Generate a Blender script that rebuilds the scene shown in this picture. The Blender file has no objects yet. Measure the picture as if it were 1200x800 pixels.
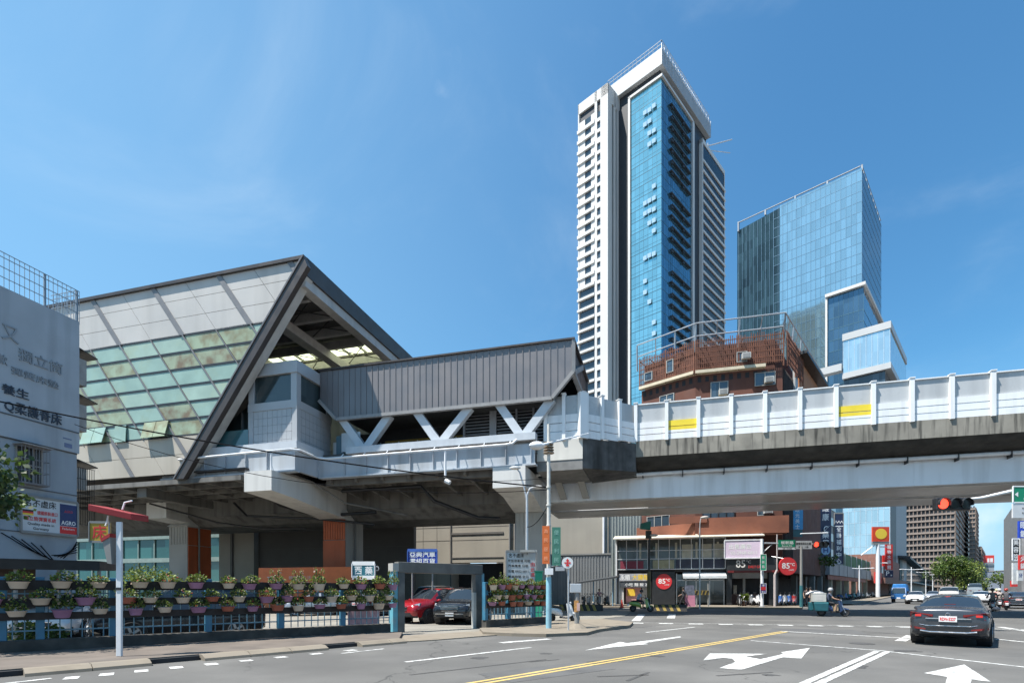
import bpy, bmesh, math, random
from mathutils import Vector, Matrix
random.seed(7)
SC = bpy.context.scene
COL = SC.collection
R = math.radians
# ------------------------------------------------------------------ survey helpers
F, HZ, EYE = 620.0, 691.0, 1.6        # focal length (px of a 1200 px wide frame), horizon row, eye height (m)
def P(px, py, Y): return Vector(((px-600)/F*Y, Y, EYE+(HZ-py)/F*Y))
def G(px, py, z=0.0):
    Y = (EYE-z)*F/(py-HZ); return Vector(((px-600)/F*Y, Y, z))
class Frame:
    """a horizontal right-handed grid: u along, w across (away), z up"""
    def __init__(s, ux, uy):
        n = math.hypot(ux, uy); s.u = Vector((ux/n, uy/n, 0)); s.w = Vector((-uy/n, ux/n, 0))
    def to(s, u, w, z=0.0): return s.u*u + s.w*w + Vector((0, 0, z))
    def uw(s, p): return (p.x*s.u.x+p.y*s.u.y, p.x*s.w.x+p.y*s.w.y)
    def hitw(s, px, py, w):
        r = (px-600)/F; Y = w/(s.w.x*r+s.w.y); return (Y*(s.u.x*r+s.u.y), w, EYE+(HZ-py)/F*Y)
    def hitu(s, px, py, u):
        r = (px-600)/F; Y = u/(s.u.x*r+s.u.y); return (u, Y*(s.w.x*r+s.w.y), EYE+(HZ-py)/F*Y)
ST = Frame(.964, -.267)               # station and viaduct grid: u right, w away
AB = Frame(.682, .7314)               # street grid: u down the street, w to the left
DN = Frame(.643, .766)                # the farther part of the street
WD = Frame(1, 0)
# ------------------------------------------------------------------ mesh builder
BASE = {}
SPLIT = set('''ledge_bracket faded_print drawing_ emblem_field flag air_conditioner arcade_column balcony_parapet black_panel cafe_counter camera_box column crown_fin deck_rib downpipe floor_band girder glazing_bar leaf_emblem louvre mullion orange_panel pier pipe_bracket platform_frame platform_screen post rib roof_frame seam service_pipe shop_display shop_frame side_canopy side_window skylight_bar soffit_frame sticker stiffener stone_frame stone_pier stripe sun_ledge tie_rod upper_panel vent_hole vent_window white_band window_band wing_frame arm bracket mirror door_seam orange_cladding lift_glass lift_trim platform_kerb roof_rail side_panel roof_deck girder_soffit box_girder arcade visor_ v_brace rusty_cage_ reflector ledge_trim upper_frame_ panel_joint joint eye fork'''.split())
class MB:
    def __init__(s): s.v = []; s.f = []; s.m = []; s.k = 0
    def poly(s, pts, k=None):
        n = len(s.v); s.v += [Vector(p) for p in pts]; s.f.append(tuple(range(n, n+len(pts)))); s.m.append(s.k if k is None else k)
    def hexa(s, b, t, k=None):
        n = len(s.v); s.v += [Vector(p) for p in b]+[Vector(p) for p in t]; c = len(b)
        fs = [tuple(n+i for i in range(c))[::-1], tuple(n+c+i for i in range(c))]
        fs += [(n+i, n+(i+1) % c, n+c+(i+1) % c, n+c+i) for i in range(c)]
        s.f += fs; s.m += [s.k if k is None else k]*len(fs)
    def prism(s, pts, d, k=None): s.hexa(pts, [Vector(p)+Vector(d) for p in pts], k)
    def fbox(s, fr, u0, u1, w0, w1, z0, z1, k=None):
        q = [(u0, w0), (u1, w0), (u1, w1), (u0, w1)]
        s.hexa([fr.to(a, b, z0) for a, b in q], [fr.to(a, b, z1) for a, b in q], k)
    def box(s, x0, x1, y0, y1, z0, z1, k=None): s.fbox(WD, x0, x1, y0, y1, z0, z1, k)
    def fprof(s, fr, prof, u0, u1, k=None):        # (w,z) outline swept along u
        s.hexa([fr.to(u0, w, z) for w, z in prof], [fr.to(u1, w, z) for w, z in prof], k)
    def fface(s, fr, prof, w0, w1, k=None):        # (u,z) outline swept along w
        s.hexa([fr.to(u, w0, z) for u, z in prof], [fr.to(u, w1, z) for u, z in prof], k)
    def bar(s, p, q, a, b, up=(0, 0, 1), k=None):
        p = Vector(p); q = Vector(q); d = (q-p).normalized(); up = Vector(up)
        if abs(d.dot(up)) > .98: up = Vector((0, 1, 0)) if abs(d.y) < .9 else Vector((1, 0, 0))
        x = d.cross(up).normalized()*a/2; y = x.cross(d).normalized()*b/2
        s.hexa([p-x-y, p+x-y, p+x+y, p-x+y], [q-x-y, q+x-y, q+x+y, q-x+y], k)
    def tube(s, p, q, r0, r1=None, n=8, k=None):
        r1 = r0 if r1 is None else r1; p = Vector(p); q = Vector(q); d = (q-p).normalized()
        x = d.orthogonal().normalized(); y = d.cross(x)
        A = [math.tau*i/n for i in range(n)]
        s.hexa([p+(x*math.cos(a)+y*math.sin(a))*r0 for a in A], [q+(x*math.cos(a)+y*math.sin(a))*r1 for a in A], k)
    def path(s, pts, r, n=6, k=None):
        pts = [Vector(p) for p in pts]; rings = []; N0 = len(s.v); x = None
        for i, p in enumerate(pts):
            d = (pts[min(i+1, len(pts)-1)]-pts[max(i-1, 0)]).normalized()
            x = d.orthogonal().normalized() if x is None else (x-d*x.dot(d)).normalized(); y = d.cross(x)
            rr = r[i] if isinstance(r, (list, tuple)) else r
            s.v += [p+(x*math.cos(math.tau*j/n)+y*math.sin(math.tau*j/n))*rr for j in range(n)]
        for i in range(len(pts)-1):
            for j in range(n):
                a = N0+i*n; s.f.append((a+j, a+(j+1) % n, a+n+(j+1) % n, a+n+j)); s.m.append(s.k if k is None else k)
        s.f.append(tuple(N0+j for j in range(n))[::-1]); s.f.append(tuple(N0+(len(pts)-1)*n+j for j in range(n))); s.m += [s.k if k is None else k]*2
    def lathe(s, c, prof, n=16, k=None, axis=None, sx=1, sy=1):
        c = Vector(c); N0 = len(s.v)
        M3 = Matrix.Identity(3) if axis is None else Vector(axis).normalized().to_track_quat('Z', 'Y').to_matrix()
        for r, z in prof:
            s.v += [c+M3 @ Vector((r*sx*math.cos(math.tau*j/n), r*sy*math.sin(math.tau*j/n), z)) for j in range(n)]
        kk = s.k if k is None else k
        for i in range(len(prof)-1):
            for j in range(n):
                a = N0+i*n; s.f.append((a+j, a+(j+1) % n, a+n+(j+1) % n, a+n+j)); s.m.append(kk)
        s.f.append(tuple(N0+j for j in range(n))[::-1]); s.f.append(tuple(N0+(len(prof)-1)*n+j for j in range(n))); s.m += [kk]*2
    def ball(s, c, rx, ry=None, rz=None, n=10, k=None):
        ry = ry or rx; rz = rz or rx; c = Vector(c); m = n//2
        s.lathe(c, [(max(.001, rx*math.sin(math.pi*i/m)), -rz*math.cos(math.pi*i/m)) for i in range(m+1)], n, k, None, 1, ry/rx)
    def torus(s, c, axis, Rr, r, n=18, m=6, k=None):
        c = Vector(c); ax = Vector(axis).normalized(); x = ax.orthogonal().normalized(); y = ax.cross(x); N0 = len(s.v)
        for i in range(n):
            a = math.tau*i/n; d = x*math.cos(a)+y*math.sin(a)
            s.v += [c+d*(Rr+r*math.cos(math.tau*j/m))+ax*r*math.sin(math.tau*j/m) for j in range(m)]
        for i in range(n):
            for j in range(m):
                a = N0+i*m; b = N0+((i+1) % n)*m
                s.f.append((a+j, b+j, b+(j+1) % m, a+(j+1) % m)); s.m.append(s.k if k is None else k)
    def islands(s):
        p = list(range(len(s.v)))
        def f(a):
            while p[a] != a: p[a] = p[p[a]]; a = p[a]
            return a
        for q in s.f:
            for i in q[1:]: p[f(i)] = f(q[0])
        out = {}
        for q, m in zip(s.f, s.m):
            b = out.setdefault(f(q[0]), (MB(), {})); mp = b[1]
            for i in q:
                if i not in mp: mp[i] = len(b[0].v); b[0].v.append(s.v[i])
            b[0].f.append(tuple(mp[i] for i in q)); b[0].m.append(m)
        return [b[0] for b in out.values()]
    def build(s, name, mat, parent=None, smooth=False, label=None, kind=None, loc=None, fix=True, bevel=0):
        if parent and name in SPLIT:
            L_ = s.islands()
            if 1 < len(L_) <= 100: return [b._build(name, mat, parent, smooth, label, kind, loc, fix, bevel) for b in L_][0]
        return s._build(name, mat, parent, smooth, label, kind, loc, fix, bevel)
    def _build(s, name, mat, parent=None, smooth=False, label=None, kind=None, loc=None, fix=True, bevel=0):
        me = bpy.data.meshes.new(name)
        base = BASE.get(parent.name, Vector()) if parent else (Vector(loc) if loc is not None else (origin(s.v)))
        me.from_pydata([v-base for v in s.v], [], s.f)
        mats = mat if isinstance(mat, (list, tuple)) else [mat]
        for m in mats: me.materials.append(m)
        me.polygons.foreach_set('material_index', s.m)
        if fix:
            b = bmesh.new(); b.from_mesh(me); bmesh.ops.recalc_face_normals(b, faces=b.faces[:]); b.to_mesh(me); b.free()
        if smooth:
            me.polygons.foreach_set('use_smooth', [True]*len(me.polygons))
            me.set_sharp_from_angle(angle=R(smooth if smooth is not True else 40))
        o = bpy.data.objects.new(name, me); COL.objects.link(o)
        if parent: o.parent = parent; BASE[o.name] = base
        else: o.location = base; BASE[o.name] = base
        if bevel:
            bv = o.modifiers.new('bevel', 'BEVEL'); bv.width = bevel; bv.segments = 2; bv.limit_method = 'ANGLE'
        if label: o['label'] = label
        if kind: o['kind'] = kind
        return o
def origin(vs):
    n = max(1, len(vs)); return Vector((sum(v.x for v in vs)/n, sum(v.y for v in vs)/n, min(v.z for v in vs)))
def thing(name, label, cat, loc=(0, 0, 0), group=None, rz=0.0):
    o = bpy.data.objects.new(name, None); COL.objects.link(o); o.empty_display_size = .3
    o.location = loc; o.rotation_euler.z = rz; tag(o, label, cat, group); BASE[o.name] = Vector(loc); return o
def tag(o, label, cat, group=None):
    o['label'] = label; o['category'] = cat
    if group: o['group'] = group
    return o
def struct(name, mb, mat, smooth=False): return mb.build(name, mat, kind='structure', smooth=smooth)
def dup(root, loc, rz=None, label=None, group=None, sc=None, mats=None):
    def cp(o, par):
        c = o.copy(); COL.objects.link(c)
        if par: c.parent = par
        if mats and c.data:
            for i, m in enumerate(o.data.materials):
                if m.name in mats:
                    c.material_slots[i].link = 'OBJECT'; c.material_slots[i].material = mats[m.name]
        for ch in list(o.children): cp(ch, c)
        return c
    r = cp(root, None); r.location = loc
    if rz is not None: r.rotation_euler.z = rz
    if sc: r.scale = (sc, sc, sc) if not isinstance(sc, (tuple, list)) else sc
    if label: r['label'] = label
    if group: r['group'] = group
    return r
# ------------------------------------------------------------------ lettering
_TX = {}
def glyphs(body):
    if body not in _TX:
        c = bpy.data.curves.new('lettering', 'FONT'); c.body = body; c.size = 1; c.resolution_u = 2
        o = bpy.data.objects.new('lettering', c); COL.objects.link(o)
        me = bpy.data.meshes.new_from_object(o.evaluated_get(bpy.context.evaluated_depsgraph_get()))
        vs = [(v.co.x, v.co.y) for v in me.vertices]; fs = [tuple(p.vertices) for p in me.polygons]
        bpy.data.objects.remove(o); bpy.data.curves.remove(c); bpy.data.meshes.remove(me)
        x0 = min(v[0] for v in vs); x1 = max(v[0] for v in vs); y0 = min(v[1] for v in vs); y1 = max(v[1] for v in vs)
        _TX[body] = ([((x-(x0+x1)/2), (y-(y0+y1)/2)) for x, y in vs], fs, x1-x0, y1-y0)
    return _TX[body]
def text(mb, body, c, right, up, h, w=None, k=None, bold=0):
    vs, fs, W, H = glyphs(body); c = Vector(c); right = Vector(right).normalized(); up = Vector(up).normalized()
    sy = h/H; sx = sy if w is None else w/W
    nrm = right.cross(up)
    for ox, oy, oz in ([(0, 0, 0)] if not bold else [(0, 0, 0), (bold, 0, .0004), (-bold, 0, .0008), (0, bold, .0012), (0, -bold, .0016)]):
        n = len(mb.v); mb.v += [c+right*(x*sx+ox)+up*(y*sy+oy)+nrm*oz for x, y in vs]
        mb.f += [tuple(n+i for i in f) for f in fs]; mb.m += [mb.k if k is None else k]*len(fs)
# ------------------------------------------------------------------ materials
MATS = {}
def M(name, col, rough=.6, metal=0, var=.12, scale=2.0, bump=0, bscale=None, streak=0, scol=None, sscale=1.5, spec=.5, coat=0, blot=0, bcol=None, bs=.5, bt=(.5, .7), detail=5, speck=0, crack=0):
    if name in MATS: return MATS[name]
    m = bpy.data.materials.new(name); m.use_nodes = True; MATS[name] = m
    nt = m.node_tree; N = nt.nodes; L = nt.links; b = N['Principled BSDF']
    b.inputs['Roughness'].default_value = rough; b.inputs['Metallic'].default_value = metal
    b.inputs['Specular IOR Level'].default_value = spec; b.inputs['Coat Weight'].default_value = coat
    tc = N.new('ShaderNodeTexCoord')
    def noise(sc, vec=None, d=detail):
        n = N.new('ShaderNodeTexNoise'); n.inputs['Scale'].default_value = sc; n.inputs['Detail'].default_value = d
        L.new(vec or tc.outputs['Object'], n.inputs['Vector']); return n.outputs['Fac']
    def mapr(s, a, c, lo, hi):
        n = N.new('ShaderNodeMapRange'); n.inputs[1].default_value = a; n.inputs[2].default_value = c; n.inputs[3].default_value = lo; n.inputs[4].default_value = hi
        L.new(s, n.inputs[0]); return n.outputs[0]
    def mix(f, a, c):
        n = N.new('ShaderNodeMix'); n.data_type = 'RGBA'; L.new(f, n.inputs[0])
        for i, x in ((6, a), (7, c)):
            if isinstance(x, tuple): n.inputs[i].default_value = (*x[:3], 1)
            else: L.new(x, n.inputs[i])
        return n.outputs[2]
    c = tuple(col)
    out = mix(mapr(noise(scale), .3, .7, 0, 1), tuple(x*(1-var) for x in c), tuple(min(1, x*(1+var)) for x in c)) if var else None
    if blot:
        out = mix(mapr(noise(bs, d=6), bt[0], bt[1], 0, blot), out if out else c, bcol or tuple(x*.4 for x in c))
    if streak:
        mp = N.new('ShaderNodeMapping'); mp.inputs['Scale'].default_value = (1, 1, .08); L.new(tc.outputs['Object'], mp.inputs[0])
        out = mix(mapr(noise(sscale, mp.outputs[0], 6), .48, .72, 0, streak), out if out else c, scol or tuple(x*.35 for x in c))
    if speck:
        out = mix(mapr(noise(110, d=2), .35, .65, 0, 1), mix(mapr(noise(.5, d=2), 0, 0, speck, speck), out, tuple(x*.45 for x in c)), out)
    if crack:
        wv = N.new('ShaderNodeVectorMath'); wv.operation = 'MULTIPLY_ADD'; nz = N.new('ShaderNodeTexNoise'); nz.inputs['Scale'].default_value = 1.1; nz.inputs['Detail'].default_value = 6
        L.new(tc.outputs['Object'], nz.inputs['Vector']); L.new(nz.outputs['Color'], wv.inputs[0]); wv.inputs[1].default_value = (1.6, 1.6, 0); L.new(tc.outputs['Object'], wv.inputs[2])
        vo = N.new('ShaderNodeTexVoronoi'); vo.feature = 'DISTANCE_TO_EDGE'; vo.inputs['Scale'].default_value = .22; L.new(wv.outputs[0], vo.inputs['Vector'])
        ml = N.new('ShaderNodeMath'); ml.operation = 'MULTIPLY'; L.new(mapr(vo.outputs['Distance'], .002, .006, crack, 0), ml.inputs[0]); L.new(mapr(noise(.3), .45, .55, 0, 1), ml.inputs[1])
        out = mix(ml.outputs[0], out, tuple(x*.3 for x in c))
    if out: L.new(out, b.inputs['Base Color'])
    else: b.inputs['Base Color'].default_value = (*c, 1)
    if var: L.new(mapr(noise(scale*3), .3, .7, max(.02, rough-.08), min(1, rough+.08)), b.inputs['Roughness'])
    if bump:
        bn = N.new('ShaderNodeBump'); bn.inputs['Strength'].default_value = bump; bn.inputs['Distance'].default_value = .02
        L.new(noise(bscale or scale*6), bn.inputs['Height']); L.new(bn.outputs[0], b.inputs['Normal'])
    m['out'] = 1
    return m
def glassy(name, col, rough=.05, metal=.0, var=.25, size=(1.5, 1.5, 3.3), spec=1.0, wob=.0, axis=None):
    """coated facade glass: every pane a little different in tint and tilt (white noise per cell)"""
    if name in MATS: return MATS[name]
    m = bpy.data.materials.new(name); m.use_nodes = True; MATS[name] = m
    nt = m.node_tree; N = nt.nodes; L = nt.links; b = N['Principled BSDF']
    b.inputs['Metallic'].default_value = metal; b.inputs['Roughness'].default_value = rough; b.inputs['Specular IOR Level'].default_value = spec
    tc = N.new('ShaderNodeTexCoord'); mp = N.new('ShaderNodeMapping'); mp.inputs['Scale'].default_value = tuple(1/x for x in size)
    if axis is not None: mp.vector_type = 'POINT'; mp.inputs['Rotation'].default_value = (0, 0, axis)
    L.new(tc.outputs['Object'], mp.inputs[0])
    fl = N.new('ShaderNodeVectorMath'); fl.operation = 'FLOOR'; L.new(mp.outputs[0], fl.inputs[0])
    wn = N.new('ShaderNodeTexWhiteNoise'); L.new(fl.outputs[0], wn.inputs['Vector'])
    ns = N.new('ShaderNodeTexNoise'); ns.inputs['Scale'].default_value = .05; ns.inputs['Detail'].default_value = 3; L.new(tc.outputs['Object'], ns.inputs['Vector'])
    ad = N.new('ShaderNodeMath'); ad.operation = 'ADD'; L.new(wn.outputs[0], ad.inputs[0]); L.new(ns.outputs['Fac'], ad.inputs[1])
    mr = N.new('ShaderNodeMapRange'); mr.inputs[1].default_value = .2; mr.inputs[2].default_value = 1.5; mr.inputs[3].default_value = 1-var; mr.inputs[4].default_value = 1+var; L.new(ad.outputs[0], mr.inputs[0])
    vm = N.new('ShaderNodeVectorMath'); vm.operation = 'SCALE'; vm.inputs[0].default_value = col; L.new(mr.outputs[0], vm.inputs['Scale'])
    L.new(vm.outputs[0], b.inputs['Base Color'])
    if wob:
        ge = N.new('ShaderNodeNewGeometry'); sb = N.new('ShaderNodeVectorMath'); sb.operation = 'SUBTRACT'; L.new(wn.outputs['Color'], sb.inputs[0]); sb.inputs[1].default_value = (.5, .5, .5)
        sc = N.new('ShaderNodeVectorMath'); sc.operation = 'SCALE'; L.new(sb.outputs[0], sc.inputs[0]); sc.inputs['Scale'].default_value = wob
        a2 = N.new('ShaderNodeVectorMath'); L.new(ge.outputs['Normal'], a2.inputs[0]); L.new(sc.outputs[0], a2.inputs[1])
        nm = N.new('ShaderNodeVectorMath'); nm.operation = 'NORMALIZE'; L.new(a2.outputs[0], nm.inputs[0]); L.new(nm.outputs[0], b.inputs['Normal'])
    return m
def lamp(name, col, e):
    if name in MATS: return MATS[name]
    m = bpy.data.materials.new(name); m.use_nodes = True; MATS[name] = m
    b = m.node_tree.nodes['Principled BSDF']; b.inputs['Base Color'].default_value = (*col, 1); b.inputs['Emission Color'].default_value = (*col, 1); b.inputs['Emission Strength'].default_value = e
    return m
# ------------------------------------------------------------------ camera, sun, sky
cam = bpy.data.objects.new('camera', bpy.data.cameras.new('camera')); COL.objects.link(cam); SC.camera = cam
cam.location = (0, 0, EYE); cam.rotation_euler = (R(90), 0, 0)
cam.data.sensor_width = 36; cam.data.sensor_fit = 'HORIZONTAL'; cam.data.lens = 36*F/1200; cam.data.shift_y = (HZ-400)/1200
cam.data.clip_end = 9000; cam.data.clip_start = .05
EL = R(64.3); hx, hy = -.927, -.376
sdir = Vector((hx*math.cos(EL), hy*math.cos(EL), math.sin(EL)))
sl = bpy.data.lights.new('sun', 'SUN'); sl.energy = 5.0; sl.angle = R(.53); sl.color = (1, .955, .89)
so = bpy.data.objects.new('sun', sl); COL.objects.link(so); so.rotation_euler = (-sdir).to_track_quat('-Z', 'Y').to_euler(); so.location = (0, 0, 60)
w = bpy.data.worlds.new('World'); SC.world = w; w.use_nodes = True
N = w.node_tree.nodes; L = w.node_tree.links
bg = N['Background']; bg.inputs['Strength'].default_value = .085
sky = N.new('ShaderNodeTexSky'); sky.sky_type = 'NISHITA'; sky.sun_disc = False; sky.sun_elevation = EL; sky.sun_rotation = math.atan2(hx, hy)
sky.air_density = 1.25; sky.dust_density = .6; sky.ozone_density = 2.2; sky.altitude = 0
tc = N.new('ShaderNodeTexCoord'); sp = N.new('ShaderNodeSeparateXYZ'); L.new(tc.outputs['Generated'], sp.inputs[0])
def wmix(f, a, c):
    n = N.new('ShaderNodeMix'); n.data_type = 'RGBA'
    for i, x in ((0, f), (6, a), (7, c)):
        if isinstance(x, tuple): n.inputs[i].default_value = (*x, 1)
        else: L.new(x, n.inputs[i])
    return n.outputs[2]
def wmap(s, a, b, lo, hi):
    n = N.new('ShaderNodeMapRange'); n.interpolation_type = 'SMOOTHSTEP'; n.inputs[1].default_value = a; n.inputs[2].default_value = b; n.inputs[3].default_value = lo; n.inputs[4].default_value = hi
    L.new(s, n.inputs[0]); return n.outputs[0]
# clear humid summer air: bluer than the plain model, pale towards the horizon
gn = N.new('ShaderNodeVectorMath'); gn.operation = 'MULTIPLY'; gn.inputs[1].default_value = (.47, .9, 1.08); L.new(sky.outputs[0], gn.inputs[0])
col = wmix(wmap(sp.outputs[2], -.02, .36, .95, 0), gn.outputs[0], (2.9, 4.7, 6.3))
col = wmix(wmap(sp.outputs[0], .45, -.75, 0, .4), col, (2.7, 4.7, 6.4))      # hazier towards the sun's side
# thin cirrus wisps
mp = N.new('ShaderNodeMapping'); mp.inputs['Scale'].default_value = (1.1, 1.0, 2.2); mp.inputs['Rotation'].default_value = (.3, .5, .9); mp.inputs['Location'].default_value = (2.15, .6, 1.4); L.new(tc.outputs['Generated'], mp.inputs[0])
n1 = N.new('ShaderNodeTexNoise'); n1.inputs['Scale'].default_value = 1.5; n1.inputs['Detail'].default_value = 9; n1.inputs['Roughness'].default_value = .58; n1.inputs['Distortion'].default_value = .7; L.new(mp.outputs[0], n1.inputs['Vector'])
col = wmix(wmap(n1.outputs['Fac'], .52, .92, 0, .33), col, (6.2, 7.0, 7.4))
# faint cumulus tufts low in the sky
n2 = N.new('ShaderNodeTexNoise'); n2.inputs['Scale'].default_value = 6; n2.inputs['Detail'].default_value = 8; L.new(tc.outputs['Generated'], n2.inputs['Vector'])
a2 = N.new('ShaderNodeMath'); L.new(n2.outputs['Fac'], a2.inputs[0]); L.new(wmap(sp.outputs[2], .1, .4, 0, -.25), a2.inputs[1])
col = wmix(wmap(a2.outputs[0], .46, .66, 0, .75), col, (6.2, 6.8, 7.4))
L.new(col, bg.inputs['Color'])
SC.view_settings.view_transform = 'Standard'; SC.view_settings.look = 'None'; SC.view_settings.exposure = .95; SC.view_settings.gamma = 1
SC.cycles.max_bounces = 6; SC.cycles.diffuse_bounces = 3; SC.cycles.glossy_bounces = 3; SC.cycles.transmission_bounces = 4; SC.cycles.caustics_reflective = False; SC.cycles.caustics_refractive = False
# ------------------------------------------------------------------ palette
asphalt = M('asphalt', (.125, .121, .113), .85, var=.22, scale=.35, bump=.45, bscale=70, blot=.6, bcol=(.082, .08, .076), bs=.33, bt=(.42, .58), detail=9, speck=.35, crack=.7)
earth = M('earth_paving', (.16, .155, .145), .9, var=.2, scale=.2)
lotmat = M('parking_concrete', (.22, .205, .175), .85, var=.2, scale=.5, blot=.5, bcol=(.12, .115, .1), bs=.6)
paver = M('sidewalk_tiles', (.125, .103, .085), .85, var=.22, scale=1.2, bump=.2, blot=.4, bcol=(.09, .08, .072), bs=.9)
kerbm = M('kerb_concrete', (.2, .17, .13), .85, var=.2, scale=1.5, blot=.4, bcol=(.11, .1, .09), bs=1.5)
paint = M('road_paint', (.55, .55, .53), .7, var=.14, scale=2, blot=.6, bcol=(.14, .14, .135), bs=6, bt=(.46, .6), detail=9)
ypaint = M('yellow_road_paint', (.5, .36, .12), .7, var=.12, scale=2, blot=.6, bcol=(.25, .21, .13), bs=4.5, bt=(.58, .68), detail=9)
white = M('white_paint', (.74, .75, .76), .45, var=.06, scale=1, streak=.25, sscale=2)
steelblue = M('pale_blue_steel', (.43, .465, .5), .5, var=.1, scale=.4, streak=.55, scol=(.22, .22, .22), sscale=1.2)
conc = M('concrete', (.25, .232, .195), .85, var=.25, scale=.6, bump=.15, streak=1.0, scol=(.045, .042, .036), sscale=5.5, blot=.5, bs=.7)
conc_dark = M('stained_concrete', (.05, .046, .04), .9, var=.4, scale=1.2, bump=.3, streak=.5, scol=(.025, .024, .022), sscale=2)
concl = M('pale_concrete', (.36, .35, .325), .8, var=.1, scale=.5, streak=.3, sscale=1)
grey = M('grey_steel', (.24, .24, .23), .55, var=.1, scale=.6, streak=.3)
brown = M('brown_fascia', (.055, .046, .043), .4, var=.12, scale=.6)
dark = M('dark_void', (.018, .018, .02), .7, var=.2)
black = M('black_metal', (.02, .02, .022), .45, var=.2)
chrome = M('chrome', (.75, .75, .76), .15, 1, var=.05)
galv = M('galvanized_steel', (.5, .51, .52), .4, .5, var=.1)
rust = M('rusty_steel', (.16, .062, .035), .85, var=.4, scale=1.5)
# ================================================================== ground
mb = MB(); mb.poly([(-4000, -4000, -.02), (4000, -4000, -.02), (4000, 6000, -.02), (-4000, 6000, -.02)]); struct('ground', mb, earth)
mb = MB(); mb.poly([AB.to(-60, -60, 0), AB.to(420, -60, 0), AB.to(420, 60, 0), AB.to(-60, 60, 0)]); struct('road', mb, asphalt)
BK = 13.2
fA = G(-150, 777.4); fB = G(462, 743.2); fC = G(560, 737.5); fD = G(640, 733)
def slab(name, pts, z0, z1, mat):
    mb = MB(); mb.hexa([Vector((p[0], p[1], z0)) for p in pts], [Vector((p[0], p[1], z1)) for p in pts]); return struct(name, mb, mat)
a0, a1 = -14.0, AB.uw(G(472, 752.5))[0]
kin = .42
def kp(a, b): return AB.to(a, b)
slab('sidewalk', [kp(a0, BK+kin), kp(a1, BK+kin), fB+Vector((.3, 0, 0)), fA], -.01, .125, paver)
# kerb: sloped concrete stones with joints, two drain mouths left open
mb = MB(); a = a0
mouths = [(AB.uw(G(162, 776))[0], AB.uw(G(222, 772))[0]), (AB.uw(G(392, 761))[0], AB.uw(G(428, 757))[0]), (AB.uw(G(-20, 796))[0], AB.uw(G(34, 789))[0])]
while a < a1:
    b = min(a+1.0, a1)
    if not any(m0-.35 < (a+b)/2 < m1+.1 for m0, m1 in mouths):
        mb.fprof(AB, [(BK, 0), (BK+kin, 0), (BK+kin, .128), (BK+.2, .128), (BK+.02, .06)], a+.008, b-.008)
    a = b
struct('kerb', mb, kerbm)
mb = MB()
for m0, m1 in mouths: mb.fbox(AB, m0-.45, m1+.12, BK+.3, BK+kin-.01, 0, .1)
struct('drain_mouth', mb, dark)
slab('parking_lot', [fA+Vector((0, .3, 0)), fB+Vector((0, .2, 0)), G(472, 750), G(562, 741.5), fD+Vector((0, .3, 0)), ST.to(-2, 33), ST.to(-2, 44), ST.to(-80, 44), ST.to(-80, 10)], -.01, .016, lotmat)
slab('driveway_apron', [G(466, 752.5), G(505, 750.5), G(585, 744), G(566, 739.5), G(470, 745.5)], -.01, .03, kerbm)
pts = [G(562, 738.5), G(566, 743.5), G(600, 745), G(640, 746), G(688, 744), G(702, 740), G(738, 735), G(742, 731), G(706, 727), G(655, 728.5), G(640, 731.5)]
slab('corner_sidewalk', pts, -.01, .11, kerbm)
# far sidewalk in front of the shops
slab('shop_sidewalk', [ST.to(-17, 48.6), ST.to(6, 48.6), ST.to(11.6, 49.2), DN.to(61, 12.4), DN.to(400, 12.4), DN.to(400, 20), ST.to(20, 64), ST.to(-17, 64)], -.01, .13, kerbm)
slab('right_sidewalk', [DN.to(66, -8.2), DN.to(400, -8.2), DN.to(400, -14), DN.to(66, -14)], -.01, .13, kerbm)
# painted markings: outlines read off the road surface, 4 mm sheets
def mark(name, polys, mat, z=.006):
    mb = MB()
    for p in polys: mb.poly([G(x, y, z) for x, y in p])
    return struct(name, mb, mat)
def strip(p, q, w, z=.006):
    p = G(*p, z); q = G(*q, z); d = (q-p).normalized(); n = Vector((-d.y, d.x, 0))*w/2
    return [p-n, p+n, q+n, q-n]
def lines(name, segs, w, mat, z=.006):
    mb = MB()
    for s in segs: mb.poly(strip(s[0], s[1], s[2] if len(s) > 2 else w, z))
    return struct(name, mb, mat)
p = G(560, 800); q = G(920, 739.6); d = (q-p).normalized(); n = Vector((-d.y, d.x, 0))
mb = MB()
for off in (-.1, .1): mb.poly([p-d*9+n*(off-.05), q+n*(off-.05), q+n*(off+.05), p-d*9+n*(off+.05)])
for v in mb.v: v.z = .006
struct('yellow_centre_line', mb, ypaint)
mark('lane_arrow', [[(824, 773), (832, 765), (899, 765.4), (868, 769.5), (893, 772.5), (865, 774.5), (888, 769.5), (866, 768.7)][:3]+[(874, 768.6), (891, 771.8), (918, 765.6), (915, 763.5), (949, 758.5), (939, 771), (918, 769.4), (869, 784), (843, 782), (862, 775), (858, 771.2), (848, 770)]], paint)
mark('lane_arrow', [[(1130, 778), (1161, 798), (1139, 795.5), (1131, 812), (1105, 812), (1110, 792.3), (1083, 788)]], paint)
mark('lane_arrow', [[(685, 761.5), (727, 751.4), (735, 753), (797, 745), (798, 746.2), (754, 753), (760, 754), (744, 755.4), (720, 757.5)]], paint)
lines('lane_line', [((937, 802), (1028, 762.3), .14), ((953, 803), (1040, 763), .14), ((915, 739), (1068, 747.5), .2), ((880, 750), (1030, 761.5), .12), ((1030, 761.5), (1210, 782), .12), ((1055, 750.5), (1068, 744), .3), ((475, 775), (622, 758), .13), ((757, 740.4), (814, 734.2), .12), ((1165, 748), (1210, 752.5), .2), ((1172, 734), (1210, 740), .3)], .12, paint)
lines('turn_guide', [((587, 752.5), (644, 748), .28), ((630, 744.5), (694, 742), .22)], .2, paint)
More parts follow.
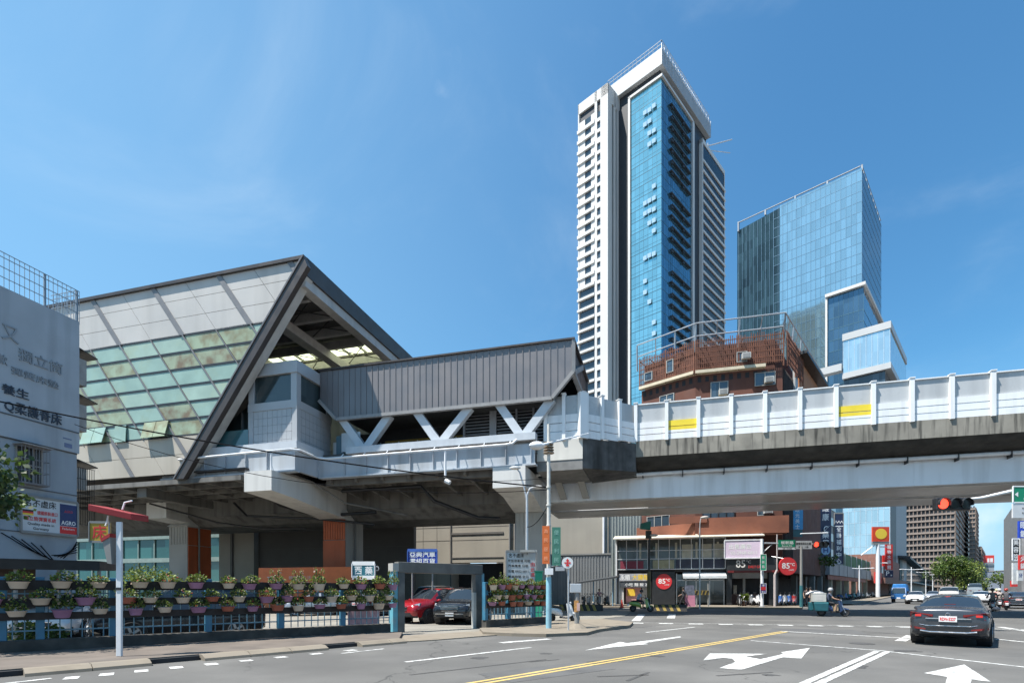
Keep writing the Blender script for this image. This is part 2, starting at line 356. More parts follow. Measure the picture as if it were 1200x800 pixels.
# pedestrian crossing edge: long line with dashes over it
mb = MB()
mb.poly(strip((700, 728.2), (1062, 733.5), .1))
for x in range(737, 1062, 35): mb.poly(strip((x, 728.8+(x-700)*.0148), (x+17, 728.8+(x+17-700)*.0148), .55, .0075))
mb.poly(strip((745, 727), (752, 719.5), .45)); mb.poly(strip((786, 724), (788, 718.6), .45)); mb.poly(strip((748, 719), (855, 719), .12)); mb.poly(strip((875, 719.2), (890, 720), .12))
mb.poly(strip((1062, 733.5), (1210, 737.5), .2))
struct('crossing_marking', mb, paint)
mb = MB()
for i in range(9):
    t = i/8; x = 75+t*330; y = 794-t*32
    mb.poly(strip((x, y), (x+18-6*t, y-1.2), .34 if i < 5 else .26))
mb.poly(strip((-20, 803), (60, 794), .12)); mb.poly(strip((400, 765), (450, 759.5), .1))
struct('slow_marking', mb, paint)
# darker resurfaced lanes and tar seams
mb = MB()
mb.poly([G(930, 719.5, .004), G(1068, 723, .004), G(1068, 728.5, .004), G(880, 724.5, .004)])
mb.poly([G(1010, 713, .004), G(1190, 714, .004), G(1230, 724, .004), G(985, 720, .004)])
mb.poly([G(560, 789, .004), G(668, 776, .004), G(722, 783, .004), G(600, 799, .004)]); mb.poly([G(905, 735.5, .004), G(1000, 737.5, .004), G(1020, 743, .004), G(900, 740, .004)])
struct('asphalt_patch', mb, M('fresh_asphalt', (.088, .087, .085), .85, var=.2, scale=1, bump=.2, bscale=60))
mb = MB()
for s in [((735, 797), (760, 787)), ((700, 792), (760, 790)), ((840, 791), (905, 787)), ((620, 775), (655, 772)), ((1050, 742), (1010, 739)), ((480, 790), (640, 772))]: mb.poly(strip(s[0], s[1], .07, .005))
mb.lathe(G(850, 731, .005), [(.001, 0), (.38, 0), (.38, .002), (.001, .002)], 20)
mb.lathe(G(1010, 753.5, .005), [(.001, 0), (.33, 0), (.33, .002), (.001, .002)], 20)
for x, y, r in ((700, 775, .3), (770, 768, .22), (1000, 780, .3), (560, 770, .25), (1060, 762, .35), (900, 790, .2), (640, 765, .18)):
    g_ = G(x, y, .0045); mb.poly([g_+Vector((math.cos(a*.524)*r*random.uniform(.5, 1.3), math.sin(a*.524)*r*random.uniform(.4, 1.1), 0)) for a in range(12)])
struct('tar_seam', mb, M('tar', (.06, .058, .056), .7))
# ================================================================== metro station (viaduct grid)
ZT, ZB, TF, SK, SV = 21.54, 9.15, 27.4, .72, .76
S0 = -20.49
def clipL(pts, fn):           # keep fn(u,z) >= 0
    out = []
    for i in range(len(pts)):
        a, b = pts[i], pts[(i+1) % len(pts)]; fa, fb = fn(*a), fn(*b)
        if fa >= 0: out.append(a)
        if fa*fb < 0: t = fa/(fa-fb); out.append((a[0]+(b[0]-a[0])*t, a[1]+(b[1]-a[1])*t))
    return out
verge = lambda s, z: S0-SV*(ZT-z)-s
left = lambda s, z: s+64
stn = thing('metro_station', 'elevated grey metro station with slanted glass and panel facade and big triangular gable', 'metro station', ST.to(-24, 36))
def cell(u0, u1, z0, z1, g=.03):
    q = [(u0+g+SK*(ZT-z0-g), z0+g), (u1-g+SK*(ZT-z0-g), z0+g), (u1-g+SK*(ZT-z1+g), z1-g), (u0+g+SK*(ZT-z1+g), z1-g)]
    q = clipL(clipL(q, verge), left); return q if len(q) > 2 else None
clad = M('facade_panel', (.47, .455, .43), .5, var=.08, scale=.25, streak=.3, scol=(.28, .27, .25), sscale=1)
clad2 = M('facade_panel_low', (.44, .4, .335), .55, var=.08, scale=.3, streak=.35, scol=(.28, .25, .2), sscale=1)
gl = [M('green_glass_%s' % n, c, .12, var=.12, scale=.8, blot=b, bcol=bc, bs=s, bt=t, spec=.7) for n, c, b, bc, s, t in (
    ('clear', (.29, .41, .345), .35, (.3, .34, .2), .7, (.52, .7)), ('pale', (.34, .45, .37), .5, (.38, .42, .25), .6, (.55, .75)),
    ('algae', (.33, .39, .26), .85, (.22, .17, .08), 1.1, (.42, .66)), ('brown', (.31, .35, .23), .9, (.19, .12, .06), 1.2, (.42, .64)))]
mu, ml, mg = MB(), MB(), MB()
zr = [ZT-.08, 20.42, 19.26, 18.1]; zg = [18.1-(18.1-11.6)/6*i for i in range(7)]; zl = [11.6, 10.4, ZB]
rg = random.Random(5)
for k in range(-6, 40):
    u1 = -21.6-2.65*(k-2); u0 = u1-2.65
    for a, b in zip(zr, zr[1:]):
        q = cell(u0, u1, b, a, .014)
        if q: mu.fface(ST, q, TF-.05, TF+.02)
    for i, (a, b) in enumerate(zip(zg, zg[1:])):
        q = cell(u0, u1, b, a, .05)
        if q: mg.fface(ST, q, TF-.02, TF+.02, rg.choices([0, 1, 2, 3], [5, 3, 2.8, 1.3])[0])
    for a, b in zip(zl, zl[1:]):
        q = cell(u0, u1, b, a, .014)
        if q: ml.fface(ST, q, TF-.05, TF+.02)
mu.build('upper_cladding', clad, stn); mg.build('glass_band', gl, stn); ml.build('lower_cladding', clad2, stn)
mb = MB(); q = clipL([(-64, ZB), (-20, ZB), (-20, ZT-.1), (-64, ZT-.1)], verge); mb.fface(ST, q, TF+.03, TF+.25)
mb.build('facade_backing', M('facade_shadow_gap', (.05, .055, .055), .7), stn)
# glazing bars between rows, diagonal ribs over the panels
mb = MB()
for z in zg: mb.fface(ST, clipL(clipL([(-64, z-.065), (0, z-.065), (0, z+.065), (-64, z+.065)], verge), left), TF-.05, TF+.03)
mb.build('glazing_bar', M('dark_grey_bar', (.025, .027, .03), .4), stn)
ribm = M('rib_grey', (.17, .17, .175), .45, var=.1)
for k in range(-4, 9):
    u = -21.6-5.3*k
    for z1, z0, wd in ((ZT-.08, 18.1, .19), (18.1, 11.6, .05), (11.6, ZB, .17)):
        q = [(u-wd+SK*(ZT-z0), z0), (u+wd+SK*(ZT-z0), z0), (u+wd+SK*(ZT-z1), z1), (u-wd+SK*(ZT-z1), z1)]
        q = clipL(clipL(q, verge), left)
        if len(q) > 2:
            mb = MB(); mb.fface(ST, q, TF-.11, TF-.02); mb.build('facade_rib', ribm, stn)
mb = MB()
for k in range(-4, 18):
    u = -24.25-5.3*(k-2); q = [(u-.03+SK*(ZT-11.6), 11.6), (u+.03+SK*(ZT-11.6), 11.6), (u+.03+SK*(ZT-18.1), 18.1), (u-.03+SK*(ZT-18.1), 18.1)]
    q = clipL(clipL(q, verge), left)
    if len(q) > 2: mb.fface(ST, q, TF-.1, TF-.02)
mb.build('mullion', ribm, stn)
# opened vents on the lowest glass row
for px in (113, 185, 150):
    s, _, z = ST.hitw(px, 503, TF); big = px != 150
    mb = MB(); wv = .98
    for j in ((0, 1) if big else (0,)):
        a = s-1.0+j*1.02; ang = R(15) if big else R(3)
        t1 = TF-.12-math.sin(ang)*1.15; zt = 12.66; zb = zt-1.12*math.cos(ang)
        mb.hexa([ST.to(a, TF-.12, zt), ST.to(a+wv, TF-.12, zt), ST.to(a+wv, t1, zb), ST.to(a, t1, zb)], [ST.to(a, TF-.07, zt), ST.to(a+wv, TF-.07, zt), ST.to(a+wv, t1+.05, zb), ST.to(a, t1+.05, zb)])
    mb.build('vent_window', gl[0] if px != 185 else gl[2], stn)
# top edge and verge leg of the gable
mb = MB(); mb.fbox(ST, -64, S0+.02, TF-.22, TF+.3, ZT-.08, ZT+.12); mb.build('ridge_cap', brown, stn)
def lz(z, off=0): return S0-SV*(ZT-z)+off
zb2 = 8.75
mb = MB(); mb.fface(ST, [(lz(zb2, .02), zb2), (lz(zb2, .82), zb2), (lz(20.9, .82), 20.9), (S0+.02, ZT+.1), (lz(ZT, .02), ZT)], TF-.3, TF+.05)
mb.fbox(ST, S0-.2, S0+.06, TF+.05, 43.6, 20.55, ZT+.1)
mb.build('gable_fascia', brown, stn)
mb = MB(); mb.fface(ST, [(lz(zb2, .1), zb2), (lz(zb2, .84), zb2), (lz(20.5, .84), 20.5), (lz(20.5, .1), 20.5)], TF+.06, TF+.62)
mb.fbox(ST, S0-.75, S0-.08, TF+.1, 43.4, 19.95, 20.53)
mb.build('gable_beam', M('gable_soffit', (.46, .45, .43), .5, var=.06, streak=.3), stn)
mb = MB(); mb.fface(ST, [(lz(zb2, -.02), zb2), (lz(zb2, .1), zb2), (lz(ZT, .1), ZT), (lz(ZT, -.02), ZT)], TF-.36, TF-.3); mb.build('verge_flashing', M('flashing', (.16, .15, .15), .35, .3), stn)
# flat roof with skylight
roofm = M('roof_underside', (.13, .125, .12), .7, var=.15)
mb = MB(); mb.fbox(ST, -64, S0-.25, TF+.3, 36.2, 21.05, 21.45); mb.fbox(ST, -64, S0-.25, 38.9, 43.4, 21.05, 21.45); mb.build('roof_deck', roofm, stn)
skm = bpy.data.materials.new('skylight_sheet'); skm.use_nodes = True; sn = skm.node_tree
tr = sn.nodes.new('ShaderNodeBsdfTranslucent'); tr.inputs[0].default_value = (.85, .87, .68, 1); sn.links.new(tr.outputs[0], sn.nodes['Material Output'].inputs[0])
mb = MB(); mb.fbox(ST, -64, S0-.25, 36.2, 38.9, 21.2, 21.24); mb.build('skylight', skm, stn)
mb = MB()
for s in range(9): mb.fbox(ST, -23.2-s*1.5, -23.1-s*1.5, 36.2, 38.9, 21.02, 21.19)
mb.build('skylight_bar', grey, stn)
for t in (29.6, 32.0, 34.2, 36.05, 39.05, 41.0, 42.8):
    mb = MB(); mb.fbox(ST, -64, S0-1.32, t-.14, t+.14, 20.35, 20.95); mb.build('purlin', M('purlin_grey', (.42, .41, .4), .6), stn)
for s in (-25.2, -31, -37):
    mb = MB(); mb.fbox(ST, s-.4, s+.4, TF+.4, 43.1, 19.7, 20.33); mb.build('rafter', M('rafter_grey', (.56, .55, .53), .6), stn)
mb = MB()
for t0, t1 in ((29.6, 32), (32, 34.2), (36.05, 39.05)):
    for s in (-25, -28.5): mb.tube(ST.to(s, t0, 20.5), ST.to(s+3.3, t1, 20.5), .035); mb.tube(ST.to(s+3.3, t0, 20.5), ST.to(s, t1, 20.5), .035)
mb.build('tie_rod', black, stn)
mb = MB(); q = [(-64, 9), (-30, 9), (S0-.3, ZT), (-64, ZT)]; mb.fface(ST, q, 43.2, 43.4); mb.build('rear_facade', clad, stn)
mb = MB(); mb.fbox(ST, -60, S0-2, 42.7, 43.0, 13, 19); mb.build('rear_louvre', grey, stn)
# glazing and stair flank inside the gable, left of the lift block
gdark = glassy('station_glass', (.045, .065, .07), .08, var=.3, size=(1.4, 1.4, 2), spec=.8)
mb = MB(); mb.fbox(ST, -34, -25.3, 29.4, 29.5, 10.7, 15.9); mb.build('concourse_glass', gdark, stn)
mb = MB()
for s in (-26.9, -28.4, -29.9): mb.fbox(ST, s-.04, s+.04, 29.3, 29.39, 10.7, 15.9)
mb.fbox(ST, -34, -25.3, 29.3, 29.4, 12.0, 12.1); mb.build('concourse_frame', galv, stn)
mb = MB(); mb.fface(ST, [(-30.6, 11.0), (-25.3, 14.3), (-25.3, 15.1), (-30.6, 11.8)], 28.6, 29.1); mb.build('stair_flank', M('stair_soffit', (.11, .105, .1), .6), stn)
mb = MB(); mb.fbox(ST, -29.6, -25.4, 28.2, 28.23, 10.75, 11.9); mb.build('glass_balustrade', glassy('teal_glass', (.05, .13, .14), .08, var=.2, size=(1, 1, 2)), stn)
# lift block
tile = M('lift_tile', (.4, .41, .42), .4, var=.06, scale=.8)
la, lb, lt = -25.4, -21.8, 28.3
def tiles(mb, fr, u0, u1, w, z0, z1, nu, nz, side=None):
    for i in range(nu):
        for j in range(nz):
            a = u0+(u1-u0)*i/nu+.008; b = u0+(u1-u0)*(i+1)/nu-.008; c = z0+(z1-z0)*j/nz+.008; d = z0+(z1-z0)*(j+1)/nz-.008
            if side is None: mb.fbox(fr, a, b, w-.03, w, c, d)
            else: mb.fbox(fr, w, w+.03, a, b, c, d)
mb = MB(); mb.fbox(ST, la, lb, lt, 31.8, 10.5, 13.45); mb.fbox(ST, la+.35, lb-.35, lt+.4, 31.4, 13.45, 15.25); mb.build('lift_core', M('lift_core_grey', (.12, .13, .14), .6), stn)
mb = MB(); tiles(mb, ST, la, lb, lt, 10.6, 13.0, 10, 5); tiles(mb, ST, lt+.02, 31.8, lb, 10.6, 13.0, 9, 5, 1); mb.build('lift_cladding', tile, stn)
mb = MB()
mb.fbox(ST, la-.02, lb+.06, lt-.08, 31.85, 13.0, 13.5); mb.fbox(ST, la-.02, lb+.1, lt-.12, 31.9, 15.2, 15.95)
for s in (la+.0, lb-.4): mb.fbox(ST, s, s+.42, lt-.05, lt+.37, 13.5, 15.2)
mb.fbox(ST, lb-.4, lb+.02, 31.4, 31.8, 13.5, 15.2); mb.fbox(ST, la-.02, la+.35, lt-.06, lt+.2, 10.6, 13.0); mb.fbox(ST, lb-.3, lb+.05, lt-.06, lt+.2, 10.6, 13.0)
mb.build('lift_trim', tile, stn)
mb = MB(); mb.fbox(ST, la+.4, lb-.4, lt+.05, lt+.08, 13.5, 15.2); mb.fbox(ST, lb-.1, lb-.07, lt+.37, 31.4, 13.5, 15.2); mb.build('lift_glass', gdark, stn)
# deck: slab, front beams with flange, jog in plan
bz0, bz1 = 9.0, 10.2
mb = MB()
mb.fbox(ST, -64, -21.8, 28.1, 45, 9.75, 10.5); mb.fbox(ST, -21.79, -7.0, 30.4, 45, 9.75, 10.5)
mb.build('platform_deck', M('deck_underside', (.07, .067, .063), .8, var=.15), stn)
mb = MB()
mb.fbox(ST, -32, -21.6, 27.86, 28.08, bz0, bz1); mb.fbox(ST, -21.82, -21.6, 28.08, 30.2, bz0, bz1); mb.fbox(ST, -21.6, -7.0, 30.2, 30.4, bz0, bz1)
for a, b, t in ((-32, -21.5, 27.7), (-21.5, -6.9, 30.05)): mb.fbox(ST, a, b, t, t+.5, bz0-.1, bz0-.002)
for s in (-30, -28.4, -26.8, -25.2, -23.6): mb.fbox(ST, s-.015, s+.015, 27.74, 27.86, bz0, bz1)
for i in range(9): mb.fbox(ST, -19.6+i*1.55, -19.57+i*1.55, 30.08, 30.2, bz0, bz1)
mb.build('edge_girder', steelblue, stn)
mb = MB()
mb.fbox(ST, -31, -21.4, 27.75, 28.2, 10.32, 10.78); mb.fbox(ST, -21.79, -21.4, 28.2, 30.5, 10.32, 10.78)
mb.fbox(ST, -19.4, -6.9, 29.95, 30.5, 10.36, 10.78); mb.build('platform_kerb', M('pale_steel', (.5, .53, .56), .35, var=.06, streak=.15), stn)
mb = MB(); mb.fbox(ST, -31, -21.65, 28.1, 28.14, 10.2, 10.32); mb.fbox(ST, -21.7, -6.9, 30.3, 30.34, 10.2, 10.36); mb.build('kerb_shadow_gap', grey, stn)
mb = MB(); mb.path([ST.to(-30, 27.3, 10.05), ST.to(-24, 27.3, 10.12), ST.to(-21.5, 27.3, 10.12), ST.to(-21.1, 27.6, 10.12), ST.to(-21.0, 29.3, 10.05), ST.to(-20.6, 29.65, 10.05), ST.to(-8.6, 29.65, 10.08), ST.to(-8.2, 29.75, 10.15), ST.to(-8.0, 29.9, 10.4)], .07, 8)
for s in (-29, -27.2, -25.4, -23.6): mb.tube(ST.to(s, 27.3, 10.08), ST.to(s, 27.8, 10.3), .03)
for i in range(8): mb.tube(ST.to(-19.6+i*1.6, 29.65, 10.06), ST.to(-19.6+i*1.6, 30.0, 10.36), .03)
mb.tube(ST.to(-22.9, 27.35, 8.9), ST.to(-22.9, 27.35, 10.1), .06); mb.tube(ST.to(-12.4, 29.7, 8.4), ST.to(-12.4, 29.7, 10.05), .07); mb.tube(ST.to(-12.4, 29.7, 8.2), ST.to(-12.1, 29.7, 8.05), .14)
mb.build('drain_pipe', white, stn, smooth=True)
# folded metal canopy
c0, c1, cz0, cz1, ct0, ct1 = -21.7, -4.75, 12.8, 16.1, 30.5, 37
prof = [(c0, 14.15), (c0+1.3, cz0), (c1-1.25, cz0), (c1, 14.2), (c1, cz1), (c0, cz1)]
seam = M('canopy_seam_metal', (.19, .178, .18), .42, .35, var=.05, scale=.3)
mb = MB(); mb.fface(ST, prof, ct0, ct0+.12); mb.fface(ST, prof, ct1-.12, ct1)
n = 40
for i in range(n+1):
    s = c0+.12+(c1-c0-.24)*i/n
    lo = cz0
    if s < c0+1.3: lo = 14.15-(s-c0)/1.3*1.35
    if s > c1-1.25: lo = cz0+(s-c1+1.25)/1.25*1.4
    mb.fbox(ST, s-.022, s+.022, ct0-.035, ct0, lo, cz1-.02)
mb.build('canopy_cladding', seam, stn)
mb = MB(); mb.fbox(ST, c0-.05, c1+.08, ct0-.12, ct1+.12, cz1, cz1+.1); mb.build('canopy_roof', brown, stn)
mb = MB(); mb.fbox(ST, c0+1.2, c1-1.2, ct0+.12, ct1-.12, cz0+.3, cz0+.42); mb.build('canopy_ceiling', M('ceiling_dark', (.07, .068, .066), .7), stn)
mb = MB()
ring = [prof[3], prof[2], prof[1], prof[0]]
for a, b in zip(ring, ring[1:]): mb.bar(ST.to(a[0], ct0-.05, a[1]), ST.to(b[0], ct0-.05, b[1]), .26, .2)
for s, z in (prof[3], prof[2]): mb.bar(ST.to(s, ct0, z), ST.to(s, ct1, z), .22, .22)
mb.bar(ST.to(c1, ct0, 14.2), ST.to(c1, ct0+3.5, 15.9), .22, .3); mb.bar(ST.to(c1, ct0, 14.2), ST.to(c1, ct0, cz1), .2, .16)
mb.build('canopy_trim', M('trim_grey', (.26, .255, .25), .45), stn)
mb = MB(); mb.fbox(ST, c1-.25, c1-.1, ct0+.1, ct1-.1, 14.3, cz1-.05); mb.build('canopy_end', brown, stn)
for xs in ((402, 428, 457), (489, 516, 551), (585, 613, 647)):
    mb = MB(); t = 30.75
    a = ST.hitw(xs[0], 0, t)[0]; b = ST.hitw(xs[1], 0, t)[0]; c = ST.hitw(xs[2], 0, t)[0]
    mb.bar(ST.to(a, t, cz0+.05), ST.to(b-.1, t, 10.8), .5, .4, ST.w); mb.bar(ST.to(c, t+.02, cz0+.05), ST.to(b+.1, t+.02, 10.8), .5, .4, ST.w)
    mb.build('v_brace', M('brace_steel', (.5, .53, .56), .4, var=.08), stn)
# platform behind the braces
mb = MB(); mb.fbox(ST, -21.6, -12.2, 34.5, 34.7, 10.5, 13); mb.build('platform_wall', M('platform_dark', (.04, .042, .045), .6), stn)
mb = MB(); mb.fbox(ST, -19, -12.3, 34.3, 34.34, 11.9, 12.3); mb.build('yellow_band', M('yellow_strip', (.45, .32, .06), .5), stn)
mb = MB(); mb.fbox(ST, -18.6, -12.4, 33.0, 33.03, 10.5, 11.75); mb.fbox(ST, -20.8, -19.6, 31, 31.03, 10.5, 11.9); mb.build('platform_screen', glassy('screen_glass', (.06, .12, .15), .06, var=.3, size=(1.2, 1.2, 3)), stn)
mb = MB()
for s in (-18.6, -17.2, -15.8, -14.4, -13.0): mb.fbox(ST, s-.03, s+.03, 32.94, 33.0, 10.5, 11.8)
mb.fbox(ST, -20.3, -18.9, 30.85, 30.9, 10.75, 12.0); mb.fbox(ST, -21.3, -20.4, 31.4, 31.45, 10.6, 11.6); mb.build('platform_frame', galv, stn)
mb = MB(); mb.fbox(ST, -12.1, -6.6, 32.4, 32.5, 10.6, 12.95); mb.build('louvre_backing', dark, stn)
mb = MB()
for i in range(11): mb.hexa([ST.to(-12.1, 32.15, 10.75+i*.2), ST.to(-6.6, 32.15, 10.75+i*.2), ST.to(-6.6, 32.3, 10.85+i*.2), ST.to(-12.1, 32.3, 10.85+i*.2)], [ST.to(-12.1, 32.15, 10.79+i*.2), ST.to(-6.6, 32.15, 10.79+i*.2), ST.to(-6.6, 32.3, 10.89+i*.2), ST.to(-12.1, 32.3, 10.89+i*.2)])
for s in (-12.1, -10.3, -8.6, -7.5): mb.fbox(ST, s-.06, s+.06, 32.05, 32.2, 10.6, 12.95)
mb.fbox(ST, -10.35, -9.9, 32.0, 32.1, 10.6, 12.95)
mb.build('louvre', M('louvre_grey', (.3, .3, .31), .5), stn)
# underside: main girder, cross ribs, soffit grid under the overhang
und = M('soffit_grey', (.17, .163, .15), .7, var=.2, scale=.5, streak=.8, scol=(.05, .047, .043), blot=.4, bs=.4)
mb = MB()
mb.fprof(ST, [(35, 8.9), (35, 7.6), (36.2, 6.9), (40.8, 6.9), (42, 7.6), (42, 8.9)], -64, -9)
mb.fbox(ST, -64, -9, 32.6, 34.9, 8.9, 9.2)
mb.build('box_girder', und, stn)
mb = MB()
for i in range(7): mb.fprof(ST, [(30.6, 9.0), (30.6, 8.7), (35, 8.2), (35, 9.0)], -21+i*1.9-.09, -21+i*1.9+.09)
mb.fbox(ST, -21.5, -9, 30.9, 31.15, 8.55, 9.7); mb.fbox(ST, -21.5, -9, 32.9, 33.1, 8.6, 9.7)
mb.build('deck_rib', und, stn)
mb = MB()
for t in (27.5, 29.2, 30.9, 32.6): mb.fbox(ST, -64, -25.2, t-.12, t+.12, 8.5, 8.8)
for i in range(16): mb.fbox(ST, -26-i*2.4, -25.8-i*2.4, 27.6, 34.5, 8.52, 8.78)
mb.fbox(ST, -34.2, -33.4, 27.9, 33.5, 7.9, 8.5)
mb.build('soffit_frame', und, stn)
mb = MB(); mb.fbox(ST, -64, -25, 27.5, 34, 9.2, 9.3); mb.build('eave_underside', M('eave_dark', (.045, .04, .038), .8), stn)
mb = MB()
mb.path([ST.to(-21, 32, 8.4), ST.to(-15, 31.8, 8.4), ST.to(-14.6, 33, 7.6), ST.to(-12, 34.6, 6.6), ST.to(-10.5, 34.8, 6.5)], .12, 8)
mb.path([ST.to(-31, 33, 8.2), ST.to(-31, 34.3, 7.4), ST.to(-28, 34.6, 7.2), ST.to(-25, 34.6, 7.0), ST.to(-20, 34.6, 6.4)], .09, 8)
mb.path([ST.to(-38, 32, 8.3), ST.to(-34, 34.4, 7.0), ST.to(-30, 34.7, 6.4), ST.to(-26, 34.8, 6.3)], .07, 8)
mb.path([ST.to(-24.8, 28.5, 8.2), ST.to(-24.9, 30.5, 7.4), ST.to(-24.4, 34, 7.1), ST.to(-20, 34.8, 7.3)], .12, 8)
mb.build('service_pipe', black, stn, smooth=True)
mb = MB(); mb.path([ST.to(-22.5, 28.0, 8.95), ST.to(-22.4, 30.6, 8.85), ST.to(-21.2, 32.6, 7.7), ST.to(-17.5, 34.8, 7.0)], .07, 8); mb.build('rain_pipe', und, stn)
# pier heads and piers
orange = M('orange_panel', (.42, .095, .03), .55, var=.12, scale=.6, streak=.3)
for sc_, t0 in ((-38.5, 33), (-23.6, 27.0), (-8.5, 30.0)):
    mb = MB(); zlo = 7.65 if sc_ != -38.5 else 7.3
    mb.fprof(ST, [(t0, 8.88), (t0, zlo), (t0+2.2, zlo-.15), (34.8, 6.9), (37.6, 6.9), (37.6, 8.88)], sc_-1.0, sc_+1.0); mb.build('pier_head', M('pier_white', (.62, .61, .58), .6, var=.06, scale=.4, streak=.3), stn)
    mb = MB(); mb.fbox(ST, sc_-.95, sc_+.95, 35, 37.4, 0, 6.9)
    for i in range(6): mb.fbox(ST, sc_-.85+i*.3, sc_-.7+i*.3, 34.96, 35, 5.4, 6.85)
    mb.build('pier', concl, stn)
    if sc_ < -10:
        mb = MB()
        if sc_ > -30:
            mb.fbox(ST, sc_-.94, sc_+.94, 34.88, 34.95, 0, 5.35)
            for i in range(9): mb.fbox(ST, sc_-.94+i*.2111, sc_-.94+i*.2111+.17, 34.9, 34.95, 5.4, 6.9)
        else:
            mb.fbox(ST, sc_+.96, sc_+1.02, 35.05, 37.35, 0, 5.3); mb.fbox(ST, sc_+.96, sc_+1.0, 35.05, 37.35, 5.35, 6.8)
        mb.build('orange_cladding', orange, stn)
        mb = MB(); mb.tube(ST.to(sc_+1.12, 36, .2), ST.to(sc_+1.12, 36, 7.2), .08); mb.build('downpipe', und, stn)
# ================================================================== viaduct to the right
girdm = M('girder_steel', (.74, .76, .78), .45, var=.08, scale=.3, streak=.5, scol=(.42, .42, .41), sscale=1.6)
via = thing('viaduct', 'long steel and concrete metro viaduct crossing over the road', 'viaduct', ST.to(12, 38))
mb = MB(); mb.fprof(ST, [(35.6, 9.3), (35.6, 7.6), (36.0, 7.55), (39.0, 7.55), (39.2, 7.6), (39.2, 9.3)], -8, 60)
for i in range(8): mb.fbox(ST, -2.2+8.2*i, -2.17+8.2*i, 35.585, 35.6, 7.62, 9.28)
mb.build('girder', girdm, via)
mb = MB(); mb.fprof(ST, [(39.9, 9.3), (39.9, 7.6), (40.1, 7.55), (43.4, 7.55), (43.7, 7.6), (43.7, 9.3)], -8, 60); mb.build('girder', girdm, via)
mb = MB(); mb.fbox(ST, -8, 60, 35.9, 39.05, 7.52, 7.545); mb.fbox(ST, -8, 60, 40.1, 43.4, 7.52, 7.545)
mb.build('girder_soffit', M('soffit_mottled', (.5, .47, .44), .35, .2, var=.3, scale=.16, blot=.7, bcol=(.3, .27, .24), bs=.3), via)  # large blotches paint in mottled reflections on the girder bottoms
corner = [(-7.05, 31.0), (-4.29, 31.0), (-1.37, 33.78), (60, 33.78)]
mb = MB()
mb.hexa([ST.to(a, b, 9.3) for a, b in ((-7.05, 31.0), (-4.29, 31.0), (-4.29, 35), (-7.05, 35))], [ST.to(a, b, 10.5) for a, b in ((-7.05, 31.0), (-4.29, 31.0), (-4.29, 35), (-7.05, 35))]); mb.build('platform_end_slab', M('slab_pale', (.6, .575, .52), .75, var=.1, scale=.5, streak=.35, scol=(.3, .29, .26)), via)
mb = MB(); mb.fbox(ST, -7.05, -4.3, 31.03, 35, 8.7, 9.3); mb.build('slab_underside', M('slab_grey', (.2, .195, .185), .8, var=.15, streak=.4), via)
mb = MB()      # chamfered stained corner
mb.hexa([ST.to(-4.28, 31.02, 8.75), ST.to(-1.37, 33.8, 8.95), ST.to(-1.37, 36, 8.95), ST.to(-4.28, 36, 8.75)], [ST.to(-4.28, 31.02, 10.5), ST.to(-1.37, 33.8, 10.72), ST.to(-1.37, 36, 10.72), ST.to(-4.28, 36, 10.5)])
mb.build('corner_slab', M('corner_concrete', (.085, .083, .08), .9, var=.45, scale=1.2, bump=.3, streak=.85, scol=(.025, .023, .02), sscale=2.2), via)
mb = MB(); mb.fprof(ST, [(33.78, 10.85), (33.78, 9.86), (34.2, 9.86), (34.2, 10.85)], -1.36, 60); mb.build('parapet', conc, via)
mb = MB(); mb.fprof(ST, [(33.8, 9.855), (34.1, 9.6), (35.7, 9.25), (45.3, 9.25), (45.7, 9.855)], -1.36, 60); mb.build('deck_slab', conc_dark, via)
mb = MB(); mb.fprof(ST, [(45.2, 13.1), (45.2, 9.86), (45.6, 9.86), (45.6, 13.1)], -1.36, 60); mb.build('rear_parapet', concl, via)
mb = MB(); mb.path([ST.to(-7.6, 33, 8.9), ST.to(-6.4, 32.4, 9.0), ST.to(-5.6, 32.2, 9.0), ST.to(-1.2, 35.2, 9.05), ST.to(0, 35.3, 9.1), ST.to(60, 35.3, 9.15)], .11, 8)
mb.build('drain_pipe', white, via, smooth=True)
mb = MB()
for i in range(24): mb.fbox(ST, -1+i*2.45, -.95+i*2.45, 35.15, 35.6, 8.85, 9.2)
mb.build('pipe_bracket', black, via)
mb = MB()
for s in (-6.4, -4.9): mb.hexa([ST.to(s, 35.3, 7.75), ST.to(s+.45, 35.3, 7.75), ST.to(s+.45, 35.6, 7.75), ST.to(s, 35.6, 7.75)], [ST.to(s-.35, 34.2, 9.2), ST.to(s+.1, 34.2, 9.2), ST.to(s+.1, 34.5, 9.2), ST.to(s-.35, 34.5, 9.2)])
mb.build('stiffener', concl, via)
for s in (43.0,):
    mb = MB(); mb.fbox(ST, s-1, s+1, 38, 41, 0, 7.5); mb.build('pier', concl, via)
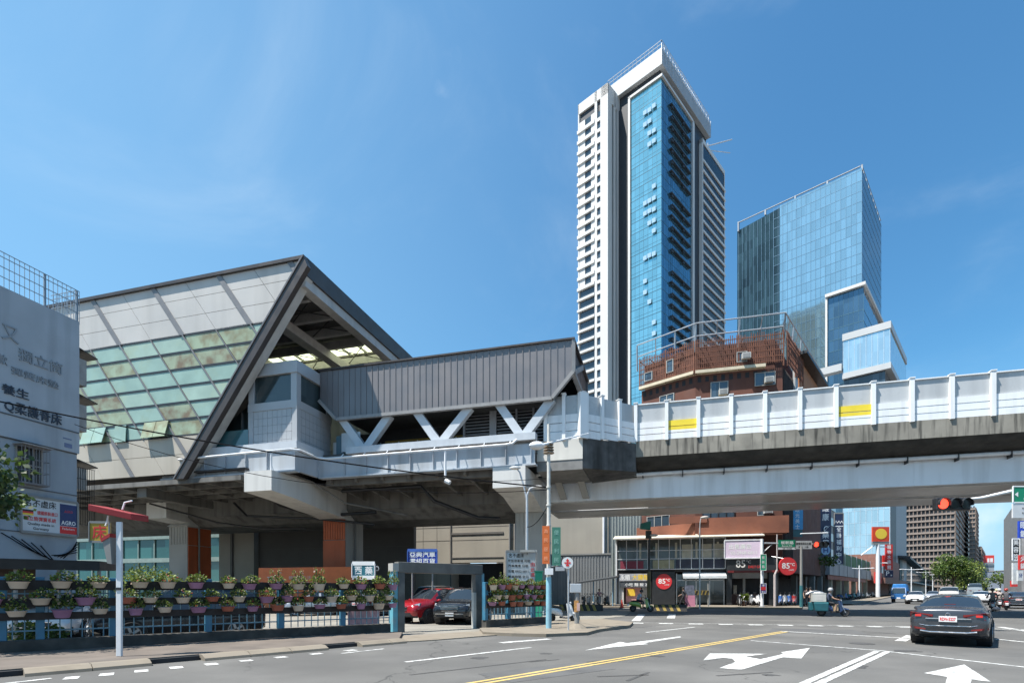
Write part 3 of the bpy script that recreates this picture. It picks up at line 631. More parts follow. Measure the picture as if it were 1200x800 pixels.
# noise barrier: posts, planks and clear sheets
zb0, zm, zt0 = 10.84, 12.0, 13.15
bpost = M('barrier_white', (.78, .79, .79), .4, var=.05, scale=.6, streak=.35, scol=(.5, .5, .49), sscale=3)
bsheet = M('barrier_sheet', (.46, .475, .48), .3, var=.06, scale=.4, streak=.4, scol=(.24, .245, .25), sscale=1.2)
yel = M('yellow_plank', (.78, .6, .04), .5, var=.06)
segs = []
for i in range(2): segs.append(((-6.5+i*1.1, 31.06), (-5.4+i*1.1, 31.06), zb0-.35))
for i in range(3): segs.append(((-4.29+i*.973, 31.08+i*.927), (-4.29+(i+1)*.973, 31.08+(i+1)*.927), zb0-.3+.1*i))
for i in range(33): segs.append(((-1.37+i*1.843, 33.86), (-1.37+(i+1)*1.843, 33.86), zb0))
for i, (a, b, z0) in enumerate(segs):
    p = ST.to(*a); q = ST.to(*b); d = (q-p).normalized(); nrm = Vector((d.y, -d.x, 0)); fr = Frame(d.x, d.y); l = (q-p).length; u0, w0 = fr.uw(p)
    mb = MB(); mb.fbox(fr, u0+.1, u0+l-.1, w0+.02, w0+.05, zm, zt0-.06); mb.build('clear_sheet', bsheet, via)
    mb = MB(); h = (zm-z0)/3
    for j in range(3):
        k = 1 if (i in (6, 11) and j > 0) else 0
        if i in (6, 11) and j == 1:
            mb.fbox(fr, u0+.1, u0+l-.1, w0-.06, w0+.06, z0+h*1.4, z0+h*2-.03, 1); mb.fbox(fr, u0+.1, u0+l-.1, w0-.06, w0+.06, z0+h+.015, z0+h*1.4, 0)
        else: mb.fbox(fr, u0+.1, u0+l-.1, w0-.06, w0+.06, z0+j*h+.015, z0+j*h+h-.03, k)
    mb.build('barrier_plank', [bpost, yel], via)
    big = i == 2
    mb = MB(); mb.fbox(fr, u0-.1-(.2 if big else 0), u0+.1+(.2 if big else 0), w0-.18, w0+.1, z0-.05, zt0+.02); mb.fbox(fr, u0-.13, u0+.13, w0-.21, w0+.13, zt0+.02, zt0+.07); mb.build('barrier_post', bpost, via)
mb = MB(); mb.fbox(ST, -1.37, 59, 33.8, 33.92, zt0-.06, zt0); mb.build('barrier_rail', bpost, via)
# ================================================================== towers
def wins(parent, name, mat, lst, th=.06):
    """lst of (frame, axis, u0,u1,w0,w1,z0,z1): one object each; equal sizes share their mesh"""
    cache = {}
    for fr, u0, u1, w0, w1, z0, z1 in lst:
        key = (round(u1-u0, 3), round(w1-w0, 3), round(z1-z0, 3))
        c = fr.to(u0, w0, z0)
        if key in cache:
            o0, c0 = cache[key]; o = o0.copy(); COL.objects.link(o); o.parent = parent; o.location = c-c0
        else:
            mb = MB(); mb.fbox(fr, u0, u1, w0, w1, z0, z1); o = mb.build(name, mat, parent); cache[key] = (o, c)
def many(parent, name, mat, lst, stuffmax=100):
    wins(parent, name, mat, lst[:stuffmax])
    if len(lst) > stuffmax:
        mb = MB()
        for fr, *a in lst[stuffmax:]: mb.fbox(fr, *a)
        o = mb.build(name, mat, parent); o['kind'] = 'stuff'
C = P(775, 691, 155); uC, wC = AB.uw(C); FH = 3.33
tw = thing('glass_and_stone_tower', 'tallest tower, blue glass corner between white stone wings', 'tower', C+Vector((0, 0, -EYE)))
stone = M('white_stone', (.6, .595, .58), .7, var=.06, scale=.05)
stone2 = M('cream_stone', (.58, .57, .55), .7, var=.06, scale=.05)
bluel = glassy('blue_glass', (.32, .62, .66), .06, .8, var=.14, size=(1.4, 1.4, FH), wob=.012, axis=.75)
blued = glassy('blue_glass_shaded', (.1, .24, .33), .06, .75, var=.3, size=(1.4, 1.4, FH), wob=.014, axis=.75)  # same glass on the shaded side, its shade put into the tint
wing_gl = glassy('dark_window_glass', (.045, .07, .095), .08, .0, var=.5, size=(2, 2, FH), spec=.8)
darkclad = M('dark_cladding', (.03, .033, .04), .5, var=.15)
mul = M('blue_mullion', (.08, .17, .22), .4, .5)
H1 = 155.7; nfl = int(H1/FH)
# blue glass corner
mb = MB(); mb.fbox(AB, uC, uC+.3, wC, wC+10.1, 0, 151.6); mb.build('glass_facade', bluel, tw)
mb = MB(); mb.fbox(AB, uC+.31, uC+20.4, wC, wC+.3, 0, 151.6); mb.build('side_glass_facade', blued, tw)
mb = MB()
for i in range(int(152/FH)+1):
    mb.fbox(AB, uC-.04, uC, wC, wC+10.1, i*FH-.07, i*FH+.07); mb.fbox(AB, uC-.03, uC, wC, wC+10.1, i*FH+1.05, i*FH+1.1)
    mb.fbox(AB, uC, uC+20.4, wC-.04, wC, i*FH-.07, i*FH+.07)
for j in range(8): mb.fbox(AB, uC-.03, uC, wC+j*1.44-.03, wC+j*1.44+.03, 0, 152)
for j in range(15): mb.fbox(AB, uC+j*1.44-.03, uC+j*1.44+.03, wC-.03, wC, 0, 152)
mb.build('mullion', mul, tw)
mb = MB(); mb.fbox(AB, uC+.4, uC+45, wC+.4, wC+24, 0, 151); mb.build('tower_core', darkclad, tw)
mb = MB(); mb.fbox(AB, uC-.5, uC+.4, wC+10.1, wC+10.8, 0, 152.3); mb.fbox(AB, uC-.5, uC+.5, wC-.5, wC+10.8, 151.6, 152.3); mb.fbox(AB, uC+.5, uC+21.6, wC-.5, wC+.5, 151.6, 152.3); mb.fbox(AB, uC+20.4, uC+21.6, wC-.5, wC+.4, 0, 152.3); mb.build('stone_frame', stone, tw)
# little tilted vents on the blue glass, (column, row px) read from the photograph
vl = []
for px, py in ((752, 133), (758, 130), (764, 125), (752, 147), (758, 143), (758, 157), (764, 154), (758, 170), (764, 166), (764, 219), (752, 239), (758, 236), (764, 233), (752, 251), (758, 248), (764, 246), (758, 262), (764, 259), (764, 271), (752, 303), (758, 300), (764, 298), (752, 330), (752, 343), (758, 354), (764, 378), (764, 391)):
    w = wC+(764-px)/6*1.44+2.2; Y = 155+.682*(w-wC); z = EYE+(HZ-py)/F*Y
    vl.append((AB, uC-.5, uC-.36, w-.6, w+.6, z-.65, z+.65))
wins(tw, 'vent_window', M('vent_pane', (.45, .6, .72), .12, .3, var=.1), vl)
# dark sun ledges on the side glass
mb = MB(); mk = MB()
for i in range(3, int(150/FH)):
    z = i*FH+.4
    if i in (10, 21, 30, 37): continue
    mb.fbox(AB, uC+5.2+.5*(i % 2), uC+18.6, wC-.8, wC-.02, z+.1, z+.45)
    for u in (5.7, 13.2): mk.fbox(AB, uC+u, uC+u+.9, wC-.6, wC-.03, z-.5, z+.08)
mk.build('ledge_bracket', M('ledge_dark', (.05, .06, .072), .5), tw); mb.build('sun_ledge', M('ledge_dark', (.05, .06, .072), .5), tw)
# left stone wing
W0, W1, UW = wC+14.6, wC+25.7, uC-5.8
mb = MB(); mb.fbox(AB, UW+.55, uC+22, W0+.5, W1-.02, 0, H1-.5); mb.build('wing_core', darkclad, tw)
mb = MB()
for a, b in ((25.7, 25.3), (19.4, 18.55), (17.3, 14.6)): mb.fbox(AB, UW, UW+.54, wC+b, wC+a, 0, H1)
mb.fbox(AB, UW, UW+.54, W0, W1, H1-3.2, H1-.002); mb.fbox(AB, UW+.54, uC+22, W0, W0+.5, 0, 12)
mb.fbox(AB, UW+.545, UW+2.3, W0, W0+.49, 0, H1); mb.fbox(AB, UW+3.3, UW+4.4, W0, W0+.49, 0, H1); mb.fbox(AB, UW+5.2, uC+22, W0, W0+.49, 0, H1); mb.fbox(AB, UW+.54, uC+22, W1-.5, W1, 0, H1); mb.fbox(AB, UW+2.3, uC, W0, W0+.48, H1-5, H1)
mb.build('stone_pier', stone2, tw)
mb = MB(); lw = []; sw = []
for i in range(2, nfl-1):
    z = i*FH; up = i > 28
    mb.fbox(AB, UW-.25, UW+.5, W0+4.82, W1+.25, z-.25, z+(.75 if up else .5))
    if up:
        mb.fbox(AB, UW+.1, UW+.52, W0+4.82, W0+6.2, z+.75, z+3.08); mb.fbox(AB, UW+.1, UW+.52, W1-2.6, W1-.42, z+.75, z+3.08)
        lw.append((AB, UW+.3, UW+.36, W0+6.22, W1-2.62, z+.77, z+3.06))
    else: lw.append((AB, UW+.48, UW+.54, W0+5.0, W1-.6, z+.52, z+3.06))
    mb.fbox(AB, UW+.02, UW+.5, W0+2.71, W0+3.94, z-.55, z+(.5 if i % 3 else 1.1))
    sw.append((AB, UW+.4, UW+.46, W0+2.72, W0+3.93, z+.52 if i % 3 else z+1.12, z+2.7))
mb.build('floor_ledge', stone2, tw)
wins(tw, 'window', wing_gl, lw[::-1]); wins(tw, 'slot_window', wing_gl, sw[::-1][:50])
# right stone wing with ledges
UR0, UR1 = uC+27, uC+46
mb = MB(); mb.fbox(AB, UR0, UR0+.5, wC-.8, wC+10, 0, 150.4); mb.fbox(AB, UR0, UR1, wC-.8, wC+.5, 149, 150.4); mb.fbox(AB, UR1-.4, UR1, wC-.8, wC+.3, 0, 149); mb.build('wing_frame', stone, tw)
mb = MB()
for i in range(2, int(149/FH)): mb.fbox(AB, UR0+.5, UR1+.4, wC-.95, wC-.4, i*FH-.25, i*FH+.55)
mb.build('balcony_ledge', stone, tw)
mb = MB(); mb.fbox(AB, UR0+.5, UR1-.4, wC-.62, wC+.5, 0, 149); mb.build('wing_glass', M('wing_dark_glass', (.02, .024, .03), .25, var=.3, scale=.5, spec=.4), tw)
# roof crown
cr = M('crown_white', (.47, .49, .5), .5, var=.05, scale=.1)
mb = MB(); mb.fbox(AB, uC-.35, uC+34.3, wC-.35, wC+18.4, 155.2, 160); mb.build('roof_crown', cr, tw)
mb = MB(); mb.fbox(AB, uC+1, uC+34, wC+1, wC+18, 151.1, 155.2); mb.build('crown_recess', darkclad, tw)
mb = MB()
for i in range(40): mb.fbox(AB, uC-.7+i*.9, uC-.5+i*.9, wC-.5, wC-.36, 155.3, 161)
mb.build('crown_fin', galv, tw)
mb = MB()
for i in range(14): mb.bar(AB.to(uC-.2, wC-.2+i*1.36, 160), AB.to(uC-.2, wC-.2+i*1.36, 162.3), .12, .12)
for i in range(20): mb.bar(AB.to(uC-.2+i*1.75, wC-.2, 160), AB.to(uC-.2+i*1.75, wC-.2, 162.3), .12, .12)
for z in (161.2, 162.3): mb.bar(AB.to(uC-.2, wC-.2, z), AB.to(uC-.2, wC+18.2, z), .12, .12); mb.bar(AB.to(uC-.2, wC-.2, z), AB.to(uC+34, wC-.2, z), .12, .12)
mb.build('roof_railing', M('railing_grey', (.32, .35, .38), .5), tw)
mb = MB(); mb.tube(AB.to(uC+38, wC+2, 152), AB.to(uC+38, wC+2, 157), .15); mb.tube(AB.to(uC+38, wC+2, 156), AB.to(uC+44, wC-4, 158.5), .18); mb.tube(AB.to(uC+38, wC+2, 154.5), AB.to(uC+45, wC-3, 155), .12); mb.build('window_cleaning_arm', galv, tw)
# ------------------------------------------------------------------ glass office tower
C = P(1010, 691, 215); u2, w2 = AB.uw(C); Ht = 173
ot = thing('glass_office_tower', 'tall plain glass office tower to the right of the tower with white wings', 'tower', C+Vector((0, 0, -EYE)))
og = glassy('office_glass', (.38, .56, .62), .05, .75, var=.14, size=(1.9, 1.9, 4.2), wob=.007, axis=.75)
ogr = glassy('office_glass_shaded', (.06, .1, .14), .15, .4, var=.12, size=(1.9, 1.9, 4.2), wob=.006, axis=.75)  # office glass tinted darker to paint the tower's shaded side
ogd = glassy('office_reflection_glass', (.025, .05, .06), .08, .2, var=.6, size=(1.3, 1.3, 4.2), wob=.05, axis=.75, spec=.6)  # dark tint and slight fold paint in a reflected dark building
mb = MB(); mb.fbox(AB, u2, u2+.4, w2, w2+31, 0, Ht); mb.build('glass_facade', og, ot)
mb = MB(); mb.hexa([AB.to(u2, w2+31, 0), AB.to(u2+.5, w2+31, 0), AB.to(u2+2, w2+50, 0), AB.to(u2+1.2, w2+50, 0)], [AB.to(u2, w2+31, Ht-1), AB.to(u2+.5, w2+31, Ht-1), AB.to(u2+2, w2+50, Ht-2), AB.to(u2+1.2, w2+50, Ht-2)]); mb.build('reflection_glass_facade', ogd, ot)
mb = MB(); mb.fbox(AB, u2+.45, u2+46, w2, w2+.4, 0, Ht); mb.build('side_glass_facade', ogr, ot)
mb = MB(); mb.fbox(AB, u2+2.1, u2+45.5, w2+.5, w2+49.5, 0, Ht-10); mb.build('tower_core', darkclad, ot)
mb = MB()
for i in range(42):
    z = i*4.2; mb.fbox(AB, u2-.06, u2, w2, w2+33.5, z-.08, z+.08)
    mb.fbox(AB, u2+.4, u2+46, w2-.06, w2, z-.06, z+.06)
for j in range(19): mb.fbox(AB, u2-.14, u2, w2+j*1.86-.05, w2+j*1.86+.05, 0, Ht)
for j in range(10): mb.fbox(AB, u2+j*.14-.2, u2+j*.14+1.0, w2+33.5+j*1.75, w2+33.6+j*1.75, 0, Ht-2)
mb.build('mullion', M('office_mullion', (.16, .27, .36), .35, .4), ot)
mb = MB()
for a in range(4):
    wa = w2+a*12.4; mb.fbox(AB, u2+.1, u2+.6, wa+.6, wa+12, Ht+1.0, Ht+1.3); mb.fbox(AB, u2+.1, u2+.9, wa-.3, wa+.3, Ht-1, Ht+1.4)
mb.fbox(AB, u2-.05, u2+1.2, w2+48.9, w2+49.4, Ht-3, Ht+1.4)
for a in range(8): mb.fbox(AB, u2+4+a*5.4, u2+4.3+a*5.4, w2-.1, w2+.2, Ht, Ht+1.6)
mb.fbox(AB, u2, u2+45, w2-.1, w2+.1, Ht+1.2, Ht+1.5)
mb.build('roof_frame', M('roof_frame_grey', (.3, .33, .36), .5), ot)
# stepped lower blocks standing before the tower
C = P(1012, 691, 195); u3, w3 = AB.uw(C)
pg = thing('stepped_glass_block', 'stepped glass block with white framed boxes at the foot of the glass office tower', 'office block', C+Vector((0, 0, -EYE)))
gd2 = glassy('block_deep_glass', (.09, .17, .24), .06, .65, var=.3, size=(1.6, 1.6, 4.2), wob=.02, axis=.75)
gl2 = glassy('block_pale_glass', (.5, .66, .72), .06, .65, var=.15, size=(1.6, 1.6, 4.2), wob=.008, axis=.75)
mb = MB(); mb.fbox(AB, u3, u3+40, w3, w3+11.6, 0, 113.5); mb.build('upper_block_glass', gd2, pg)
mb = MB(); mb.fbox(AB, u3-.8, u3+.6, w3+11.6, w3+12.3, 0, 114.6); mb.fbox(AB, u3-1.2, u3+.6, w3-.8, w3+12.3, 113.5, 114.6); mb.fbox(AB, u3+.6, u3+40, w3-.8, w3+.5, 113.5, 114.6); mb.build('upper_frame', stone, pg)
mb = MB()
for i in range(26): mb.fbox(AB, u3-.06, u3, w3, w3+11.6, i*4.2-.1, i*4.2+.1); mb.fbox(AB, u3, u3+40, w3-.06, w3, i*4.2-.1, i*4.2+.1)
for j in range(8): mb.fbox(AB, u3-.08, u3, w3+j*1.6-.04, w3+j*1.6+.04, 0, 113)
mb.build('upper_mullion', mul, pg)
C = P(1043, 691, 180); u4, w4 = AB.uw(C)
for z0, z1, nm in ((0, 72.3, 'lower_block_glass'), (79, 90.6, 'middle_block_glass')):
    mb = MB(); mb.fbox(AB, u4, u4+40, w4, w4+13.8, z0, z1); mb.build(nm, gl2, pg)
mb = MB(); mb.fbox(AB, u4+1, u4+39, w4+1.5, w4+13.8, 72.3, 79); mb.build('terrace_glass', wing_gl, pg)
mb = MB()
for z0, z1 in ((90.6, 93), (77, 79), (71.4, 72.3)): mb.fbox(AB, u4-.3, u4+40, w4-.3, w4+14, z0, z1)
for i in range(3): mb.fbox(AB, u4-1, u4+2, w4+14.1, w4+22, 62+i*9, 64.5+i*9)
mb.build('white_band', cr, pg)
mb = MB(); mb.fbox(AB, u4+.4, u4+13, w4-.12, w4-.01, 0, 66); mb.build('side_panel', darkclad, pg); mb = MB(); mb.fbox(AB, u4+13.01, u4+40, w4-.12, w4-.01, 0, 66); mb.build('side_panel', M('block_grey', (.3, .31, .32), .6), pg)
mb = MB()
for j in range(9):
    mb.fbox(AB, u4-.1, u4, w4+j*1.72-.07, w4+j*1.72+.07, 0, 71.4); mb.fbox(AB, u4-.1, u4, w4+j*1.72-.07, w4+j*1.72+.07, 79, 90.6)
for i in range(18): mb.fbox(AB, u4-.05, u4, w4, w4+13.8, i*4.2-.06, i*4.2+.06)
mb.build('pale_mullion', M('pale_mullion', (.5, .6, .66), .35, .3), pg)
# ------------------------------------------------------------------ brown apartment blocks far down the road
apt = M('apartment_tile', (.2, .155, .13), .75, var=.1, scale=.1)
apl = M('apartment_ledge', (.27, .22, .19), .75, var=.1)
def apartments(px0, px1, pxs, Y, ptop, label, fl=3.3, bays=9, dirw=ST):
    c = P(px1, HZ, Y); u1, w0 = dirw.uw(c); u0 = dirw.hitw(px0, HZ, w0)[0]; z1 = EYE+(HZ-ptop)/F*Y
    sd = abs(dirw.hitu(pxs, HZ, u1)[1]-w0)
    t = thing('apartment_block', label, 'apartment block', dirw.to(u1, w0, 0))
    mb = MB(); mb.fbox(dirw, u0, u1, w0+.8, w0+sd, 0, z1); mb.build('wall', darkclad, t)
    n = int(z1/fl); bw = (u1-u0)/bays; W = []; mb = MB(); me = MB()
    for j in range(bays+1): me.fbox(dirw, u0+j*bw-bw*.13, u0+j*bw+bw*.13, w0, w0+.9, 0, z1)
    for j in range(5): me.fbox(dirw, u1, u1+.5, w0+.2+sd*j/4.3, w0+1.6+sd*j/4.3, 0, z1)
    for i in range(n+1):
        mb.fbox(dirw, u0, u1, w0-.25, w0+.7, i*fl-.35, i*fl+.75); mb.fbox(dirw, u1+.05, u1+.7, w0+1, w0+sd, i*fl-.3, i*fl+.6)
        for j in range(bays): W.append((dirw, u0+j*bw+bw*(.16 if j % 3 else .3), u0+(j+1)*bw-bw*.16, w0+.62, w0+.7, i*fl+.8, i*fl+2.6))
    me.build('column', apt, t); mb.build('balcony_ledge', apl, t)
    W.sort(key=lambda a: -a[5]); many(t, 'window', glassy('apartment_glass', (.07, .075, .08), .15, .0, var=.9, size=(2, 2, 3.3)), W)
    return t
apartments(1061, 1119, 1135, 330, 560, 'tall brown apartment block with stacked balconies behind the hanging red signal', bays=12, fl=3.8, dirw=Frame(.7314, -.682))
apartments(1136, 1143, 1146, 400, 594, 'dark glass topped apartment tower just right of the brown balcony block', bays=2, dirw=Frame(.7314, -.682))
apartments(1144, 1150, 1154, 450, 640, 'lower brown apartment block at the far right end of the block row', bays=2, dirw=Frame(.7314, -.682))
def plain(name, label, cat, px0, px1, Y, pt, mat, depth=20, bands=0, bm=None, fr=ST):
    a = P(px0, HZ, Y); u0, w0 = fr.uw(a); u1 = fr.hitw(px1, HZ, w0)[0]; z = EYE+(HZ-pt)/F*Y
    t = thing(name, label, cat, fr.to((u0+u1)/2, w0, 0)); mb = MB(); mb.fbox(fr, u0, u1, w0, w0+depth, 0, z); mb.build('wall', mat, t)
    if bands:
        mb = MB()
        for i in range(bands): mb.fbox(fr, u0-.1, u1+.1, w0-.12, w0-.02, z*(i+.35)/bands, z*(i+.75)/bands)
        mb.build('window_band', bm or wing_gl, t)
    mb = MB(); mb.fbox(fr, u0-.2, u1+.2, w0-.2, w0+depth+.2, z, z+.4); mb.build('roof', concl, t)
    return t, u0, u1, w0, z
t, a, b, wq, z = plain('office_building', 'distant round fronted grey office with red and white roof sign', 'building', 1151.5, 1165, 480, 660, M('far_grey', (.28, .31, .34), .6), bands=5)
mb = MB(); mb.fbox(ST, a, b, wq-.1, wq+.4, z+.6, z+7.5); mb.build('roof_sign', M('sign_red', (.6, .05, .04), .5), t)
mb = MB(); mb.fbox(ST, a+3.5, a+5, wq-.3, wq-.1, z+1.2, z+4.8); mb.fbox(ST, a+5.6, b-1, wq-.3, wq-.1, z+1.2, z+4.8); mb.build('sign_panel', white, t)
for i, (a, b, Y, p, c, lb) in enumerate(((1166, 1172, 420, 677, (.45, .44, .42), 'tiny pale block on the horizon left of the domed hill flats'), (1172, 1183, 480, 671, (.5, .47, .43), 'cluster of pale flats on the horizon at the end of the road'), (1182, 1189, 300, 668, (.22, .26, .33), 'slim bluish block on the horizon beside the right hand shop signs'))):
    plain('distant_building', lb, 'building', a, b, Y, p, M('far_wall_%s' % 'abc'[i], c, .7), bands=5)
# footbridge across the far road
t = thing('footbridge', 'grey footbridge crossing the far road below the distant office', 'footbridge', P(1165, HZ, 270)-Vector((0, 0, EYE)))
a, b = P(1138, 685, 270), P(1198, 685, 270)
mb = MB(); mb.bar(a+Vector((0, 0, 1.5)), b+Vector((0, 0, 1.5)), 3, 1.2); mb.build('deck', M('bridge_grey', (.3, .32, .33), .6), t)
mb = MB(); mb.bar(a+Vector((0, -1.5, 3)), b+Vector((0, -1.5, 3)), .15, 1.3); mb.build('railing', grey, t)
for f in (.15, .8): mb = MB(); q = a.lerp(b, f); mb.tube((q.x, q.y, 0), (q.x, q.y, q.z+1), .6); mb.build('pillar', concl, t)
# ================================================================== behind and under the station
beige = M('beige_wall_tile', (.36, .33, .275), .7, var=.07, scale=.4, streak=.3, scol=(.28, .26, .22))
t = thing('station_annex', 'beige tiled annex under the station with a wide dark vehicle opening', 'building', ST.to(-17, 48, 0))
s0, s1 = ST.hitw(484, HZ, 49)[0], ST.hitw(612, HZ, 49)[0]
oa, ob = ST.hitw(529, HZ, 49)[0], ST.hitw(590, HZ, 49)[0]
mb = MB()
mb.fbox(ST, s0, oa, 49, 54.5, 0, 12); mb.fbox(ST, ob, s1, 49, 54.5, 0, 12); mb.fbox(ST, oa, ob, 49, 49.7, 4.3, 12); mb.build('wall', beige, t)
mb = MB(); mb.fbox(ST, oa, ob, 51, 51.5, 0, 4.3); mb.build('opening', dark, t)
mb = MB(); mb.fbox(ST, oa, ob, 48.94, 49, 7.05, 7.25); mb.fbox(ST, oa, ob, 48.95, 49, 4.75, 4.83); mb.fbox(ST, oa-.12, oa, 48.92, 49, 0, 12); mb.fbox(ST, ob+.6, ob+.7, 48.9, 49, 0, 12)
for i in range(1, 5): mb.fbox(ST, s0, s1, 48.985, 49, i*1.3+5.2, i*1.3+5.23)
for s in range(3): mb.fbox(ST, s0+1.1+s*1.5, s0+1.13+s*1.5, 48.985, 49, 0, 12)
mb.build('panel_joint', M('joint_dark', (.14, .13, .12), .7), t)
mb = MB(); mb.tube(ST.to(s1-1.2, 48.85, 0), ST.to(s1-1.2, 48.85, 12), .1); mb.tube(ST.to(s1-.7, 48.85, 0), ST.to(s1-.7, 48.85, 12), .07); mb.build('downpipe', grey, t)
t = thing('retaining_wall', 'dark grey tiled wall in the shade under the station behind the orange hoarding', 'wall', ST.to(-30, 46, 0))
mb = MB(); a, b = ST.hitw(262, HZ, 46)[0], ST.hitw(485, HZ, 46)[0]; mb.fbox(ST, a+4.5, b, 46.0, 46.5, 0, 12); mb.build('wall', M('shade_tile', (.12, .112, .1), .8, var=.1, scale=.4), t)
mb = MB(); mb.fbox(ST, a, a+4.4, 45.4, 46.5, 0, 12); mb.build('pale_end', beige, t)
mb = MB()
for i in range(4): mb.fbox(ST, a+4.5, b, 45.98, 46, 2.4+i*1.7, 2.43+i*1.7)
mb.fbox(ST, a+1.6, a+1.85, 45.2, 45.38, 0, 12)
mb.build('joint', M('joint_dark', (.14, .13, .12), .7), t)
t = thing('teal_glass_building', 'low building with teal glazing and pale floor bands behind the station piers', 'building', ST.to(-48, 54, 0))
mb = MB(); mb.fbox(ST, -105, -33, 54.2, 60, 0, 12); mb.build('glazing', glassy('teal_pane', (.035, .12, .11), .08, .2, var=.5, size=(2.2, 2.2, 2.4)), t)
mb = MB()
for z in (2.2, 5.2, 8.2): mb.fbox(ST, -105, -33, 53.9, 54.2, z, z+.55)
for i in range(27): mb.fbox(ST, -104+i*2.7, -103.85+i*2.7, 54.05, 54.2, 0, 12)
mb.build('floor_band', M('pale_teal', (.22, .29, .27), .5), t)
t = thing('plain_grey_building', 'tall windowless grey building behind the corrugated hoarding', 'building', ST.to(0, 62, 0))
a, m1, b = ST.hitw(640, HZ, 60)[0], ST.hitw(713, HZ, 60)[0], ST.hitw(757, HZ, 60)[0]
mb = MB(); mb.fbox(ST, a-6, m1, 60, 75, 0, 17); mb.build('wall', beige, t)
mb = MB(); mb.fbox(ST, m1+.02, b, 60.2, 75, 0, 17)
for i in range(14): mb.fbox(ST, m1+.1+i*.33, m1+.2+i*.33, 60.12, 60.2, 0, 17)
mb.build('metal_cladding', M('grey_green_sheet', (.26, .29, .28), .6, var=.08, streak=.3), t)
mb = MB(); mb.tube(ST.to(m1-.5, 59.85, 0), ST.to(m1-.5, 59.85, 17), .14); mb.build('downpipe', white, t)
t = thing('corrugated_hoarding', 'tall grey corrugated hoarding beside the crossing', 'hoarding', ST.to(-1, 56, 0))
a, b = ST.hitw(636, HZ, 55)[0], ST.hitw(716, HZ, 55)[0]
mb = MB(); mb.fbox(ST, a-5, b, 55.1, 55.2, 0, 5.3)
n = int((b-a+5)/.3)
for i in range(n): mb.fface(ST, [(a-5+i*.3, 0), (a-5+i*.3+.15, 0), (a-5+i*.3+.15, 5.3), (a-5+i*.3, 5.3)], 55.05, 55.1)
mb.build('sheet', M('hoarding_grey', (.2, .21, .215), .55, var=.1, scale=.3, streak=.3), t)
mb = MB(); mb.fbox(ST, a-5, b, 55.0, 55.05, 5.25, 5.4); mb.build('rail', grey, t)
# ================================================================== brick corner building and its shops
brick = M('red_brown_tile', (.13, .048, .03), .8, var=.18, scale=.5, streak=.6, scol=(.06, .03, .025), sscale=1.0, blot=.35, bcol=(.1, .05, .04), bs=.35)
orangew = M('orange_tile', (.22, .08, .045), .75, var=.25, scale=.5, streak=.4, scol=(.2, .08, .05))
cream = M('cream_trim', (.58, .5, .36), .7, var=.1)
def V2(px, w): s = ST.hitw(px, HZ, w)[0]; return s
V0 = P(917, HZ, 51.8); V1 = P(815, HZ, 53.9); Vl = P(752, HZ, 58.1); V3 = V0+DN.u*19
Z0 = Vector((0, 0, 1))
def up(p, z): return Vector((p.x, p.y, z))
back = [V3+ST.w*3, Vl+ST.w*14+ST.u*6]
bb = thing('brick_building', 'red brown tiled corner building with rusty roof cage and cafe at street level', 'building', up((V0+V1)/2, 0))
ring = [Vl, V1, V0, V3]+back
mb = MB(); mb.hexa([up(p, 3.4) for p in ring], [up(p, 23.4) for p in ring]); mb.build('wall', brick, bb)
def off(p, q, d):          # face frame for a wall p->q: u along, w outward distance negative
    v = (q-p).normalized(); fr = Frame(v.x, v.y); u0, w0 = fr.uw(p); return fr, u0, w0, (q-p).length
faces = [off(Vl, V1, 0), off(V1, V0, 0), off(V0, V3, 0)]
mb = MB()
for i, (fr, u0, w0, l) in enumerate(faces[:2]):
    mb.fbox(fr, u0-.05, u0+l+(0 if i == 0 else -1.6), w0-.55, w0, 23.45, 23.75)
mb.fbox(faces[1][0], faces[1][1]+.2, faces[1][1]+6.0, faces[1][2]-.6, faces[1][2], 20.3, 20.55)
mb.build('ledge_trim', cream, bb)
mb = MB()
for fr, u0, w0, l in faces[:2]:
    for i in range(int(l/.75)): mb.fbox(fr, u0+.2+i*.75, u0+.55+i*.75, w0-.02, w0-.004, 22.7, 23.25)
mb.build('vent_hole', dark, bb)
# set-back top storey behind a rusty cage
ins = [Vl+ST.w*.8+ST.u*.3, V1+ST.w*.8, V0+ST.w*.8-ST.u*.5, V3-ST.u*1.5+ST.w]+back
mb = MB(); mb.hexa([up(p, 23.4) for p in ins], [up(p, 26.5) for p in ins]); mb.build('roof_storey', M('roof_storey_tile', (.09, .036, .026), .85, var=.3, scale=.6, streak=.4), bb)
for j, (fr, u0, w0, l) in enumerate(faces):
    mb = MB(); l2 = l if j < 2 else 7
    n = int(l2/.19)
    for i in range(n+1):
        u = u0+l2*i/n; h = 26.7+random.uniform(-.12, .25)
        mb.fbox(fr, u-.032, u+.032, w0-.43, w0-.37, 23.76, h)
    for z in (23.9, 24.4, 25.0, 25.5, 26.0, 26.45): mb.fbox(fr, u0, u0+l2, w0-.44, w0-.4, z, z+.07)
    for f in (0, .5, 1): mb.fbox(fr, u0+l2*f-.06, u0+l2*f+.06, w0-.46, w0-.36, 23.4, 26.8)
    if j < 2:
        for i in range(int(l2/1.1)): mb.bar(fr.to(u0+i*1.1, w0-.4, 26.5), fr.to(u0+i*1.1, w0+.9, 26.4), .06, .06)
    mb.build('rusty_cage', rust, bb)
mb = MB()
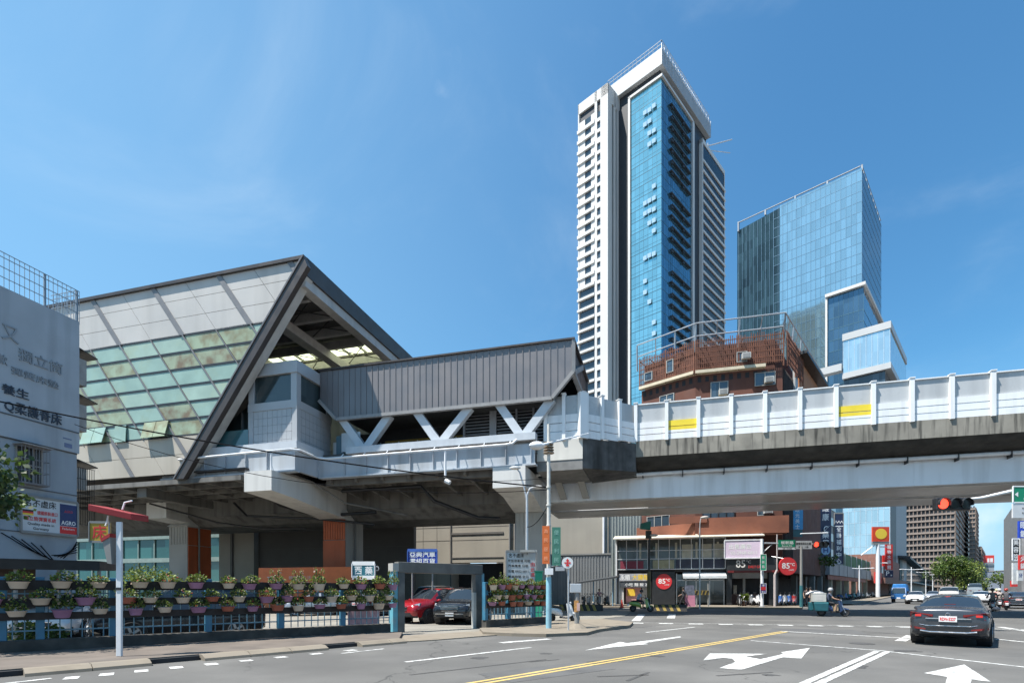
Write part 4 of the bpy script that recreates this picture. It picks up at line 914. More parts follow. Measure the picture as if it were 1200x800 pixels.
for k, z in enumerate((27.9, 28.5)):
    pts = [Vl-ST.u*.5, V1-ST.w*.5, V0-ST.w*.4+ST.u*.2, V3+ST.u*.3]
    for a, b in zip(pts, pts[1:]):
        a2 = up(a, z-(.25 if k == 0 else 0))+ST.w*(0 if k else 1.0); b2 = up(b, z-(.25 if k == 0 else 0))+ST.w*(0 if k else 1.0); mb.tube(a2, b2, .07, n=6)
        L_ = (b-a).length; n = max(2, int(L_/1.7))
        for i in range(n+1):
            q = a.lerp(b, i/n)
            if k: mb.tube(up(q, 28.5), up(q, 28.5)+ST.w*2.3+Vector((0, 0, -1.6)), .045, n=5)
            if k and i % 2 == 0: mb.tube(up(q, 26.0)+ST.w*.9, up(q, 28.45)+ST.w*.1, .09, n=6)
mb.build('roof_frame', galv, bb)
fr, u0, w0, l = faces[2]
mb = MB(); mb.fbox(fr, u0+4.2, u0+5.4, w0-.25, w0-.01, 19, 26.9); mb.build('galvanized_panel', M('dull_galv', (.42, .43, .43), .5, .2, var=.15, streak=.4), bb)
mb = MB(); mb.fbox(fr, u0+6.2, u0+16, w0-.2, w0-.01, 22.6, 26.2); mb.fbox(fr, u0+6.2, u0+15, w0-.2, w0-.01, 18, 21.6); mb.build('orange_panel', M('side_orange', (.36, .14, .05), .7, var=.15), bb)
mb = MB(); mb.fbox(fr, u0+5.5, u0+17.5, w0-1.1, w0, 26.4, 26.7); mb.fbox(fr, u0+6, u0+16, w0-.7, w0, 21.8, 22.2); mb.build('side_canopy', black, bb)
mb = MB(); mb.fbox(fr, u0+.2, u0+4.0, w0-.06, w0-.005, 3.5, 23.3)
for i in range(9): mb.fbox(fr, u0+.3+i*.42, u0+.45+i*.42, w0-.14, w0-.06, 3.5, 23.3)
mb.build('dark_sheet_flank', M('flank_dark', (.05, .035, .03), .8, var=.3, streak=.4), bb)
# windows: frame with panes and sill, some with an air conditioner
def window(par, fr, u, w, z, ww, hh, nx=2, ac=False, fm=None):
    f = MB()
    for a in range(nx+1): f.fbox(fr, u+ww*a/nx-.04, u+ww*a/nx+.04, w-.1, w-.02, z, z+hh)
    f.fbox(fr, u-.04, u+ww+.04, w-.1, w-.02, z-.06, z); f.fbox(fr, u-.04, u+ww+.04, w-.1, w-.02, z+hh, z+hh+.06)
    f = f.build('window', fm or M('old_white_frame', (.32, .32, .3), .6, var=.15), par)
    p = MB(); p.fbox(fr, u, u+ww, w-.04, w-.01, z, z+hh); p.build('pane', wing_gl, f)
    if ac:
        a = MB(); a.fbox(fr, u+ww*.45, u+ww*.45+.8, w-.55, w-.1, z+.1, z+.65); a.fbox(fr, u+ww*.45+.08, u+ww*.45+.72, w-.57, w-.55, z+.16, z+.58, 1)
        a.build('air_conditioner', [M('ac_casing', (.5, .49, .45), .5, var=.1, streak=.3), grey], f)
fr1, ua, wa, la1 = faces[1]; fr0, ub, wb, lb1 = faces[0]
window(bb, fr1, ST.hitw(838, HZ, wa)[0], wa, 21.0, 1.6, 1.5, 2, True); window(bb, fr1, ST.hitw(890, HZ, wa)[0], wa, 21.8, 1.8, 1.2, 2, True)
window(bb, fr0, ub+2.2, wb, 20.9, 1.6, 1.3, 2, True); window(bb, fr1, ST.hitw(868, HZ, wa)[0]+0, wa-.4, 24.2, .9, .9, 1, True)
window(bb, fr0, ub+.6, wb-.4, 24.2, .9, .8, 1); window(bb, fr0, ub+3.2, wb-.4, 24.4, .7, 1.2, 1)
window(bb, fr1, ST.hitw(828, HZ, wa)[0], wa, 8.9, 3.0, 1.4, 4, fm=black); window(bb, fr1, ST.hitw(893, HZ, wa)[0], wa, 9.0, 1.1, 1.4, 1, True); window(bb, fr0, ub+.7, wb, 8.3, 2.6, 1.2, 3)
for i, z in enumerate((12.2, 15.6)):
    for px in (830, 870): window(bb, fr1, ST.hitw(px, HZ, wa)[0], wa, z, 1.9, 1.5, 2, i == 1)
mb = MB()
mb.fbox(ST, ua-.2, ua+la1-.1, wa-1.2, wa-1.0, 7.1, 8.75); mb.fbox(ST, ua-.2, ua+la1-.1, wa-1.0, wa, 7.1, 7.3)
mb.fbox(fr0, ub, ub+lb1+.4, wb-1.1, wb-.95, 7.0, 8.3); mb.fbox(ST, ua-3.0, ua+.6, wa-1.35, wa-1.21, 8.3, 8.95)
mb.build('balcony_parapet', orangew, bb)
# two storey shop front, on the cross street
TF2 = 56.0
pa, pb = V2(722, TF2), V2(911, TF2)
shop = thing('shop_row', 'shop row with white framed upper glazing and cream awning below the brick building', 'shop building', ST.to((pa+pb)/2, TF2, 0))
S_ = lambda px: V2(px, TF2)
mb = MB(); mb.fbox(ST, pa, S_(905), 58.5, 59, 0, 6.9); mb.fbox(ST, pa, pa+.25, TF2, 58.5, 0, 6.9); mb.fbox(ST, pa, pb, TF2+.3, 58.5, 3.45, 3.7); mb.build('wall', M('shop_dark_wall', (.05, .05, .052), .7, var=.3, scale=1), shop)
mb = MB(); mb.hexa([ST.to(pa-.2, 54.7, 6.75), ST.to(S_(893), 54.7, 6.75), ST.to(S_(893), 57, 7.15), ST.to(pa-.2, 57, 7.15)], [ST.to(pa-.2, 54.7, 6.85), ST.to(S_(893), 54.7, 6.85), ST.to(S_(893), 57, 7.3), ST.to(pa-.2, 57, 7.3)]); mb.build('awning', M('awning_cream', (.6, .56, .46), .6, var=.1, streak=.2), shop)
mb = MB()
for i in range(11): s = pa+(S_(850)-pa)*i/10; mb.fbox(ST, s-.03, s+.03, TF2-.06, TF2, 3.7, 6.8)
for z in (3.7, 4.75, 5.6, 6.75): mb.fbox(ST, pa, S_(850), TF2-.05, TF2-.005, z, z+.06)
mb.fbox(ST, pa-.05, pa+.1, TF2-.1, TF2+.05, 0, 6.8)
mb.build('upper_frame', white, shop)
mb = MB(); mb.fbox(ST, pa+.1, S_(850), TF2+.02, TF2+.05, 3.75, 6.75); mb.build('upper_glass', glassy('shop_upper_glass', (.05, .055, .05), .08, 0, var=.5, size=(1.15, 1.15, 3), spec=.7), shop)
pan = [M('panel_maroon', (.2, .03, .05), .5), M('panel_olive', (.32, .31, .2), .6, var=.2), M('panel_navy', (.03, .035, .06), .5), M('blind_cream', (.45, .44, .36), .7, var=.15)]
mb = MB(); mb.fbox(ST, S_(727), S_(754), TF2-.03, TF2+.015, 3.8, 4.6, 0); mb.fbox(ST, S_(765), S_(790), TF2-.03, TF2+.015, 3.8, 4.65, 1); mb.fbox(ST, S_(792), S_(849), TF2-.03, TF2+.015, 3.8, 4.65, 2)
for a, b in ((799, 812), (822, 834), (836, 848)): mb.fbox(ST, S_(a), S_(b), TF2+.0, TF2+.018, 4.8, 6.2, 3)
for a in (749, 768, 791, 815, 840): mb.fbox(ST, S_(a), S_(a+2.5), TF2-.02, TF2+.016, 4.8, 6.4, 3)
mb.build('upper_panel', pan, shop)
# ground floor bays
mb = MB(); mb.fbox(ST, S_(764), S_(791), TF2-.1, TF2+.2, 0, 3.45); mb.fbox(ST, S_(851), S_(857), TF2-.4, TF2+.2, 0, 3.4); mb.fbox(ST, S_(900), S_(911), TF2-.4, TF2+.4, 0, 3.4); mb.build('black_panel', M('panel_black', (.022, .023, .025), .4, var=.2), shop)
mb = MB(); mb.fbox(ST, S_(793), S_(850), TF2+.5, TF2+.54, .3, 3.2); mb.build('shop_glass', glassy('shop_glass', (.07, .08, .075), .06, 0, var=.6, size=(1, 1, 1.2), spec=.8), shop)
mb = MB()
for px in (793, 804, 816, 832, 849): mb.fbox(ST, S_(px)-.05, S_(px)+.05, TF2+.4, TF2+.5, .1, 3.3)
mb.fbox(ST, S_(793), S_(850), TF2+.4, TF2+.5, 2.55, 2.65)
mb.build('shop_frame', galv, shop)
mb = MB(); mb.hexa([ST.to(S_(800), 54.9, 2.75), ST.to(S_(850), 54.9, 2.75), ST.to(S_(850), 56.4, 3.2), ST.to(S_(800), 56.4, 3.2)], [ST.to(S_(800), 54.9, 3.0), ST.to(S_(850), 54.9, 3.0), ST.to(S_(850), 56.4, 3.42), ST.to(S_(800), 56.4, 3.42)]); mb.build('shop_awning', M('awning_white', (.6, .64, .66), .5), shop)
mb = MB(); mb.fbox(ST, S_(733), S_(751), TF2+.6, TF2+.8, .2, 2.4, 0); mb.fbox(ST, S_(735), S_(744), TF2+.5, TF2+.6, 1.0, 1.7, 1); mb.fbox(ST, S_(725), S_(731), TF2-.1, TF2+.5, 0, 2.6, 2)
mb.fbox(ST, S_(752), S_(763), TF2+.7, TF2+.8, .2, 2.5, 2)
mb.build('shop_display', [M('display_pink', (.65, .33, .32), .6, var=.25, scale=2), M('display_yellow', (.75, .5, .05), .6), M('display_white', (.5, .49, .47), .6, var=.2, scale=2)], shop)
mb = MB(); mb.fbox(ST, S_(860), S_(898), 57.6, 57.9, 0, 1.2, 0); mb.fbox(ST, S_(858), S_(899), TF2-.1, TF2+.3, 2.75, 3.3, 1); mb.fbox(ST, S_(872), S_(875), TF2+.8, TF2+1, 0, 3, 1); mb.fbox(ST, S_(862), S_(866), 57.5, 57.6, 1.2, 2.1, 2)
mb.build('cafe_counter', [M('counter_red', (.09, .03, .025), .5), M('shutter_box', (.28, .28, .27), .6), M('menu_light', (.5, .45, .38), .6, var=.5, scale=4)], shop)
# ------------------------------------------------------------------ signs
def board(name, label, cat, c, right, w, h, bmat, texts, th=.12, frame=None, group=None, upv=(0, 0, 1), logo=None, parent=None):
    c = Vector(c); right = Vector(right).normalized(); upv = Vector(upv); n = right.cross(upv)      # n points at the viewer
    t = thing(name, label, cat, c-upv*h/2, group)
    x = right*w/2; y = upv*h/2
    mb = MB(); mb.hexa([c-x-y-n*th, c+x-y-n*th, c+x-y, c-x-y], [c-x+y-n*th, c+x+y-n*th, c+x+y, c-x+y]); mb.build('panel', bmat, t)
    if frame:
        mb = MB(); g = min(w, h)*.045
        for s_ in (-1, 1):
            mb.bar(c+x*s_-y, c+x*s_+y, g, th*.8, n); mb.bar(c+y*s_-x, c+y*s_+x, th*.8, g, n)
        mb.build('frame', frame, t)
    mats = []; mb = MB()
    for body, dx, dy, hh, ww, mat, *vert in texts:
        if mat not in mats: mats.append(mat)
        k = mats.index(mat); o = c+n*.006
        if vert:
            for i, chh in enumerate(body):
                if chh != ' ': text(mb, chh, o+right*dx+upv*(dy-i*vert[0]), right, upv, hh, ww, k, bold=hh*.018)
        else: text(mb, body, o+right*dx+upv*dy, right, upv, hh, ww, k, bold=hh*.018)
    if texts: mb.build('lettering', mats, t, fix=False)
    if logo: logo(t, c, right, upv, n)
    return t
def sp_(px, py, T): return ST.to(*ST.hitw(px, py, T))
tw_ = M('letter_white', (.8, .8, .78), .5, var=0); tr_ = M('letter_red', (.62, .03, .03), .5, var=0); tk_ = M('letter_black', (.02, .02, .02), .5, var=0); ty_ = M('letter_yellow', (.8, .55, .05), .5, var=0); tb_ = M('letter_navy', (.03, .06, .22), .5, var=0)
u_ = ST.u
def disc(mb, c, n, r, th, k=0): mb.lathe(Vector(c), [(.001, 0), (r, 0), (r, th), (.001, th)], 28, k, n)
def round85(name, label, c, right, r, double=False):
    n = right.cross(Vector((0, 0, 1))); t = thing(name, label, 'sign', Vector(c)-Vector((0, 0, r)))
    mb = MB(); disc(mb, Vector(c)-n*.2, n, r, .2); mb.build('disc', M('sign_round_red', (.6, .035, .04), .4, var=.05), t)
    mb = MB(); text(mb, '85', Vector(c)+n*.006-right*r*.25+Vector((0, 0, r*.05)), right, (0, 0, 1), r*.62, r*.85, 0, bold=r*.02); text(mb, '°C', Vector(c)+n*.006+right*r*.5+Vector((0, 0, r*.2)), right, (0, 0, 1), r*.32, r*.5, 0, bold=r*.012)
    text(mb, 'CAFE', Vector(c)+n*.006+right*r*.36-Vector((0, 0, r*.42)), right, (0, 0, 1), r*.18, r*.6)
    mb.build('lettering', tw_, t, fix=False); return t
round85('round_sign', 'round red sign with white numerals on the black shop panel', sp_(778, 681, 55.85), u_, .78)
t = round85('round_sign', 'round red hanging sign with white numerals at the cafe corner', P(923.5, 663, 50.5), WD.u, .85)
mb = MB(); c = P(923.5, 663, 50.55); mb.tube(c+Vector((-.3, 0, .7)), c+Vector((-1.2, .8, 1.0)), .03); mb.build('bracket', galv, t)
board('shop_sign', 'black cafe fascia sign with big white numerals and small red letters', 'sign', sp_(881, 661, 55.5), u_, S_(911)-S_(852), 1.35, M('sign_black', (.025, .027, .03), .4, var=.1), [('85', -1.0, .08, .72, .82, tw_), ('°C', -.28, .27, .3, .42, tw_), ('DAILY CAFE', .35, -.22, .24, 1.3, tr_)], th=.35)
mb = MB(); mb.fbox(ST, S_(852), S_(911), 55.4, 55.9, 3.3, 3.5); o = mb.build('red_base_strip', M('strip_red', (.14, .015, .015), .4), shop)
board('shop_sign', 'pale lilac billboard above the black cafe fascia sign', 'sign', sp_(870, 643, 54.5), u_, 3.2, 1.72, M('sign_lilac', (.7, .58, .7), .4, var=.12, scale=.4), [('出售廣告', -.2, .25, .5, 2.0, tw_), ('02-2968-6811', .1, -.35, .3, 2.3, tw_)], th=.15, frame=white)
board('shop_sign', 'patchy white and yellow shop sign left of the black panel', 'sign', sp_(743.5, 676, 55.7), u_, 3.1, .75, M('sign_greywhite', (.36, .36, .38), .5, var=.35, scale=1.6), [('永順', -.95, 0, .55, 1.0, tw_), ('大腸麵', .6, 0, .58, 1.6, ty_)], th=.1)
board('shop_sign', 'dark strip sign with small white letters under the patchy white shop sign', 'sign', sp_(744, 684.5, 55.75), u_, 2.9, .6, M('sign_slate', (.07, .075, .085), .5, var=.2), [('小吃 麵 飯 2', .1, 0, .34, 2.2, tw_)], th=.1)
# ================================================================== shops along the far road, left side
NW = 14.6
D_ = lambda px, w=NW: DN.hitw(px, HZ, w)
def dz(px, py, w=NW): return DN.hitw(px, py, w)[2]
fl = thing('dark_ribbed_building', 'dark brown building clad in vertical ribs behind the dark blue vertical signs', 'building', DN.to(D_(945)[0], NW, 0))
a, b = D_(937)[0], D_(974)[0]
mb = MB(); mb.fbox(DN, a, b, NW+.6, NW+12, 3.6, 16); mb.fbox(DN, a, b, NW+4, NW+12, 0, 3.6); mb.build('wall', M('ribbed_dark', (.05, .035, .03), .7, var=.25), fl)
mb = MB()
for i in range(int((b-a)/.7)): mb.fbox(DN, a+i*.7, a+i*.7+.28, NW+.3, NW+.6, 3.6, 16)
mb.build('rib', M('rib_brown', (.085, .06, .05), .6, var=.2), fl)
mb = MB(); mb.fbox(DN, a, b, NW+1, NW+1.3, 3.0, 4.2, 0)
for i in range(5): mb.fbox(DN, a+i*(b-a)/4-.3, a+i*(b-a)/4+.3, NW+.3, NW+.9, 0, 3.6, 1)
mb.build('arcade', [M('arcade_band', (.09, .08, .075), .6, var=.3), M('arcade_column', (.2, .19, .17), .7)], fl)
# low shop row with long fascia
lr = thing('low_shop_row', 'low shop row with a long weathered grey fascia and open arcade', 'shop building', DN.to(D_(995)[0], NW, 0))
a, b = D_(969)[0], D_(1019)[0]
mb = MB(); mb.fbox(DN, a, b, NW+4.5, NW+10, 0, 5.6); mb.fbox(DN, a, b, NW+.4, NW+10, 5.2, 5.5)
mb.build('wall', M('shop_dark_wall', (.05, .05, .052), .7), lr)
mb = MB(); mb.fbox(DN, a, b, NW-.3, NW+.3, 3.9, 5.7, 0)
for i in range(6): mb.fbox(DN, a+(b-a)*i/6+.1, a+(b-a)*i/6+.2, NW-.36, NW-.3, 3.9, 5.7, 1)
mb.build('fascia', [M('fascia_grey', (.3, .3, .31), .6, var=.2, scale=.4, streak=.4), grey], lr)
mb = MB(); mb.fbox(DN, a, b-8, NW-.15, NW, 3.2, 3.85); mb.build('red_strip', M('strip_maroon', (.2, .05, .035), .6, var=.3, scale=.6), lr)
mb = MB()
for i in range(6): mb.fbox(DN, a+(b-a)*(i+.5)/6-.35, a+(b-a)*(i+.5)/6+.35, NW, NW+.7, 0, 3.9)
mb.build('arcade_column', M('arcade_cream', (.42, .36, .25), .7, var=.15, streak=.3), lr)
gb = thing('grey_slab_building', 'narrow grey slab building beside the navy vertical sign', 'building', DN.to(D_(985)[0], NW+1, 0))
a, b = D_(975)[0], D_(989)[0]
mb = MB(); mb.fbox(DN, a, b, NW+1.2, NW+14, 5.6, 17); mb.build('wall', M('slab_grey_wall', (.3, .29, .27), .75, var=.15, streak=.3), gb)
mb = MB()
for i in range(4): mb.fbox(DN, a+.6, b-.6, NW+1.1, NW+1.2, 7+i*2.6, 8.3+i*2.6)
mb.build('window_band', wing_gl, gb)
net = thing('green_netting_screen', 'green netting screen stretched behind the low shop row', 'screen', DN.to(D_(1005, 16)[0], 16.5, 0))
a, b = D_(985, 16)[0], D_(1022, 16)[0]
mb = MB(); mb.fbox(DN, a, b, 16.5, 16.6, 5.6, 8.6); mb.build('net', M('net_green', (.1, .2, .1), .8, var=.25, scale=.5), net)
mb = MB()
for i in range(7): mb.tube(DN.to(a+(b-a)*i/6, 16.4, 5.6), DN.to(a+(b-a)*i/6, 16.4, 8.8), .07)
mb.build('post', galv, net)
ra = thing('red_awning_shop', 'brick shop with brown awning and red corner panel past the white sign pole', 'shop building', DN.to(D_(1045)[0], NW, 0))
a, b = D_(1024)[0], D_(1058)[0]
mb = MB(); mb.fbox(DN, a, b, NW+3, NW+12, 0, 4.4); mb.fbox(DN, a+18, b, NW+1, NW+12, 4.4, 11); mb.build('wall', M('far_brick', (.24, .12, .09), .8, var=.2, streak=.3), ra)
mb = MB(); mb.hexa([DN.to(a+8, NW-1.5, 3.2), DN.to(b, NW-1.5, 3.2), DN.to(b, NW+3, 4.3), DN.to(a+8, NW+3, 4.3)], [DN.to(a+8, NW-1.5, 4.6), DN.to(b, NW-1.5, 4.6), DN.to(b, NW+3, 5.6), DN.to(a+8, NW+3, 5.6)]); mb.build('awning', M('awning_brown', (.17, .09, .07), .7, var=.2), ra)
mb = MB(); mb.fbox(DN, a, a+8, NW-.8, NW, 3.2, 5.8); mb.build('corner_panel', M('panel_scarlet', (.55, .05, .04), .5, var=.1), ra)
mb = MB()
for i in range(5): mb.fbox(DN, a+19+i*8, a+23+i*8, NW+.9, NW+1, 6.2, 9)
mb.build('window', wing_gl, ra)
th = thing('teal_hall', 'long dark teal hall with a low shed in front beyond the shops', 'building', DN.to(D_(1075)[0], NW, 0))
a, b = D_(1059)[0], D_(1090)[0]
mb = MB(); mb.fbox(DN, a, b, NW+1, NW+30, 0, 13); mb.build('wall', M('teal_dark', (.05, .085, .095), .6, var=.2, scale=.2), th)
mb = MB(); mb.hexa([DN.to(a-2, NW-2, 13), DN.to(b, NW-2, 10), DN.to(b, NW+30, 12), DN.to(a-2, NW+30, 16)], [DN.to(a-2, NW-2, 13.8), DN.to(b, NW-2, 10.8), DN.to(b, NW+30, 12.8), DN.to(a-2, NW+30, 16.8)]); mb.build('roof', darkclad, th)
mb = MB(); mb.fbox(DN, a+4, b-10, NW+.8, NW+1, 5.5, 9.5); mb.build('glazing', glassy('hall_glass', (.05, .16, .18), .1, .3, var=.3, size=(3, 3, 3)), th)
mb = MB(); mb.fbox(DN, a, b, NW-3, NW+.7, 4.2, 4.7); mb.fbox(DN, a, b, NW, NW+.7, 0, 4.2); mb.build('shed', M('shed_beige', (.4, .36, .3), .7, var=.15), th)
# vertical signs
wv = Vector((.86, -.5, 0)).normalized()
def vsign(name, label, px, pt, pb, Y, pw, mat, chars, tm, th=.25, k=1.0, group=None, frame=None, logo=None, hh=None):
    c = P(px, (pt+pb)/2, Y); h = (pb-pt)*Y/F; w = pw*Y/F
    n = len(chars); st = h/max(n, 1); g = (hh or min(st*.78, w*.78))
    return board(name, label, 'sign', c, WD.u, w, h, mat, [(chars, 0, h/2-st/2, g, g*.95, tm, st)] if n else [], th, frame, group, logo=logo)
navy = M('sign_navy', (.018, .028, .075), .4, var=.1)
vsign('vertical_sign', 'light blue vertical sign at the right edge of the brick building', 934.5, 594, 620, 55, 13, M('sign_sky', (.09, .35, .62), .4), '眼光美士', tw_)
vsign('hanging_sign', 'small dark teal sign just under the light blue vertical sign', 934, 620.5, 628.5, 55, 13, M('sign_teal', (.06, .16, .17), .5), '', tw_)
def hlogo(t, c, r, u, n):
    mb = MB(); q = c-u*2.72+n*.01; disc(mb, q, n, .62, .02); o = mb.build('roundel', M('roundel_blue', (.25, .42, .6), .4), t)
    mb = MB(); text(mb, 'H', q+n*.03, r, u, .6, .62, 0, .03); mb.build('lettering', tb_, t, fix=False)
    mb = MB(); q = c+u*.1+n*.012
    mb.torus(q+r*.1, (n+r*.3), .42, .07); mb.bar(q-r*.55-u*.55, q+r*.5+u*.5, .1, .03); mb.build('leaf_emblem', tw_, t)
vsign('vertical_sign', 'tall dark navy vertical sign with white leaf emblem and pale roundel at its foot', 967.5, 590, 652, 72, 13, navy, '維康 藥局 ', tw_, logo=hlogo)
vsign('vertical_sign', 'narrow white light strip at the left of the tall dark navy sign', 959.4, 594, 611, 72, 2.2, M('sign_whitebox', (.6, .62, .62), .5), '', tw_)
def flogo(t, c, r, u, n):
    mb = MB(); q = c+u*2.55+n*.012
    for a in (-.45, 0, .45): mb.bar(q+r*(a-.25)-u*.2, q+r*a+u*.25, .08, .03, n); mb.bar(q+r*(a+.25)-u*.2, q+r*a+u*.25, .08, .03, n)
    mb.build('emblem', tw_, t)
    mb = MB(); mb.bar(c+u*1.95+n*.01-r*.8, c+u*1.95+n*.01+r*.8, .04, .14, (0, 0, 1)); mb.build('divider', tw_, t)
vsign('vertical_sign', 'navy vertical supermarket sign in a grey frame with six white characters', 983, 601, 661, 82, 10.5, navy, '  全聯福利中心', tw_, frame=grey, logo=flogo)
# pole sign with a plain yellow oval, and the red vertical sign with parking panel
c = P(1031, 626, 112)
ps = thing('pole_sign', 'red square sign with a plain yellow oval on a tall white pole', 'sign', up(P(1029, 660, 112), 0))
mb = MB(); mb.box(c.x-1.75, c.x+1.75, c.y-.4, c.y, c.z-1.5, c.z+1.6); mb.build('panel', M('sign_vermilion', (.62, .06, .02), .4), ps)
mb = MB(); mb.lathe((c.x, c.y-.4, c.z+.1), [(.001, 0), (1.1, 0), (1.1, .04), (.001, .04)], 24, 0, (0, -1, 0), 1.1, 1.0); mb.build('oval', ty_, ps)
mb = MB(); mb.box(c.x-1.8, c.x+1.8, c.y-.35, c.y-.02, c.z-2.1, c.z-1.55); mb.build('base_strip', grey, ps)
mb = MB(); mb.tube((c.x-.4, c.y, 0), (c.x-.4, c.y, c.z-1.5), .42, .36, 12); mb.tube((c.x-.4, c.y, c.z-1.7), (c.x-4, c.y, c.z-4.4), .14); mb.tube((c.x-.3, c.y, c.z-2.6), (c.x+1.6, c.y, c.z-2.6), .1); mb.tube((c.x-.3, c.y, c.z-6), (c.x+1.6, c.y, c.z-6), .1); mb.build('pole', white, ps, smooth=True)
vsign('vertical_sign', 'red vertical sign with white characters beside the white sign pole', 1042, 637.5, 667, 113, 8.4, M('sign_scarlet', (.6, .04, .035), .4), '寵物水族館', tw_)
vsign('vertical_sign', 'narrow red side panel left of the red vertical sign', 1036, 650, 663, 114, 3, M('sign_scarlet', (.6, .04, .035), .4), '', tw_)
c = P(1042, 672, 113); board('parking_sign', 'dark blue parking sign under the red vertical sign', 'sign', c, WD.u, 1.7, 1.5, navy, [('P', -.3, .1, .9, .7, tw_), ('車', .45, -.3, .35, .35, tw_)])
# right edge: building wall and its stack of signs
rb = thing('right_corner_building', 'grey building edge carrying a stack of shop signs at the right of the road', 'building', P(1204, HZ, 80)-Vector((0, 0, EYE)))
a = P(1194, HZ, 82); ua_, wa_ = DN.uw(a)
mb = MB(); mb.fbox(DN, ua_, ua_+40, wa_-14, wa_-.3, 0, 16.5); mb.build('wall', M('edge_grey', (.22, .22, .22), .7, var=.2), rb)
mb = MB()
for i in range(4): mb.fbox(DN, ua_-.1, ua_, wa_-12, wa_-1, 4+i*3, 5.6+i*3)
mb.build('window_band', wing_gl, rb)
vsign('vertical_sign', 'white and black vertical sign at the right edge under the blue sign', 1190.5, 631, 656, 79, 8.5, M('sign_ebony', (.02, .02, .022), .4), '美容院', tw_, frame=white)
vsign('vertical_sign', 'royal blue square sign at the right edge above the black and white sign', 1199.5, 610, 630, 76, 10.5, M('sign_royal', (.02, .06, .45), .4), '眼鏡', tw_)
vsign('vertical_sign', 'blank white light box on the right edge below the black and white sign', 1190, 659, 684, 79, 5.5, M('sign_whitebox', (.6, .62, .62), .5), '', tw_)
vsign('vertical_sign', 'bright red vertical sign at the extreme right edge', 1199, 650, 667, 76, 8.5, M('sign_scarlet', (.6, .04, .035), .4), '火鍋', tw_)
vsign('vertical_sign', 'small white sign at the right edge right of the blank light box', 1196, 668, 680, 78, 6, M('sign_whitebox', (.6, .62, .62), .5), '牙', tb_)
vsign('vertical_sign', 'small red and pink sign at the right edge near the ground', 1189, 680, 687, 80, 7, M('sign_scarlet', (.6, .04, .035), .4), '', tw_)
# ================================================================== far side street signs and signals
def pole(mb, p, h, r0=.08, r1=.06): mb.tube((p.x, p.y, 0), (p.x, p.y, h), r0, r1, 10)
def lens(t, c, n, r, mat, name='lens'):
    mb = MB(); disc(mb, c, n, r, .03); mb.build(name, mat, t)
    mb = MB(); N0 = Vector(n).normalized(); u0 = Vector((0, 0, 1)); x = N0.cross(u0).normalized()
    k = 10
    for i in range(k):
        a0 = math.pi*(-.1+1.2*i/k); a1 = math.pi*(-.1+1.2*(i+1)/k)
        p0 = c+(x*math.cos(a0)+u0*math.sin(a0))*r*1.12; p1 = c+(x*math.cos(a1)+u0*math.sin(a1))*r*1.12
        mb.hexa([p0, p1, p1*1+(c-p1)*.06, p0+(c-p0)*.06], [q+N0*r*.75 for q in (p0, p1, p1+(c-p1)*.06, p0+(c-p0)*.06)])
    mb.build('visor', black, t)
redlamp = lamp('signal_red', (1, .06, .03), 1.6); offlens = M('lens_dark', (.03, .03, .03), .2, var=0)
redsolid = lamp('signal_red_soft', (.9, .1, .05), .5)
def signal(label, c, right, r, pitch, lit=0, n=3, mat=None):
    right = Vector(right).normalized(); nr = right.cross(Vector((0, 0, 1))); t = thing('traffic_signal', label, 'traffic light', Vector(c)-Vector((0, 0, r*1.5)))
    mb = MB(); L2 = pitch*n/2
    a = Vector(c)-right*L2; b = Vector(c)+right*L2
    q = [Vector((0, 0, -r*1.25)), Vector((0, 0, r*1.25))]
    mb.hexa([a+q[0], b+q[0], b+q[0]-nr*.25, a+q[0]-nr*.25], [a+q[1], b+q[1], b+q[1]-nr*.25, a+q[1]-nr*.25]); mb.build('housing', black, t, bevel=.04)
    for i in range(n): lens(t, Vector(c)+right*(i-(n-1)/2)*pitch+nr*.01, nr, r, (mat or redlamp) if i == lit else offlens)
    return t
# near signal hanging from the arm at the right
signal('hanging traffic light with its red lamp lit at the left', P(1118, 590, 20), WD.u, .19, .43)
mp_ = thing('signal_mast', 'grey mast at the right edge with a long white arm over the road', 'signal mast', P(1215, HZ, 19)-Vector((0, 0, EYE)))
b0 = P(1215, HZ, 19); mb = MB(); pole(mb, b0, 6.2, .13, .1); mb.build('pole', galv, mp_, smooth=True)
mb = MB(); mb.tube(up(b0, 5.35), P(1150, 583, 19.9), .07, .05); mb.tube(P(1150, 583, 19.9), P(1100, 588.5, 20.35), .05, .045); mb.build('arm', white, mp_, smooth=True)
green = M('sign_green', (.0, .22, .11), .4, var=.05)
t = board('road_sign', 'green road sign with a white arrow at the upper right edge', 'road sign', P(1203, 579, 18.5), WD.u, .95, .56, green, [('板橋', .12, .06, .22, .42, tw_), ('Banqiao', .1, -.17, .09, .4, tw_)], th=.05, frame=tw_)
mb = MB(); c = P(1203, 579, 18.5)+Vector((-.34, -.008, 0)); mb.poly([c+Vector((-.08, 0, 0)), c+Vector((.04, 0, -.09)), c+Vector((.04, 0, .09))]); mb.build('arrow', tw_, t, fix=False)
board('road_sign', 'white distance panel below the green road sign at the right edge', 'road sign', P(1203, 598, 18.5), WD.u, .95, .5, M('sign_plate_white', (.62, .63, .63), .5), [('::', -.1, 0, .22, .1, tk_), ('::', .12, 0, .22, .1, tk_)], th=.05)
